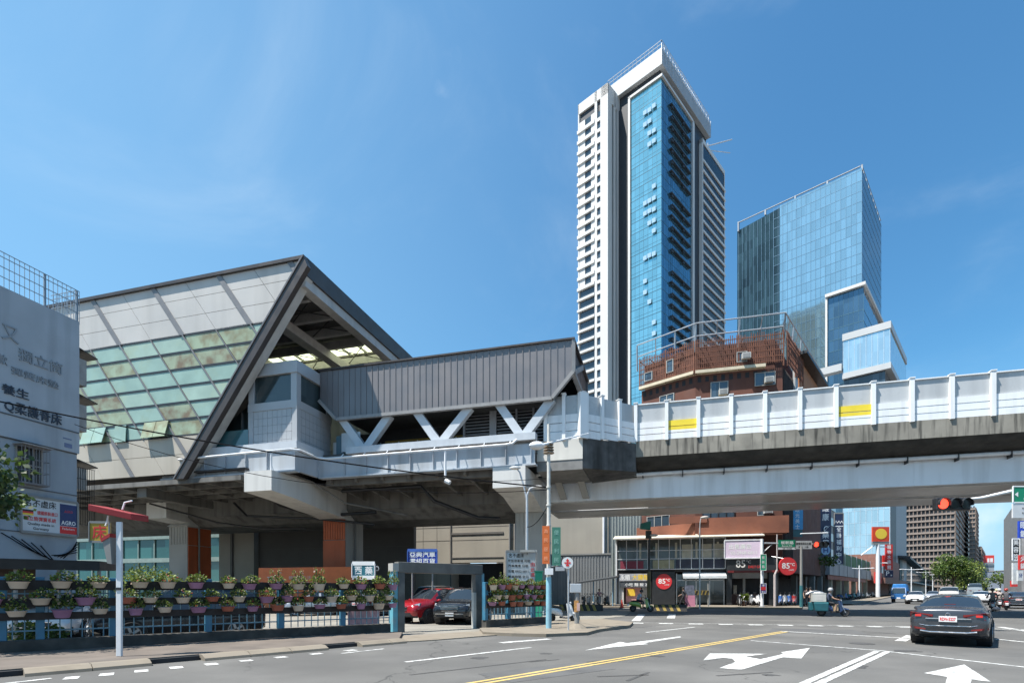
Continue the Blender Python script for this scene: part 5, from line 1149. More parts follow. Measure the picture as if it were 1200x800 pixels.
# opposite corner: pole with arm, green street names and red signal
Yp = 46.5
sm = thing('signal_mast', 'white signal pole in front of the cafe with an arm to the right', 'signal mast', up(P(893, HZ, Yp), 0))
b0 = P(893, HZ, Yp); mb = MB(); pole(mb, b0, 6.1, .14, .11); mb.build('pole', white, sm, smooth=True)
mb = MB(); mb.tube(P(893, 636, Yp), P(970, 637.5, Yp), .07, .06); mb.tube(P(893, 648, Yp), P(905, 637, Yp), .04); mb.build('arm', galv, sm, smooth=True)
mb = MB(); mb.lathe(up(b0, .1), [(.25, 0), (.25, .12), (.001, .12)], 12); mb.build('base_plate', galv, sm)
board('street_name_sign', 'green street name sign on the signal arm before the cafe', 'road sign', P(922.5, 636.5, Yp-.15), WD.u, 1.5, .62, green, [('板新路', 0, .08, .28, 1.1, tw_), ('Banxin Rd.', 0, -.2, .12, .9, tw_)], th=.06)
board('street_name_sign', 'grey lane sign on the signal arm right of the green street name', 'road sign', P(941.5, 638, Yp-.15), WD.u, 1.5, .72, M('sign_plate_grey', (.42, .43, .43), .5, var=.1), [('機慢車兩段左轉', 0, .1, .2, 1.3, tk_), ('← →', 0, -.18, .18, .9, tk_)], th=.06)
board('street_name_sign', 'long white plate under the green street name sign on the arm', 'road sign', P(922.5, 642.3, Yp-.15), WD.u, 1.5, .18, M('sign_plate_white', (.62, .63, .63), .5), [('往 中和', 0, 0, .12, .8, tk_)], th=.05)
signal('small red traffic signal at the end of the arm before the dark ribbed building', P(962, 637.5, Yp-.1), WD.u, .22, .42)
board('street_name_sign', 'tall narrow green street sign on the white signal pole', 'road sign', P(894.5, 658.5, Yp-.2), WD.u, .5, 1.4, M('sign_green_pale', (.02, .36, .2), .4), [('板新路', 0, .42, .26, .24, tw_, .4)], th=.05, frame=tw_)
t = board('notice_sign', 'blue and red notice plate low on the white signal pole', 'sign', P(894.5, 689, Yp-.2), WD.u, .5, .85, M('sign_violet', (.09, .08, .3), .4), [('停', 0, .26, .2, .2, tw_), ('禁止', 0, -.3, .14, .3, tw_)], th=.05, frame=white)
mb = MB(); c = P(894.5, 689, Yp-.2); mb.box(c.x-.2, c.x+.2, c.y-.012, c.y-.006, c.z-.15, c.z+.15); mb.build('red_field', tr_, t)
# slim post by the cafe, teal post, small lamp posts
t = thing('service_post', 'slim jointed pinkish white post in front of the cafe corner', 'post', up(P(908, HZ, 47.5), 0)); mb = MB(); b0 = P(908, HZ, 47.5)
mb.tube(up(b0, .1), up(b0, 3.0), .12); mb.tube(up(b0, 3.0), up(b0+Vector((.2, 0, 0)), 3.4), .09); mb.tube(up(b0+Vector((.2, 0, 0)), 3.4), up(b0+Vector((.2, 0, 0)), 6.6), .06); mb.build('pole', M('post_pinkwhite', (.45, .4, .39), .5), t, smooth=True)
t = thing('utility_post', 'grey post with a teal painted foot at the right of the cafe', 'post', up(P(939, HZ, 46), 0)); b0 = P(939, HZ, 46)
mb = MB(); pole(mb, b0, 5.4, .13, .1); mb.build('pole', grey, t, smooth=True)
mb = MB(); mb.tube(up(b0, .1), up(b0, 2.0), .145, .14, 10); mb.build('painted_foot', M('teal_paint', (.03, .13, .15), .5, var=.15), t)
mb = MB(); mb.tube(P(938, 625, 46), P(970, 624, 46), .05); mb.build('arm', white, t)
def streetlamp(label, px, Y, ptop, headpx, headpy, mat=galv, r=.07, stripes=False):
    b0 = P(px, HZ, Y); z = EYE+(HZ-ptop)/F*Y; t = thing('street_lamp', label, 'street lamp', up(b0, 0)); h = P(headpx, headpy, Y)
    mb = MB(); mb.path([up(b0, 0), up(b0, z-1.2), up(b0, z-.5)+(h-up(b0, h.z))*.12, up(b0, z-.1)+(h-up(b0, h.z))*.4, h], [r, r*.8, r*.7, r*.6, r*.5], 8); mb.build('pole', mat, t, smooth=True)
    mb = MB(); d = (h-up(b0, h.z)).normalized(); mb.ball(h+d*.25, .38, .38, .11, 10); mb.build('lamp_head', M('lamp_head', (.6, .6, .58), .4), t, smooth=True)
    return t, b0, z
streetlamp('thin street lamp with a small flat head in front of the shop row', 820, 45, 607, 822.5, 606, galv)
t, b0, z = streetlamp('slim dark street post by the green rider with a stripe band', 760.5, 43, 632, 762, 627, black, .12)
mb = MB(); mb.tube(up(b0, .9), up(b0, 3.1), .16, .15, 10); mb.build('striped_band', M('hazard_dark', (.12, .09, .03), .5, var=.5, scale=4), t)
t = thing('traffic_signal', 'green traffic signal seen from behind on the dark striped post', 'traffic light', P(756, 618, 43)); c = P(756, 615, 43)
mb = MB(); mb.hexa([c+Vector(v) for v in ((-.42, -.2, -.3), (.4, -.2, -.42), (.4, .2, -.42), (-.42, .2, -.3))], [c+Vector(v) for v in ((-.38, -.2, .12), (.42, -.2, .34), (.42, .2, .34), (-.38, .2, .12))]); mb.build('housing', M('signal_green', (.02, .2, .16), .35, var=.1), t, bevel=.04)
mb = MB(); mb.box(c.x+.05, c.x+.5, c.y-.1, c.y+.1, c.z-1.1, c.z-.45); mb.build('pedestrian_head', black, t)

for px, Y, pt, lb in ((1007, 95, 662, 'thin white double armed street lamp before the green netting screen'), (1068, 120, 664, 'first white double armed street lamp past the red vertical sign'), (1085, 150, 668, 'second white double armed street lamp before the dark teal hall'), (1093, 175, 671, 'farthest white double armed street lamp before the green tree')):
    q = P(px, HZ, Y); z = EYE+(HZ-pt)/F*Y; t = thing('street_lamp', lb, 'street lamp', up(q, 0))
    mb = MB(); mb.tube(up(q, 0), up(q, z), .13, .09); mb.build('pole', white, t)
    for s_ in (-1, 1): mb = MB(); mb.tube(up(q, z-.6), up(q, z-.5)+WD.u*s_*2.3, .07); mb.ball(up(q, z-.5)+WD.u*s_*2.4, .4, .2, .1); mb.build('lamp_arm', white, t)
# ================================================================== foliage helpers
def leafmat(name, col, var=.35, tr=.35):
    if name in MATS: return MATS[name]
    m = bpy.data.materials.new(name); m.use_nodes = True; MATS[name] = m; nt = m.node_tree; N = nt.nodes; L = nt.links
    b = N['Principled BSDF']; b.inputs['Roughness'].default_value = .55
    tc = N.new('ShaderNodeTexCoord'); wn = N.new('ShaderNodeTexNoise'); wn.inputs['Scale'].default_value = 6; L.new(tc.outputs['Object'], wn.inputs['Vector'])
    mr = N.new('ShaderNodeMapRange'); mr.inputs[1].default_value = .3; mr.inputs[2].default_value = .7; mr.inputs[3].default_value = 1-var; mr.inputs[4].default_value = 1+var; L.new(wn.outputs['Fac'], mr.inputs[0])
    vm = N.new('ShaderNodeVectorMath'); vm.operation = 'SCALE'; vm.inputs[0].default_value = col; L.new(mr.outputs[0], vm.inputs['Scale']); L.new(vm.outputs[0], b.inputs['Base Color'])
    t = N.new('ShaderNodeBsdfTranslucent'); L.new(vm.outputs[0], t.inputs[0]); mx = N.new('ShaderNodeMixShader'); mx.inputs[0].default_value = tr
    L.new(b.outputs[0], mx.inputs[1]); L.new(t.outputs[0], mx.inputs[2]); L.new(mx.outputs[0], N['Material Output'].inputs[0]); return m
leafA = leafmat('leaf_green', (.075, .125, .022)); leafB = leafmat('leaf_fresh', (.19, .24, .05)); leafD = leafmat('leaf_deep', (.035, .065, .018)); petal = leafmat('petal_red', (.38, .07, .06)); petalw = leafmat('petal_pale', (.5, .38, .3))
bark = M('bark', (.12, .09, .065), .9, var=.3, scale=4, bump=.4)
def leaf(mb, p, d, s, rg, k):
    d = Vector(d).normalized(); x = d.cross(Vector((rg.uniform(-1, 1), rg.uniform(-1, 1), rg.uniform(-1, 1)))).normalized()*s*.42
    p = Vector(p); mb.poly([p, p+d*s*.5+x, p+d*s, p+d*s*.5-x], k)
def rdir(rg):
    while True:
        v = Vector((rg.uniform(-1, 1), rg.uniform(-1, 1), rg.uniform(-1, 1)))
        if .05 < v.length < 1: return v.normalized()
def crown(mb, rg, clumps, n, s, ks=(0, 1, 2), wt=(5, 4, 2)):
    for c, r in clumps:
        c = Vector(c); kk = rg.choices(ks, wt)[0]
        for i in range(int(n*r*r)):
            d = rdir(rg); p = c+Vector((d.x*r, d.y*r, d.z*r*.75))*rg.uniform(.45, 1.08)
            leaf(mb, p, d+rdir(rg)*.9+Vector((0, 0, -.2)), s*rg.uniform(.7, 1.35), rg, kk if rg.random() < .7 else rg.choices(ks, wt)[0])
def tree(label, base, h, cr, seed, leafs, nclump, dens, trunk_r=.18, sq=(1, 1, .8), name='tree', crown_z=None, mats=None):
    rg = random.Random(seed); base = Vector(base); t = thing(name, label, 'tree' if 'tree' in name else 'shrub', base)
    cz = crown_z or h-cr*sq[2]; mb = MB(); top = base+Vector((rg.uniform(-.2, .2), rg.uniform(-.2, .2), cz))
    mb.path([base, base.lerp(top, .5)+Vector((rg.uniform(-.15, .15), 0, 0)), top], [trunk_r, trunk_r*.75, trunk_r*.45], 8)
    cl = []
    for i in range(nclump):
        d = rdir(rg); d.z = d.z if d.z > -.5 else -d.z*.5
        c = base+Vector((0, 0, cz))+Vector((d.x*cr*sq[0], d.y*cr*sq[1], d.z*cr*sq[2]))*rg.uniform(.35, .92); r = cr*rg.uniform(.24, .44)
        cl.append((c, r))
        if i % 2 == 0: mb.path([base.lerp(top, rg.uniform(.55, .95)), (top+c)/2+Vector((0, 0, -.1*cr)), c], [trunk_r*.4, trunk_r*.25, trunk_r*.08], 5)
    mb.build('trunk', bark, t, smooth=True)
    mb = MB(); crown(mb, rg, cl, dens, leafs); mb.build('crown', mats or [leafA, leafB, leafD], t, fix=False)
    return t
tree('small leafy tree at the left edge hanging over the planter fence', (-13.25, 12.4, 0), 5.4, 1.75, 3, .13, 26, 380, .1, (1, .9, 1.05), crown_z=3.75, mats=[leafD, leafA, leafD])
tree('big bright green street tree before the brown apartment block', P(1117, HZ, 145)-Vector((0, 0, EYE)), 11.5, 5.6, 5, .45, 40, 44, .35, (1.05, 1.0, .95), crown_z=6.0)
tree('second green street tree overlapping behind the big bright one', P(1136, HZ, 165)-Vector((0, 0, EYE)), 9, 4.2, 8, .45, 26, 44, .3, (1, 1, .95), crown_z=4.6)
for i, (px, Y, h, lb) in enumerate(((1172, 260, 11, 'small distant tree left of the right hand shop signs'), (1183, 220, 9, 'darker distant tree beside the right hand shop signs'), (1150, 300, 8, 'low distant tree under the lower brown block'))):
    tree(lb, P(px, HZ, Y)-Vector((0, 0, EYE)), h, 4.5, 20+i, .8, 12, 12, .3)
tree('tree crown rising behind the green netting screen', DN.to(D_(1022, 19)[0], 19, 0), 9.5, 3.6, 11, .4, 16, 40, .25)
tree('bare reddish tree behind the netting by the white sign pole', DN.to(D_(1035, 20)[0], 20, 0), 8, 2.6, 12, .35, 10, 22, .2)
sh = ST.to(*ST.hitw(172, 689, 26)[:2], 0)
tree('grey green flowering shrub in the parking lot behind the lamp pole', sh, 3.3, 1.5, 13, .14, 18, 150, .06, (1.2, .8, .62), name='shrub')
tree('fresh green shrub to the right of the grey green one in the lot', ST.to(*ST.hitw(200, 689, 26)[:2], 0), 2.7, 1.0, 14, .16, 12, 150, .05, (1, .8, .7), name='shrub')
tree('dark plant at the foot of the corner by the dark ribbed building', P(964, HZ, 66)-Vector((0, 0, EYE)), 6.6, 1.5, 15, .3, 12, 70, .08, name='shrub', crown_z=5.2)
# ================================================================== planter fence
fl0, fl1 = G(149, 762), G(460, 743)
dF = (fl1-fl0).normalized(); FN = Frame(dF.x, dF.y); fw = FN.uw(fl0)[1]
fu = lambda px: FN.hitw(px, HZ, fw)[0]
bluep = M('fence_blue', (.035, .15, .24), .5, var=.2, scale=2, blot=.5, bcol=(.12, .09, .06), bs=3, bt=(.6, .75))
wallb = M('low_wall_shade', (.06, .055, .048), .9, var=.4, scale=2, bump=.3, blot=.6, bcol=(.14, .12, .1), bs=1.2)  # near-black base colour carries the shade on the wall front
boardm = M('plank_black_brown', (.02, .016, .015), .7, var=.4, scale=3)
def fence(label, px0, px1, posts, fr, w, ufn, seedless=0):
    u0, u1 = ufn(px0), ufn(px1); t = thing('planter_fence', label, 'fence', fr.to((u0+u1)/2, w, 0))
    mb = MB(); mb.fbox(fr, u0, u1, w, w+.28, 0, .4); mb.build('low_wall', wallb, t, bevel=.02)
    for px in posts:
        u = ufn(px); mb = MB(); mb.fbox(fr, u-.085, u+.085, w+.03, w+.2, .4, 1.92); mb.build('post', bluep, t, bevel=.01)
    for z0, z1 in ((1.6, 1.84), (1.2, 1.4), (.88, 1.06)):
        mb = MB(); mb.fbox(fr, u0, u1, w-.02, w+.02, z0, z1); mb.build('plank', boardm, t)
    mb = MB(); u = u0+.12
    while u < u1: mb.fbox(fr, u-.012, u+.012, w+.08, w+.104, .42, 1.85); u += .215
    for z in (.6, 1.5): mb.fbox(fr, u0, u1, w+.075, w+.11, z, z+.035)
    mb.build('railing', M('railing_blue', (.1, .2, .26), .5, var=.2), t)
    return t
fence('long blue planter fence with dark planks left of the gate', -40, 458, (2, 47, 133, 245, 330, 403), FN, fw, fu)
gl_, gr_ = G(470, 741), G(561, 735.8)
f2a, f2b = G(572, 738), G(640, 732.6); d2 = (f2b-f2a).normalized(); FN2 = Frame(d2.x, d2.y); fw2 = FN2.uw(f2a)[1]
fu2 = lambda px: FN2.hitw(px, HZ, fw2)[0]
fence('short blue planter fence with dark planks right of the gate', 570, 641, (571, 598, 627), FN2, fw2, fu2)
# flower bowls
bowls = {'cream': M('bowl_cream', (.52, .44, .35), .55, var=.1), 'mauve': M('bowl_mauve', (.3, .16, .27), .55, var=.12), 'terracotta': M('bowl_terracotta', (.3, .095, .06), .6, var=.12)}
protos = {}
def plantmesh(seed):
    rg = random.Random(seed); mb = MB(); n = rg.randint(120, 170); lean = rg.uniform(-.08, .08)
    for i in range(n):
        a = rg.uniform(0, math.tau); q = rg.random()**.6; h = rg.random()**1.2*.24*(1.15-q*.6)
        p = Vector((math.cos(a)*.22*q+lean*h*4, math.sin(a)*.15*q, .02+h)); d = Vector((math.cos(a)*(.5+q), math.sin(a)*(.5+q), rg.uniform(-.1, 1.2)))
        r = rg.random(); leaf(mb, p, d, rg.uniform(.05, .085), rg, 3 if r < (.07 if seed % 3 == 0 else .015) else 4 if r < .1 and seed % 2 else rg.choices((0, 1, 2), (4, 7, 2))[0])
    if seed % 4 == 1:
        for i in range(3):
            x = rg.uniform(-.12, .12); mb.path([(x, 0, .1), (x*1.3, 0, .3), (x*1.8, 0, .4)], .008, 4, 2)
            for j in range(9): leaf(mb, (x*1.8+rg.uniform(-.05, .05), rg.uniform(-.04, .04), rg.uniform(.3, .43)), rdir(rg), .06, rg, rg.choice((1, 4, 1)))
    return mb
plants = []
hold = bpy.data.objects
for kname, m in bowls.items():
    for sd in range(4):
        mb = MB(); mb.lathe((0, 0, 0), [(.001, -.17), (.13, -.17), (.15, -.15), (.19, -.03), (.205, -.02), (.215, 0), (.195, 0), (.18, -.025), (.001, -.03)], 18, None, None, 1, .8)
        o = thing('flower_bowl', 'x', 'flower pot'); b = mb.build('bowl', m, o, smooth=True, loc=(0, 0, 0)); p = plantmesh(sd*7+len(kname)).build('flowers', [leafA, leafB, leafD, petal, petalw], o, fix=False)
        protos[(kname, sd)] = o
used = set(); ORD = ['first', 'second', 'third', 'fourth', 'fifth', 'sixth', 'seventh', 'eighth', 'ninth', 'tenth', 'eleventh', 'twelfth', 'thirteenth', 'fourteenth', 'fifteenth', 'sixteenth']
def hang(row, rowname, where, items, fr, w, ufn, z, sc=1.0):
    cnt = {}
    for px, k in items:
        kn = {'c': 'cream', 'm': 'mauve', 't': 'terracotta'}[k]; i = cnt.get(kn, 0); cnt[kn] = i+1; sd = random.randint(0, 3); pr = protos[(kn, sd)]
        loc = fr.to(ufn(px), w-.2, z+random.uniform(-.015, .015)); rz = math.atan2(fr.u.y, fr.u.x)+random.uniform(-.06, .06)+(math.pi if random.random() < .5 else 0)
        lab = '%s %s flower bowl from the left in the %s row of the %s fence' % (ORD[i], kn, rowname, where)
        if (kn, sd) in used: dup(pr, loc, rz, lab, 'flower bowls hung on the planter fence', (lambda q: (q, q, q*random.uniform(.85, 1.3)))(sc*random.uniform(.8, 1.05))).rotation_euler.x = random.uniform(-.08, .05)
        else:
            used.add((kn, sd)); pr.location = loc; pr.rotation_euler.z = rz; pr['label'] = lab; pr['group'] = 'flower bowls hung on the planter fence'
hang(0, 'top', 'long', list(zip((22, 72, 115, 163, 195, 228, 266, 290, 321, 347, 371, 400, 420, 442, 457), 'cccccmcmmcccmtm')), FN, fw, fu, 1.8)
hang(1, 'middle', 'long', list(zip((-8, 48, 100, 148, 175, 213, 247, 278, 310, 334, 359, 386, 409, 430, 452), 'mcmtcctcmmtcccct')), FN, fw, fu, 1.4)
hang(2, 'bottom', 'long', list(zip((20, 73, 117, 158, 192, 231, 265, 294, 323, 347, 372, 397, 420, 441, 457), 'cmcmcmtmtcmtmcm')), FN, fw, fu, 1.12)
hang(0, 'top', 'short', list(zip((574, 584, 591, 599, 607, 618, 626, 633), 'cmtcmmmt')), FN2, fw2, fu2, 1.8)
hang(1, 'middle', 'short', list(zip((579, 588, 596, 604, 613, 621, 629, 637), 'ccttmmtt')), FN2, fw2, fu2, 1.4)
hang(2, 'bottom', 'short', list(zip((573, 584, 597, 605, 615, 625, 633), 'mtttctt')), FN2, fw2, fu2, 1.12)
for o in list(protos.items()):
    if o[0] not in used:
        for c in list(o[1].children): bpy.data.objects.remove(c)
        bpy.data.objects.remove(o[1])
# pink cloth tied to the fence, shrub peeping through
mb = MB(); n = 12; a, b = fu(412), fu(449)
for i in range(n):
    x0, x1 = a+(b-a)*i/n, a+(b-a)*(i+1)/n; o0, o1 = .03*math.sin(i*1.9), .03*math.sin((i+1)*1.9)
    mb.hexa([FN.to(x0, fw+.3+o0, .2), FN.to(x1, fw+.3+o1, .2), FN.to(x1, fw+.31+o1, .2), FN.to(x0, fw+.31+o0, .2)], [FN.to(x0, fw+.3+o0, .92), FN.to(x1, fw+.3+o1, .92), FN.to(x1, fw+.31+o1, .92), FN.to(x0, fw+.31+o0, .92)])
tag(mb.build('hanging_cloth', M('cloth_pink', (.5, .33, .38), .8, var=.2, scale=3)), 'faded pink cloth hanging behind the fence bars just left of the gate', 'cloth')
for px, lb, sd in ((28, 'leafy green shrub behind the fence bars at the left edge', 40), (54, 'smaller leafy shrub behind the thin blue post at the left', 41)):
    tree(lb, FN.to(fu(px), fw+.75, 0), 1.0 if sd == 40 else .8, .48, sd, .09, 12, 800, .02, (1.3, .8, .9), name='shrub')
# gate frame
gt = thing('gate_frame', 'dark portal frame with blue sides over the parking lot entrance', 'gate frame', (gl_+gr_)/2)
dg = (gr_-gl_).normalized(); GF = Frame(dg.x, dg.y); g0, gw = GF.uw(gl_); g1 = GF.uw(gr_)[0]
gm = M('gate_shaded_front', (.085, .09, .09), .6, var=.3, scale=2, blot=.4, bcol=(.2, .19, .17), bs=2); gbm = M('gate_lit_side', (.1, .33, .42), .5, var=.15, blot=.4, bcol=(.3, .28, .24), bs=3)  # dark fronts and bright blue sides carry shade and sunlight in the colour
mb = MB(); mb.fbox(GF, g0-.12, g0+.16, gw, gw+.3, 0, 2.25); mb.build('post', gm, gt, bevel=.01); mb = MB(); mb.fbox(GF, g1-.16, g1+.16, gw, gw+.3, 0, 2.25); mb.build('post', gm, gt, bevel=.01)
mb = MB(); mb.fbox(GF, g0-.12, g1+.2, gw-.02, gw+.32, 2.252, 2.66); mb.build('beam', M('beam_grey', (.12, .115, .105), .7, var=.25, scale=2, streak=.4), gt, bevel=.015)
mb = MB(); mb.fbox(GF, g0-.32, g0-.125, gw+.02, gw+.3, 0, 2.3); mb.build('blue_side', gbm, gt); mb = MB(); mb.fbox(GF, g1+.165, g1+.3, gw+.02, gw+.3, .1, 2.3); mb.build('blue_side', gbm, gt)
mb = MB(); mb.fbox(GF, g1-.3, g1-.165, gw-.06, gw+.1, 0, 1.5); mb.build('white_board', M('board_greywhite', (.5, .5, .47), .6, var=.2, streak=.4), gt)
mb = MB(); mb.fbox(GF, g0-.36, g0-.122, gw-.05, gw+.33, 2.3, 2.6); mb.build('cap_block', concl, gt)
# ================================================================== lamp pole with red sign boxes
pb_ = G(140, 768.5, .125)
lp = thing('sign_pole', 'white square pole with a tilted red box on top near the kerb', 'sign pole', pb_)
mb = MB(); mb.box(pb_.x-.06, pb_.x+.06, pb_.y-.03, pb_.y+.03, .125, 3.12); mb.build('pole', M('pole_white', (.66, .67, .68), .45, var=.06, streak=.2), lp, bevel=.012)
redb = M('box_red', (.3, .016, .016), .4, var=.12, scale=2)
c = pb_+Vector((-.08, .1, 3.2))
mb = MB(); x = Vector((.4, .1, -.09)); y = Vector((.06, .2, .0)); z = Vector((0, 0, .07))
mb.hexa([c-x-y-z, c+x-y-z, c+x+y-z, c-x+y-z], [c-x-y+z, c+x-y+z, c+x+y+z, c-x+y+z]); mb.build('red_box', redb, lp, bevel=.01)
mb = MB(); mb.path([c+Vector((0, .1, .1)), c+Vector((.05, .1, .26)), c+Vector((.22, .1, .3))], .02, 6); mb.path([c+Vector((-.25, 0, -.05)), c+Vector((-.27, 0, -.2)), c+Vector((-.31, 0, -.28))], .018, 6); mb.build('bracket', white, lp)
c = pb_+Vector((-.2, 0, 2.35)); mb = MB(); mb.hexa([c+Vector(v) for v in ((.0, -.1, -.28), (.1, -.1, -.3), (.1, .12, -.3), (.0, .12, -.28))], [c+Vector(v) for v in ((-.1, -.1, .2), (.06, -.1, .3), (.06, .12, .3), (-.1, .12, .2))]); mb.build('side_box', M('box_side', (.2, .2, .19), .5), lp)
mb = MB(); mb.hexa([c+Vector(v) for v in ((-.12, -.12, .19), (.07, -.12, .3), (.07, .13, .3), (-.12, .13, .19))], [c+Vector(v) for v in ((-.12, -.12, .27), (.07, -.12, .38), (.07, .13, .38), (-.12, .13, .27))]); mb.build('side_box_lid', redb, lp)
mb = MB(); mb.box(pb_.x-.064, pb_.x+.064, pb_.y-.045, pb_.y-.03, 1.6, 1.66); mb.build('band', black, lp)
# ================================================================== grey building at the left edge
cL = P(90, HZ, 24); sL, tL = ST.uw(cL); zL = EYE+(HZ-379)*24/F
gwall = M('grey_wall', (.39, .425, .46), .8, var=.1, scale=.6, streak=.5, scol=(.2, .22, .24), sscale=1.5, bump=.1)
gwall2 = M('grey_siding', (.3, .34, .38), .75, var=.1, scale=.6, streak=.4, scol=(.16, .18, .2))
lb_ = thing('grey_building', 'grey rendered building edge with raised lettering at the left edge', 'building', ST.to(sL, tL-2, 0))
U = lambda px, py, o=0: ST.hitu(px, py, sL+o)
zs = U(88, 531)[2]
mb = MB(); mb.fbox(ST, sL-8, sL, tL-9, tL, 0, zs)
mb.fbox(ST, sL-8, sL-.06, tL-9, tL-.06, zs, zL); mb.build('wall', gwall2, lb_)
mb = MB(); mb.fbox(ST, sL-.055, sL+.1, tL-9, tL+.04, zs, zL+.05); mb.build('billboard_wall', gwall, lb_)
mb = MB()
for z in (zs-.05, 5.85, 4.0): mb.fbox(ST, sL+.001, sL+.03, tL-9, tL, z, z+.04)
mb.fbox(ST, sL+.1, sL+.13, tL-9, tL, U(48, 497)[2], U(48, 497)[2]+.05)
mb.build('seam', M('seam_dark', (.1, .11, .12), .7), lb_)
lm = M('raised_letter', (.27, .3, .33), .7, var=.1); ld = M('raised_letter_dark', (.035, .05, .075), .6, var=.15)
def wtext(body, px, py, hpx, wpx=None, mat=lm, off=.11, th=.035):
    u, w, z = U(px, py, off); k = 24/F; h = hpx*k; wd = None if wpx is None else wpx*k/1.1
    me = MB(); text(me, body, ST.to(sL+off+th, w, z), ST.w, (0, 0, 1), h, wd, 0, bold=h*.008)
    bk = MB()
    for f in me.f: bk.hexa([me.v[i]-ST.u*th for i in f], [me.v[i] for i in f])
    return bk
for body, px, py, hp, wp, m in (('獨立筒', 48, 424, 13, 47, lm), ('彈簧床墊', 42, 443, 8, 50, lm), ('又', 12, 391, 16, 17, lm), ('款', 3, 421, 10, 9, lm), ('養生', 18, 459, 10, 27, ld), ('Q柔護脊床', 40, 484, 13, 60, ld)):
    wtext(body, px, py, hp, wp, m).build('lettering', m, lb_, fix=False)
mb = MB(); k = 24/F
for px, py, w, h in ((79, 514, 10, 1.2), (80, 522, 9, 5)): u, ww, z = U(px, py, .105); mb.fbox(ST, sL+.102, sL+.112, ww-w*k/2.2, ww+w*k/2.2, z-h*k/2, z+h*k/2)
mb.build('faded_print', M('faded_blue', (.16, .2, .32), .7, var=.2), lb_)
# caged window
u, w0_, z0_ = U(18, 563); _, w1_, z1_ = U(48, 528); 
f = MB(); f.fbox(ST, sL, sL+.08, w0_, w1_, z0_-.06, z0_)
for i in range(4): w = w0_+(w1_-w0_)*i/3; f.fbox(ST, sL, sL+.07, w-.025, w+.025, z0_, z1_)
f.fbox(ST, sL, sL+.07, w0_, w1_, (z0_+z1_)/2-.02, (z0_+z1_)/2+.02); f.fbox(ST, sL, sL+.6, w0_-.1, w1_+.1, z1_+.02, z1_+.06)
f = f.build('window', M('old_frame', (.3, .29, .28), .6), lb_)
p = MB(); p.fbox(ST, sL-.02, sL+.02, w0_, w1_, z0_, z1_); p.build('pane', M('dim_pane', (.02, .022, .025), .25), f)
p = MB()
for i in range(9): w = w0_-.05+(w1_-w0_+.1)*i/8; p.tube(ST.to(sL+.45, w, z0_-.05), ST.to(sL+.45, w, z1_), .012, n=5)
for i in range(4): z = z0_-.05+(z1_-z0_)*i/3; p.tube(ST.to(sL+.45, w0_-.05, z), ST.to(sL+.45, w1_+.05, z), .014, n=5); p.tube(ST.to(sL, w1_+.05, z), ST.to(sL+.45, w1_+.05, z), .014, n=5); p.tube(ST.to(sL, w0_-.05, z), ST.to(sL+.45, w0_-.05, z), .014, n=5)
p.fbox(ST, sL, sL+.45, w0_-.05, w1_+.05, z0_-.1, z0_-.06); p.build('cage', M('cage_grey', (.2, .2, .21), .6), f)
# side facing the station: cages and little canopies
for zc, h in ((11.0, 1.6), (8.9, 1.6), (6.2, 1.3)):
    p = MB(); p.fbox(ST, sL-1.6, sL-.1, tL+.06, tL+.5, zc, zc+h*.75); p.build('air_conditioner', M('ac_old', (.34, .33, .31), .7, var=.2, streak=.4), lb_)
    p = MB(); p.hexa([ST.to(sL-1.8, tL, zc+h), ST.to(sL+.05, tL, zc+h), ST.to(sL+.05, tL+.9, zc+h-.2), ST.to(sL-1.8, tL+.9, zc+h-.2)], [ST.to(sL-1.8, tL, zc+h+.04), ST.to(sL+.05, tL, zc+h+.04), ST.to(sL+.05, tL+.9, zc+h-.16), ST.to(sL-1.8, tL+.9, zc+h-.16)]); p.build('canopy', black, lb_)
p = MB()
for i in range(8): p.tube(ST.to(sL-.05, tL+.1+i*.1, 4.6), ST.to(sL-.05, tL+.1+i*.1, 7.2), .012, n=4)
for z in (4.6, 5.3, 6.0, 6.7, 7.2): p.tube(ST.to(sL-.05, tL+.05, z), ST.to(sL-.05, tL+.85, z), .015, n=4)
p.build('balcony_cage', black, lb_)
# wire fence on the roof
p = MB(); z1 = zL+1.5; gal2 = M('mesh_bluegrey', (.2, .25, .3), .5)
for i in range(46): p.fbox(ST, sL-.01, sL+.01, tL-8+i*.18, tL-8+i*.18+.015, zL, z1)
for z in (zL+.1, zL+.5, zL+.9, zL+1.3, z1): p.fbox(ST, sL-.015, sL+.015, tL-8, tL+.1, z-.012, z+.012)
for w in (tL-6, tL-3.6, tL-1.3, tL): p.fbox(ST, sL-.035, sL+.035, w-.035, w+.035, zL-.2, z1)
for i in range(8): p.fbox(ST, sL-.2-i*.18, sL-.185-i*.18, tL-.01, tL+.01, zL, z1)
for z in (zL+.5, zL+.9, zL+1.3, z1): p.fbox(ST, sL-1.6, sL, tL-.012, tL+.012, z-.012, z+.012)
p.build('roof_fence', gal2, lb_)
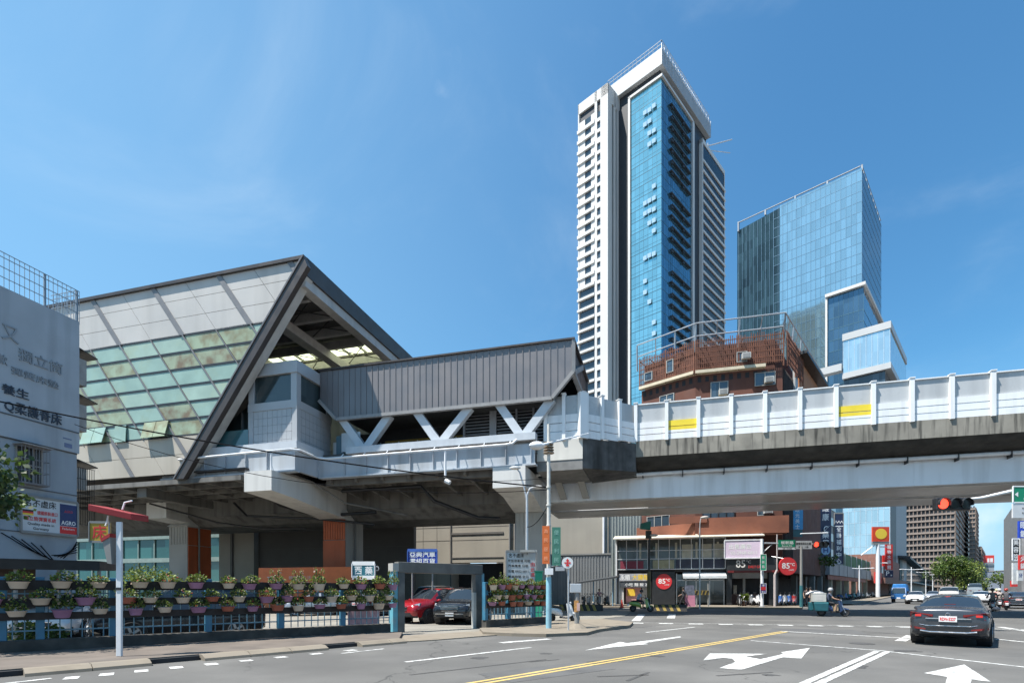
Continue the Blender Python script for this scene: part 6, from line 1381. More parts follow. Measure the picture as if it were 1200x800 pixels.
# bed shop sign on that wall
u, w, z = U(57.5, 605, .06); k = 24/F
def flag(t, c, r, u_, n):
    mats = [tk_, tr_, ty_]; mb = MB(); o = c+n*.008-r*.85+u_*.07
    for i in range(3): q = o-u_*(i-1)*.075; mb.hexa([q-r*.2-u_*.037, q+r*.2-u_*.037, q+r*.2-u_*.037+n*.004, q-r*.2-u_*.037+n*.004], [q-r*.2+u_*.037, q+r*.2+u_*.037, q+r*.2+u_*.037+n*.004, q-r*.2+u_*.037+n*.004], i)
    mb.build('flag', mats, t)
    mb = MB()
    for dz_, h, kk in ((.14, .95, 0), (-.52, .32, 1)): q = c+n*.006+r*.72+u_*dz_; mb.hexa([q-r*.35-u_*h/2, q+r*.35-u_*h/2, q+r*.35-u_*h/2+n*.004, q-r*.35-u_*h/2+n*.004], [q-r*.35+u_*h/2, q+r*.35+u_*h/2, q+r*.35+u_*h/2+n*.004, q-r*.35+u_*h/2+n*.004], kk)
    mb.build('emblem_field', [M('emblem_navy', (.02, .04, .13), .4), tr_], t)
    mb = MB(); text(mb, 'AGRO', c+n*.014+r*.72-u_*.2, r, u_, .17, .58, 0, .006); text(mb, 'Federkern', c+n*.014+r*.72-u_*.46, r, u_, .1, .5); text(mb, 'AGRO', c+n*.014+r*.72+u_*.3, r, u_, .1, .34, 1); mb.build('emblem_letters', [tw_, tr_], t, fix=False)
board('shop_sign', 'white bed shop sign with navy and red panel on the grey building', 'sign', ST.to(sL+.14, w, z), ST.w, 2.2, 1.5, M('sign_offwhite', (.55, .58, .6), .5, var=.06, streak=.15), [('名不虛床', -.38, .48, .3, 1.2, tk_), ('德國原裝進口', -.12, .1, .17, .78, tr_), ('獨立筒彈簧系統', -.38, -.17, .18, 1.2, tr_), ('Quality made in', -.36, -.4, .14, 1.0, tk_), ('Germany', -.36, -.59, .14, .6, tk_)], th=.13, frame=grey, logo=flag)
c = P(116.5, 623, 19.5); board('shop_sign', 'square yellow sign with one red character behind the white pole', 'sign', c, Vector((.99, .1, 0)), .68, .72, M('sign_amber', (.5, .3, .03), .5, var=.12), [('床', 0, 0, .5, .46, tr_)], th=.1, frame=grey)
# lean-to sheds between the building and the fence
t = thing('tin_shed', 'low dark tin roofed lean-to behind the fence at the left', 'shed', FN.to(fu(40), fw+3.2, 0))
mb = MB(); a, b = fu(-60), fu(128)
mb.hexa([FN.to(a, fw+3.6, 2.2), FN.to(b, fw+3.6, 2.2), FN.to(b+1, fw+8, 2.35), FN.to(a, fw+8, 2.35)], [FN.to(a, fw+3.6, 2.5), FN.to(b, fw+3.6, 2.5), FN.to(b+1, fw+8, 2.6), FN.to(a, fw+8, 2.6)]); mb.build('roof', M('tin_dark', (.025, .022, .02), .7, var=.4, scale=1), t)
mb = MB(); mb.fbox(FN, a, b-1.5, fw+5, fw+5.1, 0, 2.5); mb.build('back_wall', M('shed_brown', (.07, .05, .04), .8, var=.3), t)
mb = MB()
for i in range(4): mb.tube(FN.to(a+(b-a)*i/3, fw+3.8, 0), FN.to(a+(b-a)*i/3, fw+3.8, 2.2), .05)
mb.build('post', grey, t)
# ================================================================== parking lot signs and hoarding
t = thing('orange_hoarding', 'orange printed hoarding with white drawings between the station piers', 'hoarding', ST.to(-24, 33, 0))
a, b = ST.hitw(303, HZ, 33)[0], ST.hitw(416, HZ, 33)[0]
mb = MB(); mb.fbox(ST, a, b, 33, 33.08, .3, 3.25); mb.build('panel', M('hoarding_orange', (.7, .17, .05), .5, var=.08), t)
mb = MB()
for i in range(5): mb.fbox(ST, a+(b-a)*i/4-.04, a+(b-a)*i/4+.04, 33.08, 33.16, 0, 3.2)
mb.build('post', grey, t)
mb = MB()
text(mb, '轉動新生活', ST.to(a+3.6, 32.99, 2.5), ST.u, (0, 0, 1), .28, 1.9); text(mb, '環狀串連', ST.to(a+4.4, 32.99, 2.1), ST.u, (0, 0, 1), .26, 1.4); text(mb, '巧', ST.to(a+1.1, 32.99, 2.3), ST.u, (0, 0, 1), .7, .7)
for i, (dx, r) in enumerate(((2.4, .45), (5.1, .4), (6.5, .35), (7.3, .3), (8.2, .42))): mb.torus(ST.to(a+dx*.95, 32.99, 1.6+.1*(i % 2)), ST.w, r, .025); mb.torus(ST.to(a+dx*.95, 32.99, 1.55), ST.w, r*.5, .02)
mb.build('drawing', M('drawing_white', (.62, .5, .44), .6), t, fix=False)
board('pharmacy_sign', 'small white and teal sign with two characters in the parking lot', 'sign', P(426, 668, 27), WD.u, 1.15, .72, M('sign_petrol', (.03, .16, .2), .4), [('西', -.27, 0, .4, .36, tw_), ('藥', .27, 0, .4, .38, tw_)], th=.25, frame=tw_)
c = P(426, 668, 27.3); t = thing('sign_post', 'grey post carrying the white and teal two character sign', 'post', (c.x, c.y, 0)); mb = MB(); mb.tube((c.x, c.y, .02), (c.x, c.y, c.z+.2), .06); mb.torus((c.x+.68, c.y, c.z+.1), (0, 1, 0), .1, .03); mb.build('pole', galv, t)
board('shop_sign', 'blue sign with two rows of white characters above the gate beam', 'sign', P(495, 653, 26), WD.u, 1.45, .72, M('sign_cobalt', (.02, .05, .3), .4), [('亞典汽車', 0, .16, .28, 1.25, tw_), ('零組百貨', 0, -.18, .28, 1.25, tw_)], th=.18, frame=M('frame_blue', (.05, .12, .4), .4))
c = P(495, 653, 26.15); t = thing('sign_post', 'pair of thin posts under the blue two row sign', 'post', (c.x, c.y, 0)); mb = MB()
for dx in (-.5, .5): mb.tube((c.x+dx, c.y, .02), (c.x+dx, c.y, c.z-.3), .04)
mb.build('pole', grey, t)
bt = board('notice_board', 'white notice board with black text rows and red vertical characters', 'notice board', P(611, 668, 25.5), Vector((.97, .2, 0)), 1.5, 1.85, M('sign_offwhite2', (.48, .5, .5), .5, var=.1, streak=.2), [('名不虛床', -.25, .72, .2, .75, tk_), ('平面停車場 月租', -.12, .46, .13, 1.1, tk_), ('汽車機車 日租', -.16, .22, .13, 1.0, tk_), ('洽電 8952-6811', -.16, -.04, .13, 1.0, tk_), ('營業時間 全日', -.16, -.3, .13, 1.0, tk_), ('出入請減速慢行', -.12, -.56, .13, 1.1, tk_), ('由此進入', .56, .3, .2, .2, tr_, .25)], th=.1, frame=grey)
mb = MB(); c = P(611, 668, 25.5)
tb2 = thing('board_lamp', 'lamp box mounted over the white notice board', 'lamp', P(618, 646, 25.3)); q = P(618, 645.5, 25.3); mb.box(q.x-.35, q.x+.45, q.y-.25, q.y+.1, q.z-.06, q.z+.05); mb.build('housing', M('lampbox', (.3, .3, .28), .5), tb2); mb = MB(); mb.tube(q+Vector((0, .1, 0)), q+Vector((0, .5, -.3)), .03); mb.build('arm', grey, tb2)
t = thing('green_box', 'small green cabinet peeping over the short planter fence', 'cabinet', P(631, 679, 25.6)-Vector((0, 0, .8))); c = P(631, 676, 25.6); mb = MB(); mb.box(c.x-.16, c.x+.2, c.y, c.y+.3, .02, c.z+.25); mb.build('body', M('cabinet_green', (.02, .3, .17), .5), t, bevel=.02); mb = MB(); mb.box(c.x-.2, c.x+.24, c.y-.04, c.y+.34, c.z+.25, c.z+.31); mb.build('lid', M('cabinet_green', (.02, .3, .17), .5), t)
# ================================================================== utility pole, lamps, signs at the corner
b0 = G(643, 735.5, .11); Yq = b0.y; ztop = EYE+(HZ-497)*Yq/F
up_ = thing('utility_pole', 'tall white utility pole with pale blue foot and orange and green banners', 'utility pole', b0)
mb = MB(); mb.tube(up(b0, 2.1), up(b0, ztop), .085, .06, 12)
for z in (3.4, 4.1, 4.9, 5.6): mb.tube(up(b0, z), up(b0, z+.06), .1, .1, 12)
mb.build('pole', M('pole_paint', (.55, .54, .5), .6, var=.15, streak=.5, scol=(.25, .2, .15)), up_, smooth=True)
mb = MB(); mb.tube(up(b0, .11), up(b0, 2.1), .115, .105, 12); mb.build('blue_foot', M('foot_blue', (.22, .45, .55), .6, var=.15, streak=.4, scol=(.3, .3, .28), scale=2), up_, smooth=True)
mb = MB(); zi = EYE+(HZ-528)*Yq/F
for i in range(4): mb.lathe(up(b0, zi-.12+i*.11), [(.1, 0), (.22-.01*i, .02), (.22-.01*i, .05), (.1, .07)], 14)
mb.build('insulator', M('insulator_tan', (.3, .24, .18), .4), up_, smooth=True)
h = P(629, 522, Yq-.6); mb = MB(); mb.path([P(690, 507.5, Yq+2.2), P(655, 516, Yq+.3), P(636, 521, Yq-.4)], [.02, .035, .05], 6); mb.build('lamp_arm', white, up_)
mb = MB(); mb.ball(h, .3, .2, .16, 12); mb.build('lamp_head', white, up_, smooth=True)
mb = MB(); mb.box(b0.x-.16, b0.x+.16, b0.y-.2, b0.y-.1, 2.2, 2.45, 0); mb.tube(up(b0, 2.55)+Vector((.1, 0, 0)), up(b0, 2.55)+Vector((.6, -.1, 0)), .03, k=1); mb.box(b0.x+.25, b0.x+.6, b0.y-.25, b0.y-.05, 2.35, 2.5, 1); mb.build('camera_box', [white, galv], up_)
for x0, x1, y0, y1, c_, nm, txt in ((635.5, 644, 616, 660, (.62, .14, .03), 'orange', '為民服務'), (647, 657, 617.5, 662, (.05, .18, .13), 'green', '便民利民')):
    cc = P((x0+x1)/2, (y0+y1)/2, Yq-.18); w_ = (x1-x0)*Yq/F; h_ = (y1-y0)*Yq/F
    t = board('pole_banner', '%s vertical cloth banner on the utility pole' % nm, 'banner', cc, WD.u, w_, h_, M('banner_'+nm, c_, .7, var=.12, scale=2), [(txt, 0, h_*.36, w_*.55, w_*.55, M('banner_ink_'+nm, tuple(min(1, v*1.6+.12) for v in c_), .6), h_*.24)], th=.02)
# street lamps behind
b1 = P(617.5, HZ, 27); t = thing('street_lamp', 'grey twin headed street lamp behind the notice board', 'street lamp', up(b1, 0))
z1 = EYE+(HZ-580)*27/F
mb = MB(); mb.path([up(b1, 0), up(b1, z1-1), up(b1, z1), P(621, 572, 27), P(628, 570, 27)], [.09, .07, .06, .05, .04], 8); mb.path([up(b1, z1-.3), P(614, 570, 27), P(609, 553, 27), P(606, 549.5, 27)], [.05, .045, .04, .035], 8); mb.build('pole', galv, t, smooth=True)
for q in (P(630, 570.5, 27), P(603.5, 548, 27)): mb = MB(); mb.ball(q, .3, .16, .09, 10); mb.build('lamp_head', M('lamp_head', (.6, .6, .58), .4), t, smooth=True)
# round arrow sign
b2 = G(666, 738.5, .1); t = thing('round_sign', 'round white sign with red arrow on a thin grey post', 'sign', b2)
mb = MB(); mb.tube(b2, up(b2, EYE+(HZ-655)*b2.y/F), .03); mb.build('pole', galv, t)
c = P(665, 659, b2.y-.06); mb = MB(); disc(mb, c, Vector((0, -1, 0)), .21, .02); mb.build('disc', M('disc_white', (.68, .68, .66), .5), t)
mb = MB(); q = c+Vector((0, -.03, 0)); mb.poly([q+Vector(v) for v in ((0, 0, .16), (-.07, 0, .06), (.07, 0, .06))]); mb.poly([q+Vector(v) for v in ((-.03, 0, .06), (-.03, 0, -.13), (.03, 0, -.13), (.03, 0, .06))]); mb.poly([q+Vector(v) for v in ((-.12, .002, .02), (-.12, .002, -.03), (.12, .002, -.03), (.12, .002, .02))]); mb.poly([q+Vector(v) for v in ((-.06, .003, -.06), (-.06, .003, -.13), (.06, .003, -.13), (.06, .003, -.06))]); mb.build('arrow', tr_, t, fix=False)
# control box on a post
b3 = G(676, 736, .1); t = thing('control_box', 'grey control box on a squat post at the corner', 'control box', b3)
mb = MB(); mb.tube(b3, up(b3, 1.5), .1, .09, 10); mb.build('post', grey, t); mb = MB(); mb.box(b3.x-.28, b3.x+.16, b3.y-.12, b3.y+.12, 1.5, 1.85); mb.build('box', galv, t, bevel=.02)
mb = MB(); mb.box(b3.x-.12, b3.x+.05, b3.y-.14, b3.y-.1, .75, 1.2, 0); mb.box(b3.x-.02, b3.x+.1, b3.y-.15, b3.y-.1, .8, 1.1, 1); mb.build('sticker', [M('sticker_orange', (.5, .25, .08), .6, var=.4, scale=8), M('sticker_pink', (.6, .4, .36), .6)], t)
mb = MB(); mb.lathe(b3, [(.42, 0), (.3, .1), (.14, .2), (.001, .2)], 10); mb.build('footing', kerbm, t)
# striped concrete barriers
hz_y = M('hazard_ochre', (.34, .24, .06), .7, var=.2); hz_k = M('hazard_black', (.03, .028, .025), .7, var=.2)
def barrier(label, px0, px1, T, h):
    a = ST.hitw(px0, HZ, T)[0]; b = ST.hitw(px1, HZ, T)[0]; t = thing('striped_barrier', label, 'barrier', ST.to((a+b)/2, T, 0)); mb = MB(); mb.fprof(ST, [(T, 0), (T+.5, 0), (T+.38, h), (T+.12, h)], a, b); mb.build('block', hz_k, t)
    mb = MB(); n = int((b-a)/.5); f = lambda z: T+.12*z/h-.006
    for i in range(n): u = a+.05+(b-a-.4)*i/n; mb.hexa([ST.to(u+.2, f(0), .02), ST.to(u+.42, f(0), .02), ST.to(u+.42, f(0)+.005, .02), ST.to(u+.2, f(0)+.005, .02)], [ST.to(u, f(h), h-.02), ST.to(u+.22, f(h), h-.02), ST.to(u+.22, f(h)+.005, h-.02), ST.to(u, f(h)+.005, h-.02)])
    mb.build('stripe', hz_y, t)
barrier('long black and ochre striped barrier before the corrugated hoarding', 655, 706, 40.5, .5); barrier('short black and ochre striped barrier beside the green scooter', 766, 805, 42, .5)
t = thing('hazard_rail', 'black and yellow striped crash rail in front of the shop glass', 'rail', P(822, HZ, 48)-Vector((0, 0, EYE)))
mb = MB(); c0_ = P(814, 694, 48); c1_ = P(831, 694, 48); mb.hexa([c0_+Vector((0, 0, -.2)), c1_+Vector((0, 0, -.2)), c1_+Vector((0, .1, -.2)), c0_+Vector((0, .1, -.2))], [c0_+Vector((0, 0, .2)), c1_+Vector((0, 0, .2)), c1_+Vector((0, .1, .2)), c0_+Vector((0, .1, .2))]); mb.build('rail', hz_y, t)
mb = MB()
for i in range(4): q = c0_.lerp(c1_, (i+.3)/4); mb.hexa([q+Vector((-.08, -.012, -.18)), q+Vector((.1, -.012, -.18)), q+Vector((.1, -.004, -.18)), q+Vector((-.08, -.004, -.18))], [q+Vector((.04, -.012, .18)), q+Vector((.22, -.012, .18)), q+Vector((.22, -.004, .18)), q+Vector((.04, -.004, .18))])
mb.build('stripe', hz_k, t)
for px in (816.5, 830):
    mb = MB(); q = P(px, HZ, 48.1); mb.tube(up(q, .1), up(q, 2.2 if px > 820 else 1.6), .07); mb.build('post', grey, t)
t = thing('traffic_cone', 'small red traffic cone by the barrier left of the shops', 'cone', P(728.7, HZ, 47)-Vector((0, 0, EYE))); q = P(728.7, HZ, 47); mb = MB(); mb.lathe(up(q, 0), [(.001, .05), (.17, .05), (.04, .75), (.001, .75)], 12); mb.build('cone', M('cone_red', (.5, .05, .03), .5), t, smooth=True); mb = MB(); mb.box(q.x-.22, q.x+.22, q.y-.22, q.y+.22, 0, .05); mb.build('base', black, t)
# scooter shelter at the foot of the hoarding
t = thing('scooter_shelter', 'low dark roofed scooter shelter on thin blue posts by the hoarding', 'shelter', ST.to(*ST.hitw(700, HZ, 52)[:2], 0))
a, b = ST.hitw(676, HZ, 51)[0], ST.hitw(723, HZ, 51)[0]
mb = MB(); mb.hexa([ST.to(a, 49.6, 2.15), ST.to(b, 49.6, 2.7), ST.to(b, 53, 2.9), ST.to(a, 53, 2.35)], [ST.to(a, 49.6, 2.3), ST.to(b, 49.6, 2.85), ST.to(b, 53, 3.05), ST.to(a, 53, 2.5)]); mb.build('roof', M('shelter_roof', (.05, .055, .06), .5, var=.2), t)
for f in (.08, .45, .92): mb = MB(); mb.tube(ST.to(a+(b-a)*f, 50, 0), ST.to(a+(b-a)*f, 50, 2.2+.5*f), .06); mb.build('post', M('post_blue', (.12, .24, .34), .5), t)
# overhead cables
def cable(label, a, b, sag, r=.02, n=14):
    a = Vector(a); b = Vector(b); mb = MB(); mb.path([a.lerp(b, i/n)-Vector((0, 0, sag*4*(i/n)*(1-i/n))) for i in range(n+1)], r, 5); tag(mb.build('overhead_cable', M('cable_black', (.01, .01, .011), .95, var=0, spec=.05)), label, 'cable')
e1 = U(-40, 462, .3); cable('thick black cable from the grey building wall to the utility pole', ST.to(sL+.35, e1[1], e1[2]), P(643, 571, Yq), .35, .028)
cable('thin black cable drooping below the thick one to the utility pole', ST.to(sL+.3, tL-.3, EYE+(HZ-500)*24/F), P(643, 573.5, Yq), 1.1, .014)
cable('short black cable looping down from the utility pole to the twin lamp', P(643, 590, Yq), P(618, 617, 27), .25, .018)
cable('thin cable from the utility pole down left to the station', P(643, 560, Yq), ST.to(-12.5, 30, 8.3), .1, .012)
mb = MB()
for i in range(5):
    a = ST.to(sL+.06, tL-2.9+i*.35, 3.9-.1*i); b = ST.to(sL+.06, tL-.1, 3.3+.12*i); mb.path([a.lerp(b, j/8)-Vector((0, 0, .45*math.sin(math.pi*j/8)*(1+.2*i)))+ST.u*.1*math.sin(j) for j in range(9)], .022, 5)
tag(mb.build('cable_bundle', M('cable_black', (.01, .01, .011), .95, var=0, spec=.05)), 'tangle of black cables hanging low on the grey building wall', 'cables')
# ================================================================== vehicles
def paintm(name, col, met=.0, rough=.3): return M(name, col, rough, met, var=.05, scale=.8, coat=.6)
cglass = M('car_glass', (.018, .024, .03), .04, 0, var=0, spec=.9)
tyrem = M('tyre_rubber', (.02, .02, .02), .85, var=.2); rimm = M('rim_alloy', (.4, .4, .41), .3, .7, var=.1); rimd = M('rim_dark', (.06, .06, .065), .35, .5, var=.1)
trim = M('black_trim', (.016, .016, .018), .5, var=.1)
tail_on = lamp('tail_light_lit', (.4, .02, .015), .35); tail = M('tail_light_red', (.16, .01, .01), .15, var=.1, coat=.5); headl = M('head_light', (.6, .63, .66), .12, .3, var=.1)
SEDAN = [(-2.31, .46, .70, .68, .68, .90, .60), (-2.27, .36, .84, .82, .78, 1.02, .68), (-2.1, .26, .92, .88, .84, 1.07, .72), (-1.72, .21, .94, .89, .85, 1.09, .74), (-1.62, .2, .94, .89, .85, 1.11, .73), (-.92, .2, .95, .89, .85, 1.38, .585), (-.6, .2, .95, .89, .85, 1.425, .565), (0, .2, .94, .89, .85, 1.445, .57), (.38, .2, .93, .89, .85, 1.41, .58), (1.08, .2, .92, .89, .84, 1.06, .73), (1.18, .2, .91, .89, .84, 1.03, .74), (1.7, .22, .84, .88, .82, .95, .72), (2.1, .28, .74, .84, .76, .82, .62), (2.27, .38, .64, .76, .68, .70, .54), (2.31, .46, .58, .66, .6, .62, .48)]
SUV = [(-2.27, .55, .8, .72, .7, 1.0, .62), (-2.22, .4, .98, .85, .8, 1.12, .7), (-2.1, .3, 1.02, .9, .86, 1.2, .72), (-1.95, .28, 1.03, .91, .87, 1.5, .62), (-1.75, .28, 1.03, .91, .87, 1.6, .6), (-.7, .28, 1.02, .91, .87, 1.68, .6), (.1, .28, 1.0, .91, .87, 1.67, .61), (.42, .28, .99, .91, .87, 1.62, .62), (1.05, .28, .98, .91, .86, 1.18, .74), (1.15, .28, .98, .91, .86, 1.14, .75), (1.7, .3, .95, .9, .84, 1.06, .74), (2.05, .34, .88, .87, .8, .98, .68), (2.22, .42, .8, .8, .72, .86, .62), (2.27, .5, .7, .72, .66, .74, .55)]
VAN = [(-2.3, .5, .95, .8, .78, 1.1, .72), (-2.25, .4, 1.1, .86, .84, 1.5, .74), (-2.1, .35, 1.12, .88, .86, 1.85, .72), (-1.6, .32, 1.12, .88, .86, 1.92, .72), (0, .32, 1.12, .88, .86, 1.93, .72), (.9, .32, 1.1, .88, .86, 1.88, .7), (1.15, .32, 1.08, .88, .86, 1.75, .7), (1.75, .32, 1.0, .87, .84, 1.2, .74), (1.85, .33, .98, .87, .83, 1.12, .74), (2.15, .36, .9, .84, .78, 1.0, .68), (2.28, .45, .8, .78, .7, .84, .6), (2.3, .5, .72, .7, .66, .74, .55)]
def catm(T, sub=4):
    out = []
    for i in range(len(T)-1):
        p0, p1, p2, p3 = T[max(i-1, 0)], T[i], T[i+1], T[min(i+2, len(T)-1)]
        for j in range(sub):
            t = j/sub; row = []
            for a, b, c, d in zip(p0, p1, p2, p3):
                m1 = (c-a)*.35; m2 = (d-b)*.35; t2 = t*t; t3 = t2*t; row.append((2*t3-3*t2+1)*b+(t3-2*t2+t)*m1+(-2*t3+3*t2)*c+(t3-t2)*m2)
            out.append(tuple(row))
    out.append(T[-1]); return out
def car(name, label, cat, T, pm, rear_glass, front_glass, side, wb, wr, group=None, plate=None, platecol=None, lit=False, pillars=(-.05,), rimmat=None, rails=False, W=.89):
    root = thing(name, label, cat, (0, 0, 0), group); st = catm(T); rings = []
    for x, zb, zs, wm, wbt, zt, wt in st:
        zm = zb+(zs-zb)*.5
        half = [(0, zb), (wm*.86, zb), (wm*.97, zb+.07), (wm, zm), (wm*.995, zb+(zs-zb)*.78), (wbt, zs), ((wbt*2+wt)/3, zs+(zt-zs)*.3), ((wbt+2*wt)/3, zs+(zt-zs)*.63), (wt, zt-(zt-zs)*.06), (wt*.72, zt+.012), (wt*.36, zt+.024), (0, zt+.03)]
        rings.append([Vector((x, -y, z)) for y, z in half]+[Vector((x, y, z)) for y, z in half[-2:0:-1]])
    n = len(rings[0]); body = MB(); gf, gr, gs = MB(), MB(), MB()
    for i in range(len(rings)-1):
        xm = (st[i][0]+st[i+1][0])/2
        for j in range(n):
            a = rings[i]; b = rings[i+1]; q = [a[j], a[(j+1) % n], b[(j+1) % n], b[j]]
            jj = j if j < 11 else n-1-j; d = body
            if jj in (8, 9, 10):
                if rear_glass[0] < xm < rear_glass[1] and not (jj == 8 and False): d = gr
                elif front_glass[0] < xm < front_glass[1]: d = gf
            elif jj in (5, 6, 7) and side[0] < xm < side[1]:
                f = {5: .0, 6: .5, 7: .85}[jj]
                if side[0]+f*.45 < xm < side[1]-f*.55 and not any(abs(xm-p) < .05 for p in pillars): d = gs
            d.poly(q)
    for r_ in (rings[0], rings[-1]): body.poly(r_)
    def weld(o, sharp=35):
        b = bmesh.new(); b.from_mesh(o.data); bmesh.ops.remove_doubles(b, verts=b.verts[:], dist=.0005); bmesh.ops.recalc_face_normals(b, faces=b.faces[:]); b.to_mesh(o.data); b.free()
        o.data.polygons.foreach_set('use_smooth', [True]*len(o.data.polygons)); o.data.set_sharp_from_angle(angle=R(sharp))
    for m_, nm, mt in ((body, 'body', pm), (gf, 'windscreen', cglass), (gr, 'rear_window', cglass), (gs, 'side_window', cglass)): weld(m_.build(nm, mt, root, fix=False))
    for sx in (1, -1):
        for sy in (1, -1):
            c = Vector((sx*wb/2+(.03 if sx > 0 else 0), sy*(W-.1), wr)); ax = Vector((0, sy, 0))
            mb = MB(); mb.lathe(c-ax*.2, [(.001, 0), (wr*1.16, 0), (wr*1.16, .31), (.001, .312)], 24, 0, ax); mb.build('wheel_arch', trim, root)
            mb = MB(); mb.lathe(c-ax*.08, [(wr*.6, 0), (wr*.93, 0), (wr, .03), (wr, .19), (wr*.94, .215), (wr*.68, .215), (wr*.66, .2)], 24, 0, ax); t_ = mb.build('wheel', tyrem, root, smooth=True)
            rm = MB(); rm.lathe(c+ax*.1, [(.001, .0), (wr*.67, .0), (wr*.67, .025)], 20, 0, ax)
            for k in range(5):
                a = math.tau*k/5; d = Vector((math.cos(a), 0, math.sin(a))); rm.bar(c+ax*.125+d*.04, c+ax*.125+d*wr*.63, .07, .03, ax, 1)
            rm.torus(c+ax*.125, ax, wr*.65, .022, 20, 5, 1); rm.build('rim', [trim, rimmat or rimm], t_)
        # mirrors
    for sy in (1, -1):
        mb = MB(); zs = 1.0 if T is SEDAN else 1.1; q = Vector((front_glass[1]-.28, sy*(W+.09), zs)); mb.ball(q, .1, .11, .075, 10); mb.bar(q-Vector((0, sy*.2, .04)), q, .06, .03); mb.build('mirror', pm, root, smooth=True)
    xr, xf = T[0][0], T[-1][0]
    zb = T[1][1]
    # lower bumpers, lights
    mb = MB(); mb.hexa([Vector(v) for v in ((xr-.015, -.62, zb-.02), (xr-.015, .62, zb-.02), (xr+.25, .84, zb-.1), (xr+.25, -.84, zb-.1))], [Vector(v) for v in ((xr-.02, -.66, zb+.16), (xr-.02, .66, zb+.16), (xr+.2, .875, zb+.1), (xr+.2, -.875, zb+.1))]); mb.build('rear_bumper', trim, root)
    mb = MB(); mb.hexa([Vector(v) for v in ((xf+.015, -.6, zb-.02), (xf+.015, .6, zb-.02), (xf-.25, .84, zb-.1), (xf-.25, -.84, zb-.1))], [Vector(v) for v in ((xf+.02, -.6, zb+.14), (xf+.02, .6, zb+.14), (xf-.2, .86, zb+.12), (xf-.2, -.86, zb+.12))]); mb.build('front_bumper', trim, root)
    zl = T[1][2]
    for sy in (1, -1):
        mb = MB(); a = [(xr-.03, .34, zl+.0), (xr-.03, .34, zl+.06), (xr+.02, .80, zl+.12), (xr+.25, .885, zl+.13), (xr+.25, .885, zl-.0), (xr+.02, .80, zl-.07)]
        mb.hexa([Vector((x, sy*y, z)) for x, y, z in a], [Vector((x+.12, sy*(y-.05), z)) for x, y, z in a]); o = mb.build('tail_light', tail, root)
        if lit: mb = MB(); mb.hexa([Vector((xr-.028, sy*y, z)) for y, z in ((.6, zl-.0), (.74, zl-.0), (.74, zl+.06), (.6, zl+.06))], [Vector((xr+.05, sy*y, z)) for y, z in ((.6, zl-.0), (.74, zl-.0), (.74, zl+.06), (.6, zl+.06))]); mb.build('brake_lamp', tail_on, o)
        zf = T[-2][2]+.02; mb = MB(); a = [(xf-.02, .38, zf-.08), (xf-.02, .38, zf+.02), (xf-.12, .72, zf+.1), (xf-.4, .83, zf+.17), (xf-.34, .85, zf+.04), (xf-.1, .74, zf-.05)]
        mb.hexa([Vector((x, sy*y, z)) for x, y, z in a], [Vector((x-.15, sy*(y-.04), z)) for x, y, z in a]); mb.build('headlight', headl, root)
    mb = MB(); zf = T[-2][2]; mb.hexa([Vector((xf+.012, y, z)) for y, z in ((-.36, zf-.16), (.36, zf-.16), (.4, zf+.0), (-.4, zf+.0))], [Vector((xf-.1, y, z)) for y, z in ((-.36, zf-.16), (.36, zf-.16), (.4, zf+.02), (-.4, zf+.02))]); mb.build('grille', trim, root)
    mb = MB(); mb.bar((xf+.02, -.38, zf+.0), (xf+.02, .38, zf+.0), .02, .03); mb.bar((xf+.02, -.38, zf-.15), (xf+.02, .38, zf-.15), .02, .03); mb.build('chrome_strip', chrome, root)
    mb = MB(); mb.box(xf, xf+.03, -.2, .2, zb+.02, zb+.18); mb.build('licence_plate', white, root)
    if plate:
        mb = MB(); zp = zl-.06; mb.box(xr-.045, xr-.005, -.2, .2, zp-.08, zp+.08); p_ = mb.build('licence_plate', platecol or white, root); mb = MB(); text(mb, plate, (xr-.049, 0, zp), (0, -1, 0), (0, 0, 1), .085, .34, 0, .003); mb.build('lettering', tr_, p_, fix=False)
    for x in (front_glass[1]-.15, pillars[0], rear_glass[1]+.15):
        mb = MB()
        for sy in (1, -1): mb.bar((x, sy*(W*.965+.014), zb+.12), (x-.03, sy*(W*.945+.008), T[6][2]-.02), .012, .012)
        mb.build('door_seam', trim, root)
    if rails:
        mb = MB()
        for sy in (1, -1): mb.path([(-1.7, sy*.58, T[4][5]), (-1.5, sy*.58, T[5][5]+.06), (.1, sy*.58, T[5][5]+.05), (.3, sy*.58, T[6][5]-.02)], .022, 5)
        mb.build('roof_rail', trim, root)
    return root
def place(o, p, h): h = Vector(h); o.location = (p.x, p.y, .004); o.rotation_euler.z = math.atan2(h.y, h.x); return o
A_ = AB.u
sed = car('sedan', 'dark grey sedan seen from behind waiting at the stop line at the right', 'car', SEDAN, paintm('sedan_grey', (.055, .06, .07), .5, .28), (-1.64, -.86), (.36, 1.1), (-1.3, 1.0), 2.7, .325, None, 'RDN-5227', M('plate_white', (.68, .66, .66), .5, var=0), True, rimmat=rimm)
hd = (A_*1.0+Vector((-.0, 0, 0)))
rc = G(1111, 757); place(sed, rc+A_*2.25, A_)
mb = MB(); mb.bar((-2.33, -.5, .79), (-2.33, .5, .79), .03, .03); mb.path([(-2.34, -.62, .43), (-2.36, -.4, .4), (-2.36, .4, .4), (-2.34, .62, .43)], .022, 6); mb.path([(-2.3, -.66, .62), (-2.33, -.5, .585), (-2.33, .5, .585), (-2.3, .66, .62)], .007, 5); mb.torus((-2.345, 0, .90), (1, 0, .3), .05, .012); BASE.pop('x', None); mb.build('chrome_strip', chrome, sed)
mb = MB()
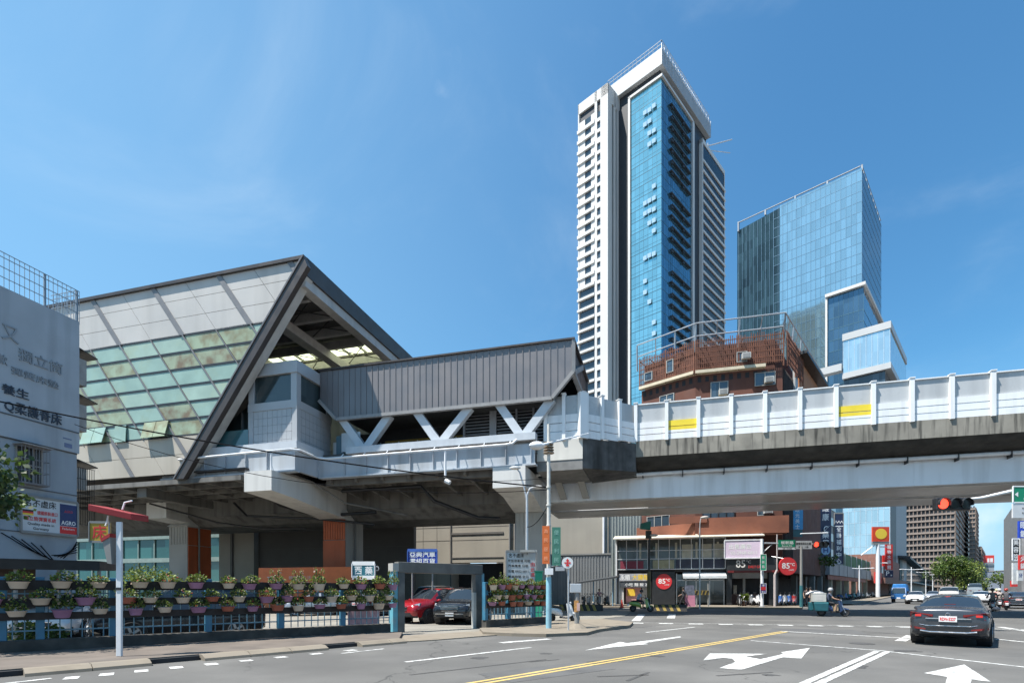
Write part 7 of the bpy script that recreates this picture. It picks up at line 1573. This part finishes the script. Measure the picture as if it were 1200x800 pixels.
for sy in (1, -1): mb.hexa([(-2.33, sy*.5, .46), (-2.33, sy*.72, .48), (-2.2, sy*.86, .5), (-2.2, sy*.6, .46)], [(-2.33, sy*.5, .5), (-2.33, sy*.74, .54), (-2.2, sy*.87, .56), (-2.2, sy*.6, .5)])
mb.build('reflector', tail, sed)
mb = MB(); mb.box(-1.52, -1.46, -.13, .13, 1.16, 1.19); mb.build('stop_lamp', tail, sed)
redc = car('suv', 'shiny red sport utility car parked just inside the gate', 'car', SUV, paintm('suv_red', (.32, .012, .018), .2, .22), (-2.12, -1.85), (.4, 1.08), (-1.75, .98), 2.66, .35, None, rimmat=rimd, rails=False, W=.91, pillars=(-.05, -1.1))
hr = Vector((-.60, -.80, 0)); side = Vector((-hr.y, hr.x, 0)); p = G(501.5, 730.5)-side*.8-hr*1.33; place(redc, p, hr)
blk = car('suv', 'black sport utility car with chrome grille parked beside the red one', 'car', SUV, paintm('suv_black', (.018, .022, .028), .4, .22), (-2.12, -1.85), (.4, 1.08), (-1.75, .98), 2.66, .35, None, rails=True, W=.91, pillars=(-.05, -1.1))
hb = Vector((-.22, -.975, 0)); p = G(534.5, 731)-hb*1.33; place(blk, p, hb)
mb = MB(); mb.hexa([(2.285, -.42, .72), (2.285, .42, .72), (2.2, .42, .72), (2.2, -.42, .72)], [(2.275, -.45, .9), (2.275, .45, .9), (2.2, .45, .9), (2.2, -.45, .9)]); mb.bar((2.3, -.66, .52), (2.3, .66, .52), .03, .05); mb.build('chrome_grille', chrome, blk)
wc = car('sedan', 'white sedan coming up the far road beside the blue truck', 'car', SEDAN, paintm('sedan_white', (.66, .67, .68)), (-1.64, -.86), (.36, 1.1), (-1.3, 1.0), 2.7, .325)
DD = DN.u
place(wc, G(1072, 707.5)+DD*2.2, -DD)
def carcopy(src, label, p, h, mats=None, sc=None): o = dup(src, (p.x, p.y, .004), math.atan2(h.y, h.x), label, None, sc, mats); return o
van = car('van', 'white van seen from behind beyond the grey sedan', 'van', VAN, paintm('van_white', (.6, .6, .58)), (-2.24, -2.0), (1.1, 1.8), (-1.9, 1.5), 2.7, .32, W=.88, pillars=(-.3, .7))
place(van, G(1112, 709)+DD*2, DD)
carcopy(sed, 'dark grey sedan at the right edge of the far road', G(1193, 712.5)+DD*1.5, DD)
carcopy(wc, 'white car partly hidden behind the grey sedan roof and the motorcyclists', G(1151, 709)+DD*4, DD, sc=1.02)
carcopy(van, 'silver grey minibus further down the far road under the green tree', G(1143, 703.5)+DD*6, DD, {'van_white': paintm('bus_silver', (.3, .34, .36), .2)}, (1.35, 1.1, 1.35))
carcopy(wc, 'pale silver car behind the oncoming white sedan', G(1093, 704)+DD*2, -DD, {'sedan_white': paintm('silver', (.42, .43, .44), .4)})
carcopy(van, 'beige van far down the road under the footbridge', G(1165, 701)+DD*2, DD, {'van_white': paintm('van_beige', (.5, .47, .42))})
# cars standing in the lot behind the planter fence
carcopy(blk, 'black car parked close behind the planter fence beyond the lamp pole', FN.to(fu(228), fw+2.0, 0), FN.u*-1)
carcopy(wc, 'silver car parked slantwise behind the middle of the planter fence', G(362, 722)+Vector((0, 1.5, 0)), Vector((-.9, -.42, 0)), {'sedan_white': paintm('silver', (.42, .43, .44), .4)})
carcopy(sed, 'dark car parked at the back of the lot before the orange hoarding', ST.to(ST.hitw(440, HZ, 30)[0], 30, 0), ST.w)
carcopy(van, 'pale blue van parked at the back of the lot behind the gate', ST.to(ST.hitw(507, HZ, 38)[0], 38, 0), Vector((-.3, -.95, 0)), {'van_white': paintm('van_paleblue', (.4, .52, .56))})
carcopy(wc, 'white car parked at the left end of the lot behind the pots', FN.to(fu(95), fw+6, 0), Vector((.3, -.95, 0)))
carcopy(wc, 'white car parked under the station right of the lamp pole', FN.to(fu(285), fw+7.5, 0), Vector((-.25, -.97, 0)))
# blue tarp truck
tk = thing('truck', 'small blue truck with a blue tarpaulin load coming up the far road', 'truck', (0, 0, 0)); tp = paintm('truck_blue', (.03, .14, .36)); tarp = M('tarp_blue', (.02, .17, .42), .7, var=.2, scale=2)
mb = MB(); mb.hexa([(1.0, -.82, .45), (2.3, -.82, .45), (2.3, .82, .45), (1.0, .82, .45)], [(1.0, -.82, 1.15), (2.32, -.82, 1.15), (2.32, .82, 1.15), (1.0, .82, 1.15)]); mb.hexa([(1.0, -.82, 1.15), (2.32, -.82, 1.15), (2.32, .82, 1.15), (1.0, .82, 1.15)], [(1.0, -.74, 1.95), (1.85, -.74, 1.95), (1.85, .74, 1.95), (1.0, .74, 1.95)]); mb.build('cab', tp, tk, bevel=.05)
mb = MB(); mb.hexa([(2.31, -.72, 1.2), (2.335, -.72, 1.2), (2.335, .72, 1.2), (2.31, .72, 1.2)], [(1.9, -.66, 1.88), (1.93, -.66, 1.88), (1.93, .66, 1.88), (1.9, .66, 1.88)]); mb.build('windscreen', cglass, tk)
mb = MB(); mb.box(-2.2, .95, -.9, .9, .7, 1.3); mb.build('bed', tp, tk); mb = MB(); mb.hexa([(-2.2, -.92, 1.3), (.95, -.92, 1.3), (.95, .92, 1.3), (-2.2, .92, 1.3)], [(-2.1, -.7, 2.35), (.9, -.7, 2.4), (.9, .7, 2.4), (-2.1, .7, 2.35)]); mb.build('tarpaulin', tarp, tk, bevel=.1)
for x in (1.5, -1.3):
    for sy in (1, -1): mb = MB(); mb.lathe((x, sy*.6, .33), [(.001, 0), (.33, 0), (.33, .2), (.001, .21)], 18, 0, (0, sy, 0)); mb.build('wheel', tyrem, tk)
for sy in (1, -1): mb = MB(); mb.box(2.31, 2.34, sy*.62-.14, sy*.62+.14, .75, .95); mb.build('headlight', headl, tk); mb = MB(); mb.box(2.1, 2.2, sy*.95-.08, sy*.95+.08, 1.2, 1.5); mb.build('mirror', trim, tk)
mb = MB(); mb.box(2.33, 2.36, -.2, .2, .5, .66); mb.build('licence_plate', white, tk)
place(tk, G(1053, 705.5)+DD*2.3, -DD)
# ================================================================== scooters
def scooter(name, label, pm, group=None, rack=None):
    t = thing(name, label, 'scooter', (0, 0, 0), group)
    for x in (.64, -.6):
        mb = MB(); mb.torus((x, 0, .25), (0, 1, 0), .19, .06, 20, 8); w_ = mb.build('wheel', tyrem, t, smooth=True); mb = MB(); mb.lathe((x, -.03, .25), [(.001, 0), (.13, 0), (.13, .06), (.001, .06)], 14, 0, (0, 1, 0)); mb.build('rim', rimd, w_)
    def loft(secs, nm, m):
        mb = MB(); n = 12; N0 = 0
        for x, y, z0, z1 in secs:
            mb.v += [Vector((x, y*math.copysign(abs(math.cos(a))**.6, math.cos(a)), (z0+z1)/2+(z1-z0)/2*math.copysign(abs(math.sin(a))**.6, math.sin(a)))) for a in [math.tau*i/n for i in range(n)]]
        for i in range(len(secs)-1):
            for j in range(n): mb.f.append((i*n+j, i*n+(j+1) % n, (i+1)*n+(j+1) % n, (i+1)*n+j)); mb.m.append(0)
        mb.f.append(tuple(range(n))); mb.f.append(tuple((len(secs)-1)*n+j for j in range(n))); mb.m += [0, 0]
        return mb.build(nm, m, t, smooth=50)
    loft([(-.92, .05, .62, .68), (-.8, .13, .5, .74), (-.5, .17, .42, .76), (-.2, .17, .36, .72), (-.05, .14, .3, .62), (.0, .12, .28, .4)], 'rear_body', pm)
    loft([(-.1, .15, .24, .32), (.2, .16, .22, .3), (.38, .15, .22, .36)], 'floorboard', trim)
    mb = MB(); mb.hexa([(.36, -.2, .26), (.36, .2, .26), (.42, .17, .26), (.42, -.17, .26)], [(.26, -.2, .95), (.26, .2, .95), (.36, .12, .97), (.36, -.12, .97)]); mb.hexa([(.42, -.17, .3), (.42, .17, .3), (.6, .05, .42), (.6, -.05, .42)], [(.36, -.12, .95), (.36, .12, .95), (.46, .04, .9), (.46, -.04, .9)]); mb.build('front_shield', pm, t, bevel=.025)
    mb = MB(); mb.hexa([(.42, -.07, .47), (.86, -.06, .4), (.86, .06, .4), (.42, .07, .47)], [(.46, -.07, .55), (.82, -.05, .48), (.82, .05, .48), (.46, .07, .55)]); mb.build('front_mudguard', pm, t, bevel=.02)
    mb = MB()
    for sy in (1, -1): mb.tube((.46, sy*.07, .7), (.64, sy*.08, .25), .025)
    mb.build('fork', galv, t)
    loft([(-.75, .1, .76, .82), (-.55, .15, .75, .86), (-.25, .15, .73, .83), (.0, .1, .7, .76)], 'seat', trim)
    mb = MB(); mb.path([(.26, -.34, 1.02), (.32, -.2, 1.03), (.34, 0, 1.0), (.32, .2, 1.03), (.26, .34, 1.02)], .02, 6); mb.ball((.34, 0, .99), .1, .12, .08, 10); mb.build('handlebar', trim, t)
    mb = MB(); mb.ball((.41, 0, .98), .06, .09, .06, 10); mb.build('headlight', headl, t, smooth=True)
    mb = MB(); mb.box(-.95, -.88, -.08, .08, .6, .68); mb.build('tail_light', tail, t)
    mb = MB(); mb.hexa([(-.98, -.09, .4), (-.98, .09, .4), (-.86, .09, .5), (-.86, -.09, .5)], [(-1.0, -.09, .55), (-1.0, .09, .55), (-.88, .09, .62), (-.88, -.09, .62)]); mb.build('licence_plate', white, t)
    for sy in (1, -1): mb = MB(); mb.path([(.28, sy*.28, 1.03), (.3, sy*.32, 1.2), (.26, sy*.36, 1.22)], .01, 5); mb.lathe((.26, sy*.36, 1.22), [(.001, 0), (.06, 0), (.05, .03), (.001, .03)], 12, 0, (1, 0, 0)); mb.build('mirror', trim, t)
    mb = MB(); mb.lathe((-.7, -.16, .3), [(.001, 0), (.05, 0), (.05, .35), (.001, .35)], 10, 0, (1, 0, .25)); mb.build('exhaust', trim, t)
    return t
S = {}
def ride(kind, label, col, p, h, group=None, met=.0):
    m = paintm('scooter_'+kind, col, met)
    if not S: S['p'] = scooter('scooter', label, m, group); S['m'] = m; o = S['p']
    else: o = dup(S['p'], (0, 0, 0), 0, label, group, None, {S['m'].name: m})
    if group is None and 'group' in o: del o['group']
    return place(o, p, h)
u = ST.u
gs = ride('green', 'lime green scooter with a rider crossing in front of the shops', (.25, .36, .06), G(751.5, 716.5), u)
ts = ride('navy', 'dark blue delivery scooter with white and teal boxes', (.02, .05, .14), G(976, 722), Vector((.93, -.36, 0)))
ride('white', 'white scooter parked at the corner behind the blue footed utility pole', (.62, .62, .62), G(659, 729.5), Vector((.9, -.43, 0)))
cols = {'white': (.62, .62, .62), 'black': (.02, .02, .022), 'blue': (.03, .1, .3), 'silver': (.35, .36, .38), 'red': (.3, .02, .02), 'cream': (.5, .46, .38), 'teal': (.03, .2, .2), 'grey': (.15, .16, .17)}
def row(lst, grp, base=.13):
    for px, py, c, hx_, lab in lst:
        o = ride(c, lab, cols[c], G(px, py, base), hx_, grp); o.location.z = base
w_ = -ST.w
row([(872, 709.4, 'white', w_, 'white scooter parked under the cafe sign, left of the white signal pole'), (866.5, 709.5, 'black', w_, 'black scooter parked at the left end under the cafe sign'), (887, 709.4, 'white', w_+u*.2, 'white scooter parked hard against the white signal pole'), (880, 709, 'grey', w_, 'dim grey scooter between the two white ones under the cafe sign'),
     (915, 709.2, 'blue', w_-u*.3, 'blue scooter nearest the slim jointed post'), (920, 709.2, 'silver', w_-u*.3, 'silver scooter second to the right of the slim jointed post'), (925, 709, 'blue', w_-u*.3, 'blue scooter third to the right of the slim jointed post'), (931, 709, 'red', w_-u*.3, 'red scooter just left of the teal footed post')], 'scooters parked under the cafe corner')
d_ = Vector((DN.w.x, DN.w.y, 0))*-1
row([(998, 701.5, 'teal', d_, 'teal scooter parked first in the row before the low shop row'), (1002, 701, 'grey', d_, 'grey scooter behind the teal one before the low shop row'), (1007, 700.5, 'black', d_, 'black scooter before the cream column of the low shop row'), (1013, 700, 'silver', d_, 'silver scooter nearest the white sign pole'), (988, 702.5, 'blue', d_, 'blue scooter half hidden by the delivery rider'), (1020, 699, 'cream', d_, 'cream scooter past the low shop row'), (1026, 698.5, 'black', d_, 'black scooter below the white sign pole')], 'scooters parked before the low shop row')
row([(684, 710.2, 'black', w_, 'black scooter at the left end of the shelter'), (690, 710.2, 'white', w_, 'white scooter in the shelter beside the black one'), (711, 710, 'grey', w_+u*.4, 'grey scooter at the right end of the shelter'), (696, 710.4, 'cream', w_, 'cream scooter in the middle of the shelter')], 'scooters in the shelter', .02)
# delivery boxes on the blue scooter
teal = M('box_teal', (.015, .1, .12), .5, var=.2, scale=2); boxw = M('box_white', (.45, .44, .4), .6, var=.12, scale=2)
def onride(o, name, label, cat, mbf, m, **k):
    mb = MB(); mbf(mb); ob = mb.build(name, m, loc=(0, 0, 0), **k); ob.location = o.location; ob.rotation_euler = o.rotation_euler; return tag(ob, label, cat)
onride(ts, 'delivery_box', 'white insulated delivery box strapped behind the rider', 'delivery box', lambda b: (b.box(-1.15, -.42, -.42, .42, .9, 1.38, 0), b.box(-1.16, -.41, -.43, .43, 1.38, 1.42, 0), b.box(-.95, -.6, -.425, -.42, 1.0, 1.3, 1)), [boxw, M('box_label', (.45, .43, .4), .6)], bevel=.03)
onride(ts, 'pannier_bag', 'teal side bag hanging on the near side of the delivery scooter', 'bag', lambda b: b.hexa([(-1.0, -.48, .32), (-.3, -.48, .32), (-.3, -.2, .36), (-1.0, -.2, .36)], [(-1.1, -.52, .86), (-.28, -.52, .86), (-.28, -.18, .88), (-1.1, -.18, .88)]), teal, bevel=.06)
onride(ts, 'pannier_bag', 'teal bag hanging behind the wheel of the delivery scooter', 'bag', lambda b: b.hexa([(-1.25, -.1, .35), (-1.02, -.1, .35), (-1.02, .45, .35), (-1.25, .45, .35)], [(-1.3, -.12, .86), (-1.0, -.12, .86), (-1.0, .5, .86), (-1.3, .5, .86)]), teal, bevel=.05)
onride(ts, 'paper_bag', 'tan paper bag between the delivery rider knees', 'bag', lambda b: b.box(.02, .26, -.16, .1, .32, .75), M('paper_tan', (.4, .29, .17), .8, var=.15), bevel=.02)
# ================================================================== people
skin = M('skin', (.4, .24, .17), .6, var=.05); hairm = M('hair_black', (.015, .013, .012), .6, var=.2)
def person(label, J, top, pants, helmet=None, hair=True, shoes=None, bag=None, hs=1.0):
    """one continuous body grown from a jointed skeleton (facing +x)"""
    t = thing('person', label, 'person', (0, 0, 0))
    vs, es, rs, tg = [], [], [], []
    def add(p, r, k, par=None):
        vs.append(Vector(p)); rs.append(r); tg.append(k); i = len(vs)-1
        if par is not None: es.append((par, i))
        return i
    pel = add(J['pel'], (.125, .15), 2)
    P_, C_ = Vector(J['pel']), Vector(J['chest'])
    wa_ = add(P_.lerp(C_, .45), (.11, .135), 1, pel); ch = add(C_, (.12, .165), 1, wa_); nk = Vector(J['head'])-Vector((.01, 0, .15))
    n0 = add(C_.lerp(nk, .6), (.075, .09), 1, ch); n1 = add(nk, (.05, .05), 0, n0); h0 = add(Vector(J['head'])+Vector((.005, 0, -.05)), (.075, .066), 0, n1); h1 = add(Vector(J['head'])+Vector((0, 0, .06)), (.092, .076), 0, h0); add(Vector(J['head'])+Vector((-.01, 0, .12)), (.05, .045), 0, h1)
    for s_, sy in (('L', 1), ('R', -1)):
        sh = add(C_+Vector((0, sy*.18, .1)), (.06, .06), 1, ch); el = Vector(J['el'+s_]); wr = Vector(J['wr'+s_]); S0_ = C_+Vector((0, sy*.18, .1))
        a = add(S0_.lerp(el, .5), (.05, .05), 1, sh); b = add(el, (.04, .04), 1 if J.get('long') else 0, a); c = add(wr, (.027, .027), 0, b); d = (wr-el).normalized(); pm_ = add(wr+d*.07, (.02, .036), 0, c)
        lat = Vector((0, 0, 1)).cross(d); lat = lat.normalized() if lat.length > .1 else Vector((0, 1, 0)); cur = Vector((0, 0, -1)) if abs(d.z) < .8 else Vector((1, 0, 0))
        for f in range(4):
            q = wr+d*.095+lat*(f-1.5)*.021; k = add(q, (.0095, .0095), 0, pm_); L_ = (.035, .042, .04, .03)[f]; k = add(q+d*L_+cur*.012, (.009, .009), 0, k); add(q+d*L_*1.3+cur*.045, (.008, .008), 0, k)
        k = add(wr+d*.04-lat*.04*sy, (.011, .011), 0, c); add(wr+d*.085-lat*.055*sy+cur*.02, (.009, .009), 0, k)
        hp = P_+Vector((0, sy*.1, -.03)); kn = Vector(J['kn'+s_]); an = Vector(J['an'+s_]); h = add(hp, (.095, .1), 2, pel); m1 = add(hp.lerp(kn, .5), (.082, .082), 2, h); k = add(kn, (.06, .06), 2, m1); m2 = add(kn.lerp(an, .4), (.055, .055), 2 if not J.get('shorts') else 0, k); a_ = add(an, (.038, .038), 2 if not J.get('shorts') else 0, m2)
        tv = Vector(J.get('toe', (.2, 0, -.06))); f0 = add(an+Vector((tv.x*.25, 0, tv.z*.9)), (.042, .04), 3, a_); add(an+tv, (.03, .042), 3, f0)
    me = bpy.data.meshes.new('body'); me.from_pydata(vs, es, []); o = bpy.data.objects.new('body', me); COL.objects.link(o)
    md = o.modifiers.new('skin', 'SKIN'); md.use_smooth_shade = True
    if not me.skin_vertices: me.skin_vertices.new()
    for i, r in enumerate(rs): me.skin_vertices[0].data[i].radius = r
    me.skin_vertices[0].data[0].use_root = True
    o.modifiers.new('sub', 'SUBSURF').levels = 1
    dg = bpy.context.evaluated_depsgraph_get(); m2 = bpy.data.meshes.new_from_object(o.evaluated_get(dg)); o.modifiers.clear(); o.data = m2; m2.name = 'body'
    m2.materials.clear()
    for m in (skin, top, pants, shoes or trim): m2.materials.append(m)
    for pl in m2.polygons:
        c = pl.center; best, bi = 9, 0
        for (i, j) in es:
            a, b = vs[i], vs[j]; ab = b-a; tt = max(0, min(1, (c-a).dot(ab)/max(1e-6, ab.length_squared))); d = (c-a-ab*tt).length-max(rs[j])
            if d < best: best = d; bi = tg[j]
        pl.material_index = bi; pl.use_smooth = True
    o.parent = t
    H = Vector(J['head'])
    mb = MB()
    for sy in (1, -1): mb.ball(H+Vector((.083, sy*.03, .03)), .011, n=6)
    mb.build('eye', trim, t); mb = MB(); mb.hexa([H+Vector(v) for v in ((.08, -.015, -.015), (.11, 0, -.015), (.08, .015, -.015))], [H+Vector(v) for v in ((.082, -.006, .035), (.09, 0, .035), (.082, .006, .035))]); mb.build('nose', skin, t)
    mb = MB(); mb.bar(H+Vector((.084, -.022, -.05)), H+Vector((.084, .022, -.05)), .01, .01); mb.build('mouth', M('lip', (.28, .1, .09), .5), t)
    if helmet:
        mb = MB(); mb.lathe(H+Vector((-.005, 0, .0)), [(.128, -.02), (.14, .03), (.135, .09), (.105, .14), (.055, .168), (.001, .175)], 18); mb.build('helmet', helmet, t, smooth=True)
        mb = MB(); mb.hexa([H+Vector(v) for v in ((.1, -.1, -.03), (.14, 0, -.04), (.1, .1, -.03), (.06, 0, -.03))], [H+Vector(v) for v in ((.11, -.1, .06), (.155, 0, .06), (.11, .1, .06), (.07, 0, .06))]); mb.build('visor', cglass, t)
    elif hair:
        mb = MB(); mb.lathe(H+Vector((-.02, 0, .02)), [(.09, -.06), (.102, 0), (.1, .06), (.075, .1), (.04, .125), (.001, .13)], 14, None, None, 1.05, .9); mb.build('hair', hairm, t, smooth=True)
    return t
ridej = dict(pel=(-.3, 0, .88), chest=(-.2, 0, 1.27), head=(-.12, 0, 1.58), elL=(-.02, .3, 1.1), elR=(-.02, -.3, 1.1), wrL=(.2, .3, 1.04), wrR=(.2, -.3, 1.04), knL=(.14, .17, .78), knR=(.14, -.17, .78), anL=(.12, .15, .37), anR=(.12, -.15, .37), toe=(.17, 0, -.04))
def mount(o, lab, **k):
    p = person(lab, **k); p.location = o.location; p.rotation_euler = o.rotation_euler; return p
ct = lambda n, c: M('cloth_'+n, c, .85, var=.15, scale=5)
mount(gs, 'rider in a pale shirt bent forward on the lime green scooter', J=dict(ridej, long=True, chest=(-.12, 0, 1.2), head=(.02, 0, 1.46)), top=ct('paleblue', (.42, .46, .52)), pants=ct('black', (.02, .02, .025)), helmet=M('helmet_black', (.02, .02, .02), .2, var=0))
mount(ts, 'delivery rider in a navy top with a grey helmet on the blue scooter', J=dict(ridej, shorts=True), top=ct('navy', (.04, .055, .09)), pants=ct('charcoal', (.03, .03, .035)), helmet=M('helmet_grey', (.35, .36, .37), .2, var=0))
stand = dict(pel=(0, 0, .93), chest=(.01, 0, 1.3), head=(.03, 0, 1.6), elL=(-.03, .26, 1.12), elR=(-.03, -.26, 1.12), wrL=(.06, .27, .88), wrR=(.06, -.27, .88), knL=(.02, .1, .5), knR=(.02, -.1, .5), anL=(0, .11, .09), anR=(0, -.11, .09))
walk = dict(stand, long=True, knL=(.22, .09, .52), anL=(.34, .1, .14), knR=(-.02, -.09, .5), anR=(-.34, -.1, .15), elL=(-.2, .24, 1.14), wrL=(-.28, .24, .9), elR=(.12, -.24, 1.1), wrR=(.32, -.22, 1.0))
def put(o, px, py, h, z=.0): g = G(px, py, z); o.location = (g.x, g.y, z); h = Vector(h); o.rotation_euler.z = math.atan2(h.y, h.x)
put(person('person in black trousers and white sleeves striding past the shop glass', walk, ct('blackvest', (.04, .04, .045)), ct('black', (.02, .02, .025))), 801, 710.3, u*-1, .13)
put(person('person in dark clothes standing by the teal footed post', stand, ct('dim', (.1, .08, .08)), ct('black', (.02, .02, .025))), 945, 709.5, u*.3-ST.w, .13)
put(person('person in a patterned shirt standing beside the delivery rider under the arcade', dict(stand, shorts=True), ct('pattern', (.4, .36, .36)), ct('charcoal', (.03, .03, .035))), 950, 709.3, u*-1, .13)
put(person('person in a pinkish top sitting on a scooter in the shelter', dict(ridej), ct('pink', (.45, .3, .28)), ct('charcoal', (.03, .03, .035))), 702, 710.3, w_, .02)
g_ = G(702, 710.3, .02); o = ride('grey', 'grey scooter with a seated person in the shelter', cols['grey'], g_, w_, 'scooters in the shelter'); o.location.z = .02
# parasol over the arcade people, pink board by the walker
c = P(956, 693, 47.5); t = thing('parasol', 'pale open parasol behind the delivery rider', 'parasol', (c.x, c.y, .13)); mb = MB(); mb.lathe(c, [(.85, -.2), (.6, -.02), (.3, .08), (.001, .12), (.001, .1), (.58, -.06), (.8, -.22)], 14); mb.build('canopy', M('parasol_pale', (.5, .5, .5), .7), t); mb = MB(); mb.tube((c.x, c.y, .13), c, .02); mb.build('pole', galv, t)
c = G(809, 710.3, .13); t = thing('standing_board', 'pink and slate standing board next to the striding person', 'standing board', c); mb = MB(); mb.hexa([c+Vector(v) for v in ((-.45, 0, 0), (.45, 0, 0), (.45, .08, 0), (-.45, .08, 0))], [c+Vector(v) for v in ((-.45, .1, 1.0), (.45, .1, 1.0), (.45, .18, 1.0), (-.45, .18, 1.0))]); mb.build('lower_panel', M('board_pink', (.5, .2, .28), .6), t); mb = MB(); mb.hexa([c+Vector(v) for v in ((-.45, .1, 1.0), (.45, .1, 1.0), (.45, .18, 1.0), (-.45, .18, 1.0))], [c+Vector(v) for v in ((-.4, .2, 1.9), (.4, .2, 1.9), (.4, .28, 1.9), (-.4, .28, 1.9))]); mb.build('upper_panel', M('board_slate', (.12, .13, .17), .6, var=.4, scale=4), t)
t = thing('potted_plant', 'bright green potted plant at the cafe door', 'plant', P(872, HZ, 49)-Vector((0, 0, EYE-.13))); b = P(872, HZ, 49); mb = MB(); mb.lathe(up(b, .13), [(.001, 0), (.2, 0), (.26, .45), (.001, .45)], 12); mb.build('pot', M('pot_brown', (.12, .06, .04), .6), t); rg = random.Random(3); mb = MB()
for i in range(160): a = rg.uniform(0, 6.28); leaf(mb, up(b, .6+rg.random()*.5)+Vector((math.cos(a)*.2, math.sin(a)*.2, 0)), (math.cos(a), math.sin(a), rg.uniform(.2, 1.6)), .28, rg, rg.choice((0, 1)))
mb.build('leaves', [leafB, leafA], t, fix=False)
# motorcyclists right of the sedan
for i, (px, py, c, tp_, hl) in enumerate(((1163, 716, 'black', (.2, .17, .15), (.02, .02, .02)), (1171, 713, 'grey', (.32, .28, .26), (.5, .5, .5)), (1179, 714.5, 'red', (.06, .06, .07), (.3, .05, .04)), (1168, 709, 'white', (.35, .16, .14), (.6, .55, .3)))):
    nm = ('nearest', 'second', 'rightmost', 'farthest')[i]; o = ride(c, '%s scooter of the %s waiting rider right of the sedan' % (c, nm), cols[c], G(px, py), DD, None)
    mount(o, '%s scooter rider seen from behind right of the grey sedan' % nm, J=dict(ridej, long=True), top=ct('rider%d' % i, tp_), pants=ct('charcoal', (.03, .03, .035)), helmet=M('helmet_r%d' % i, hl, .2, var=0))
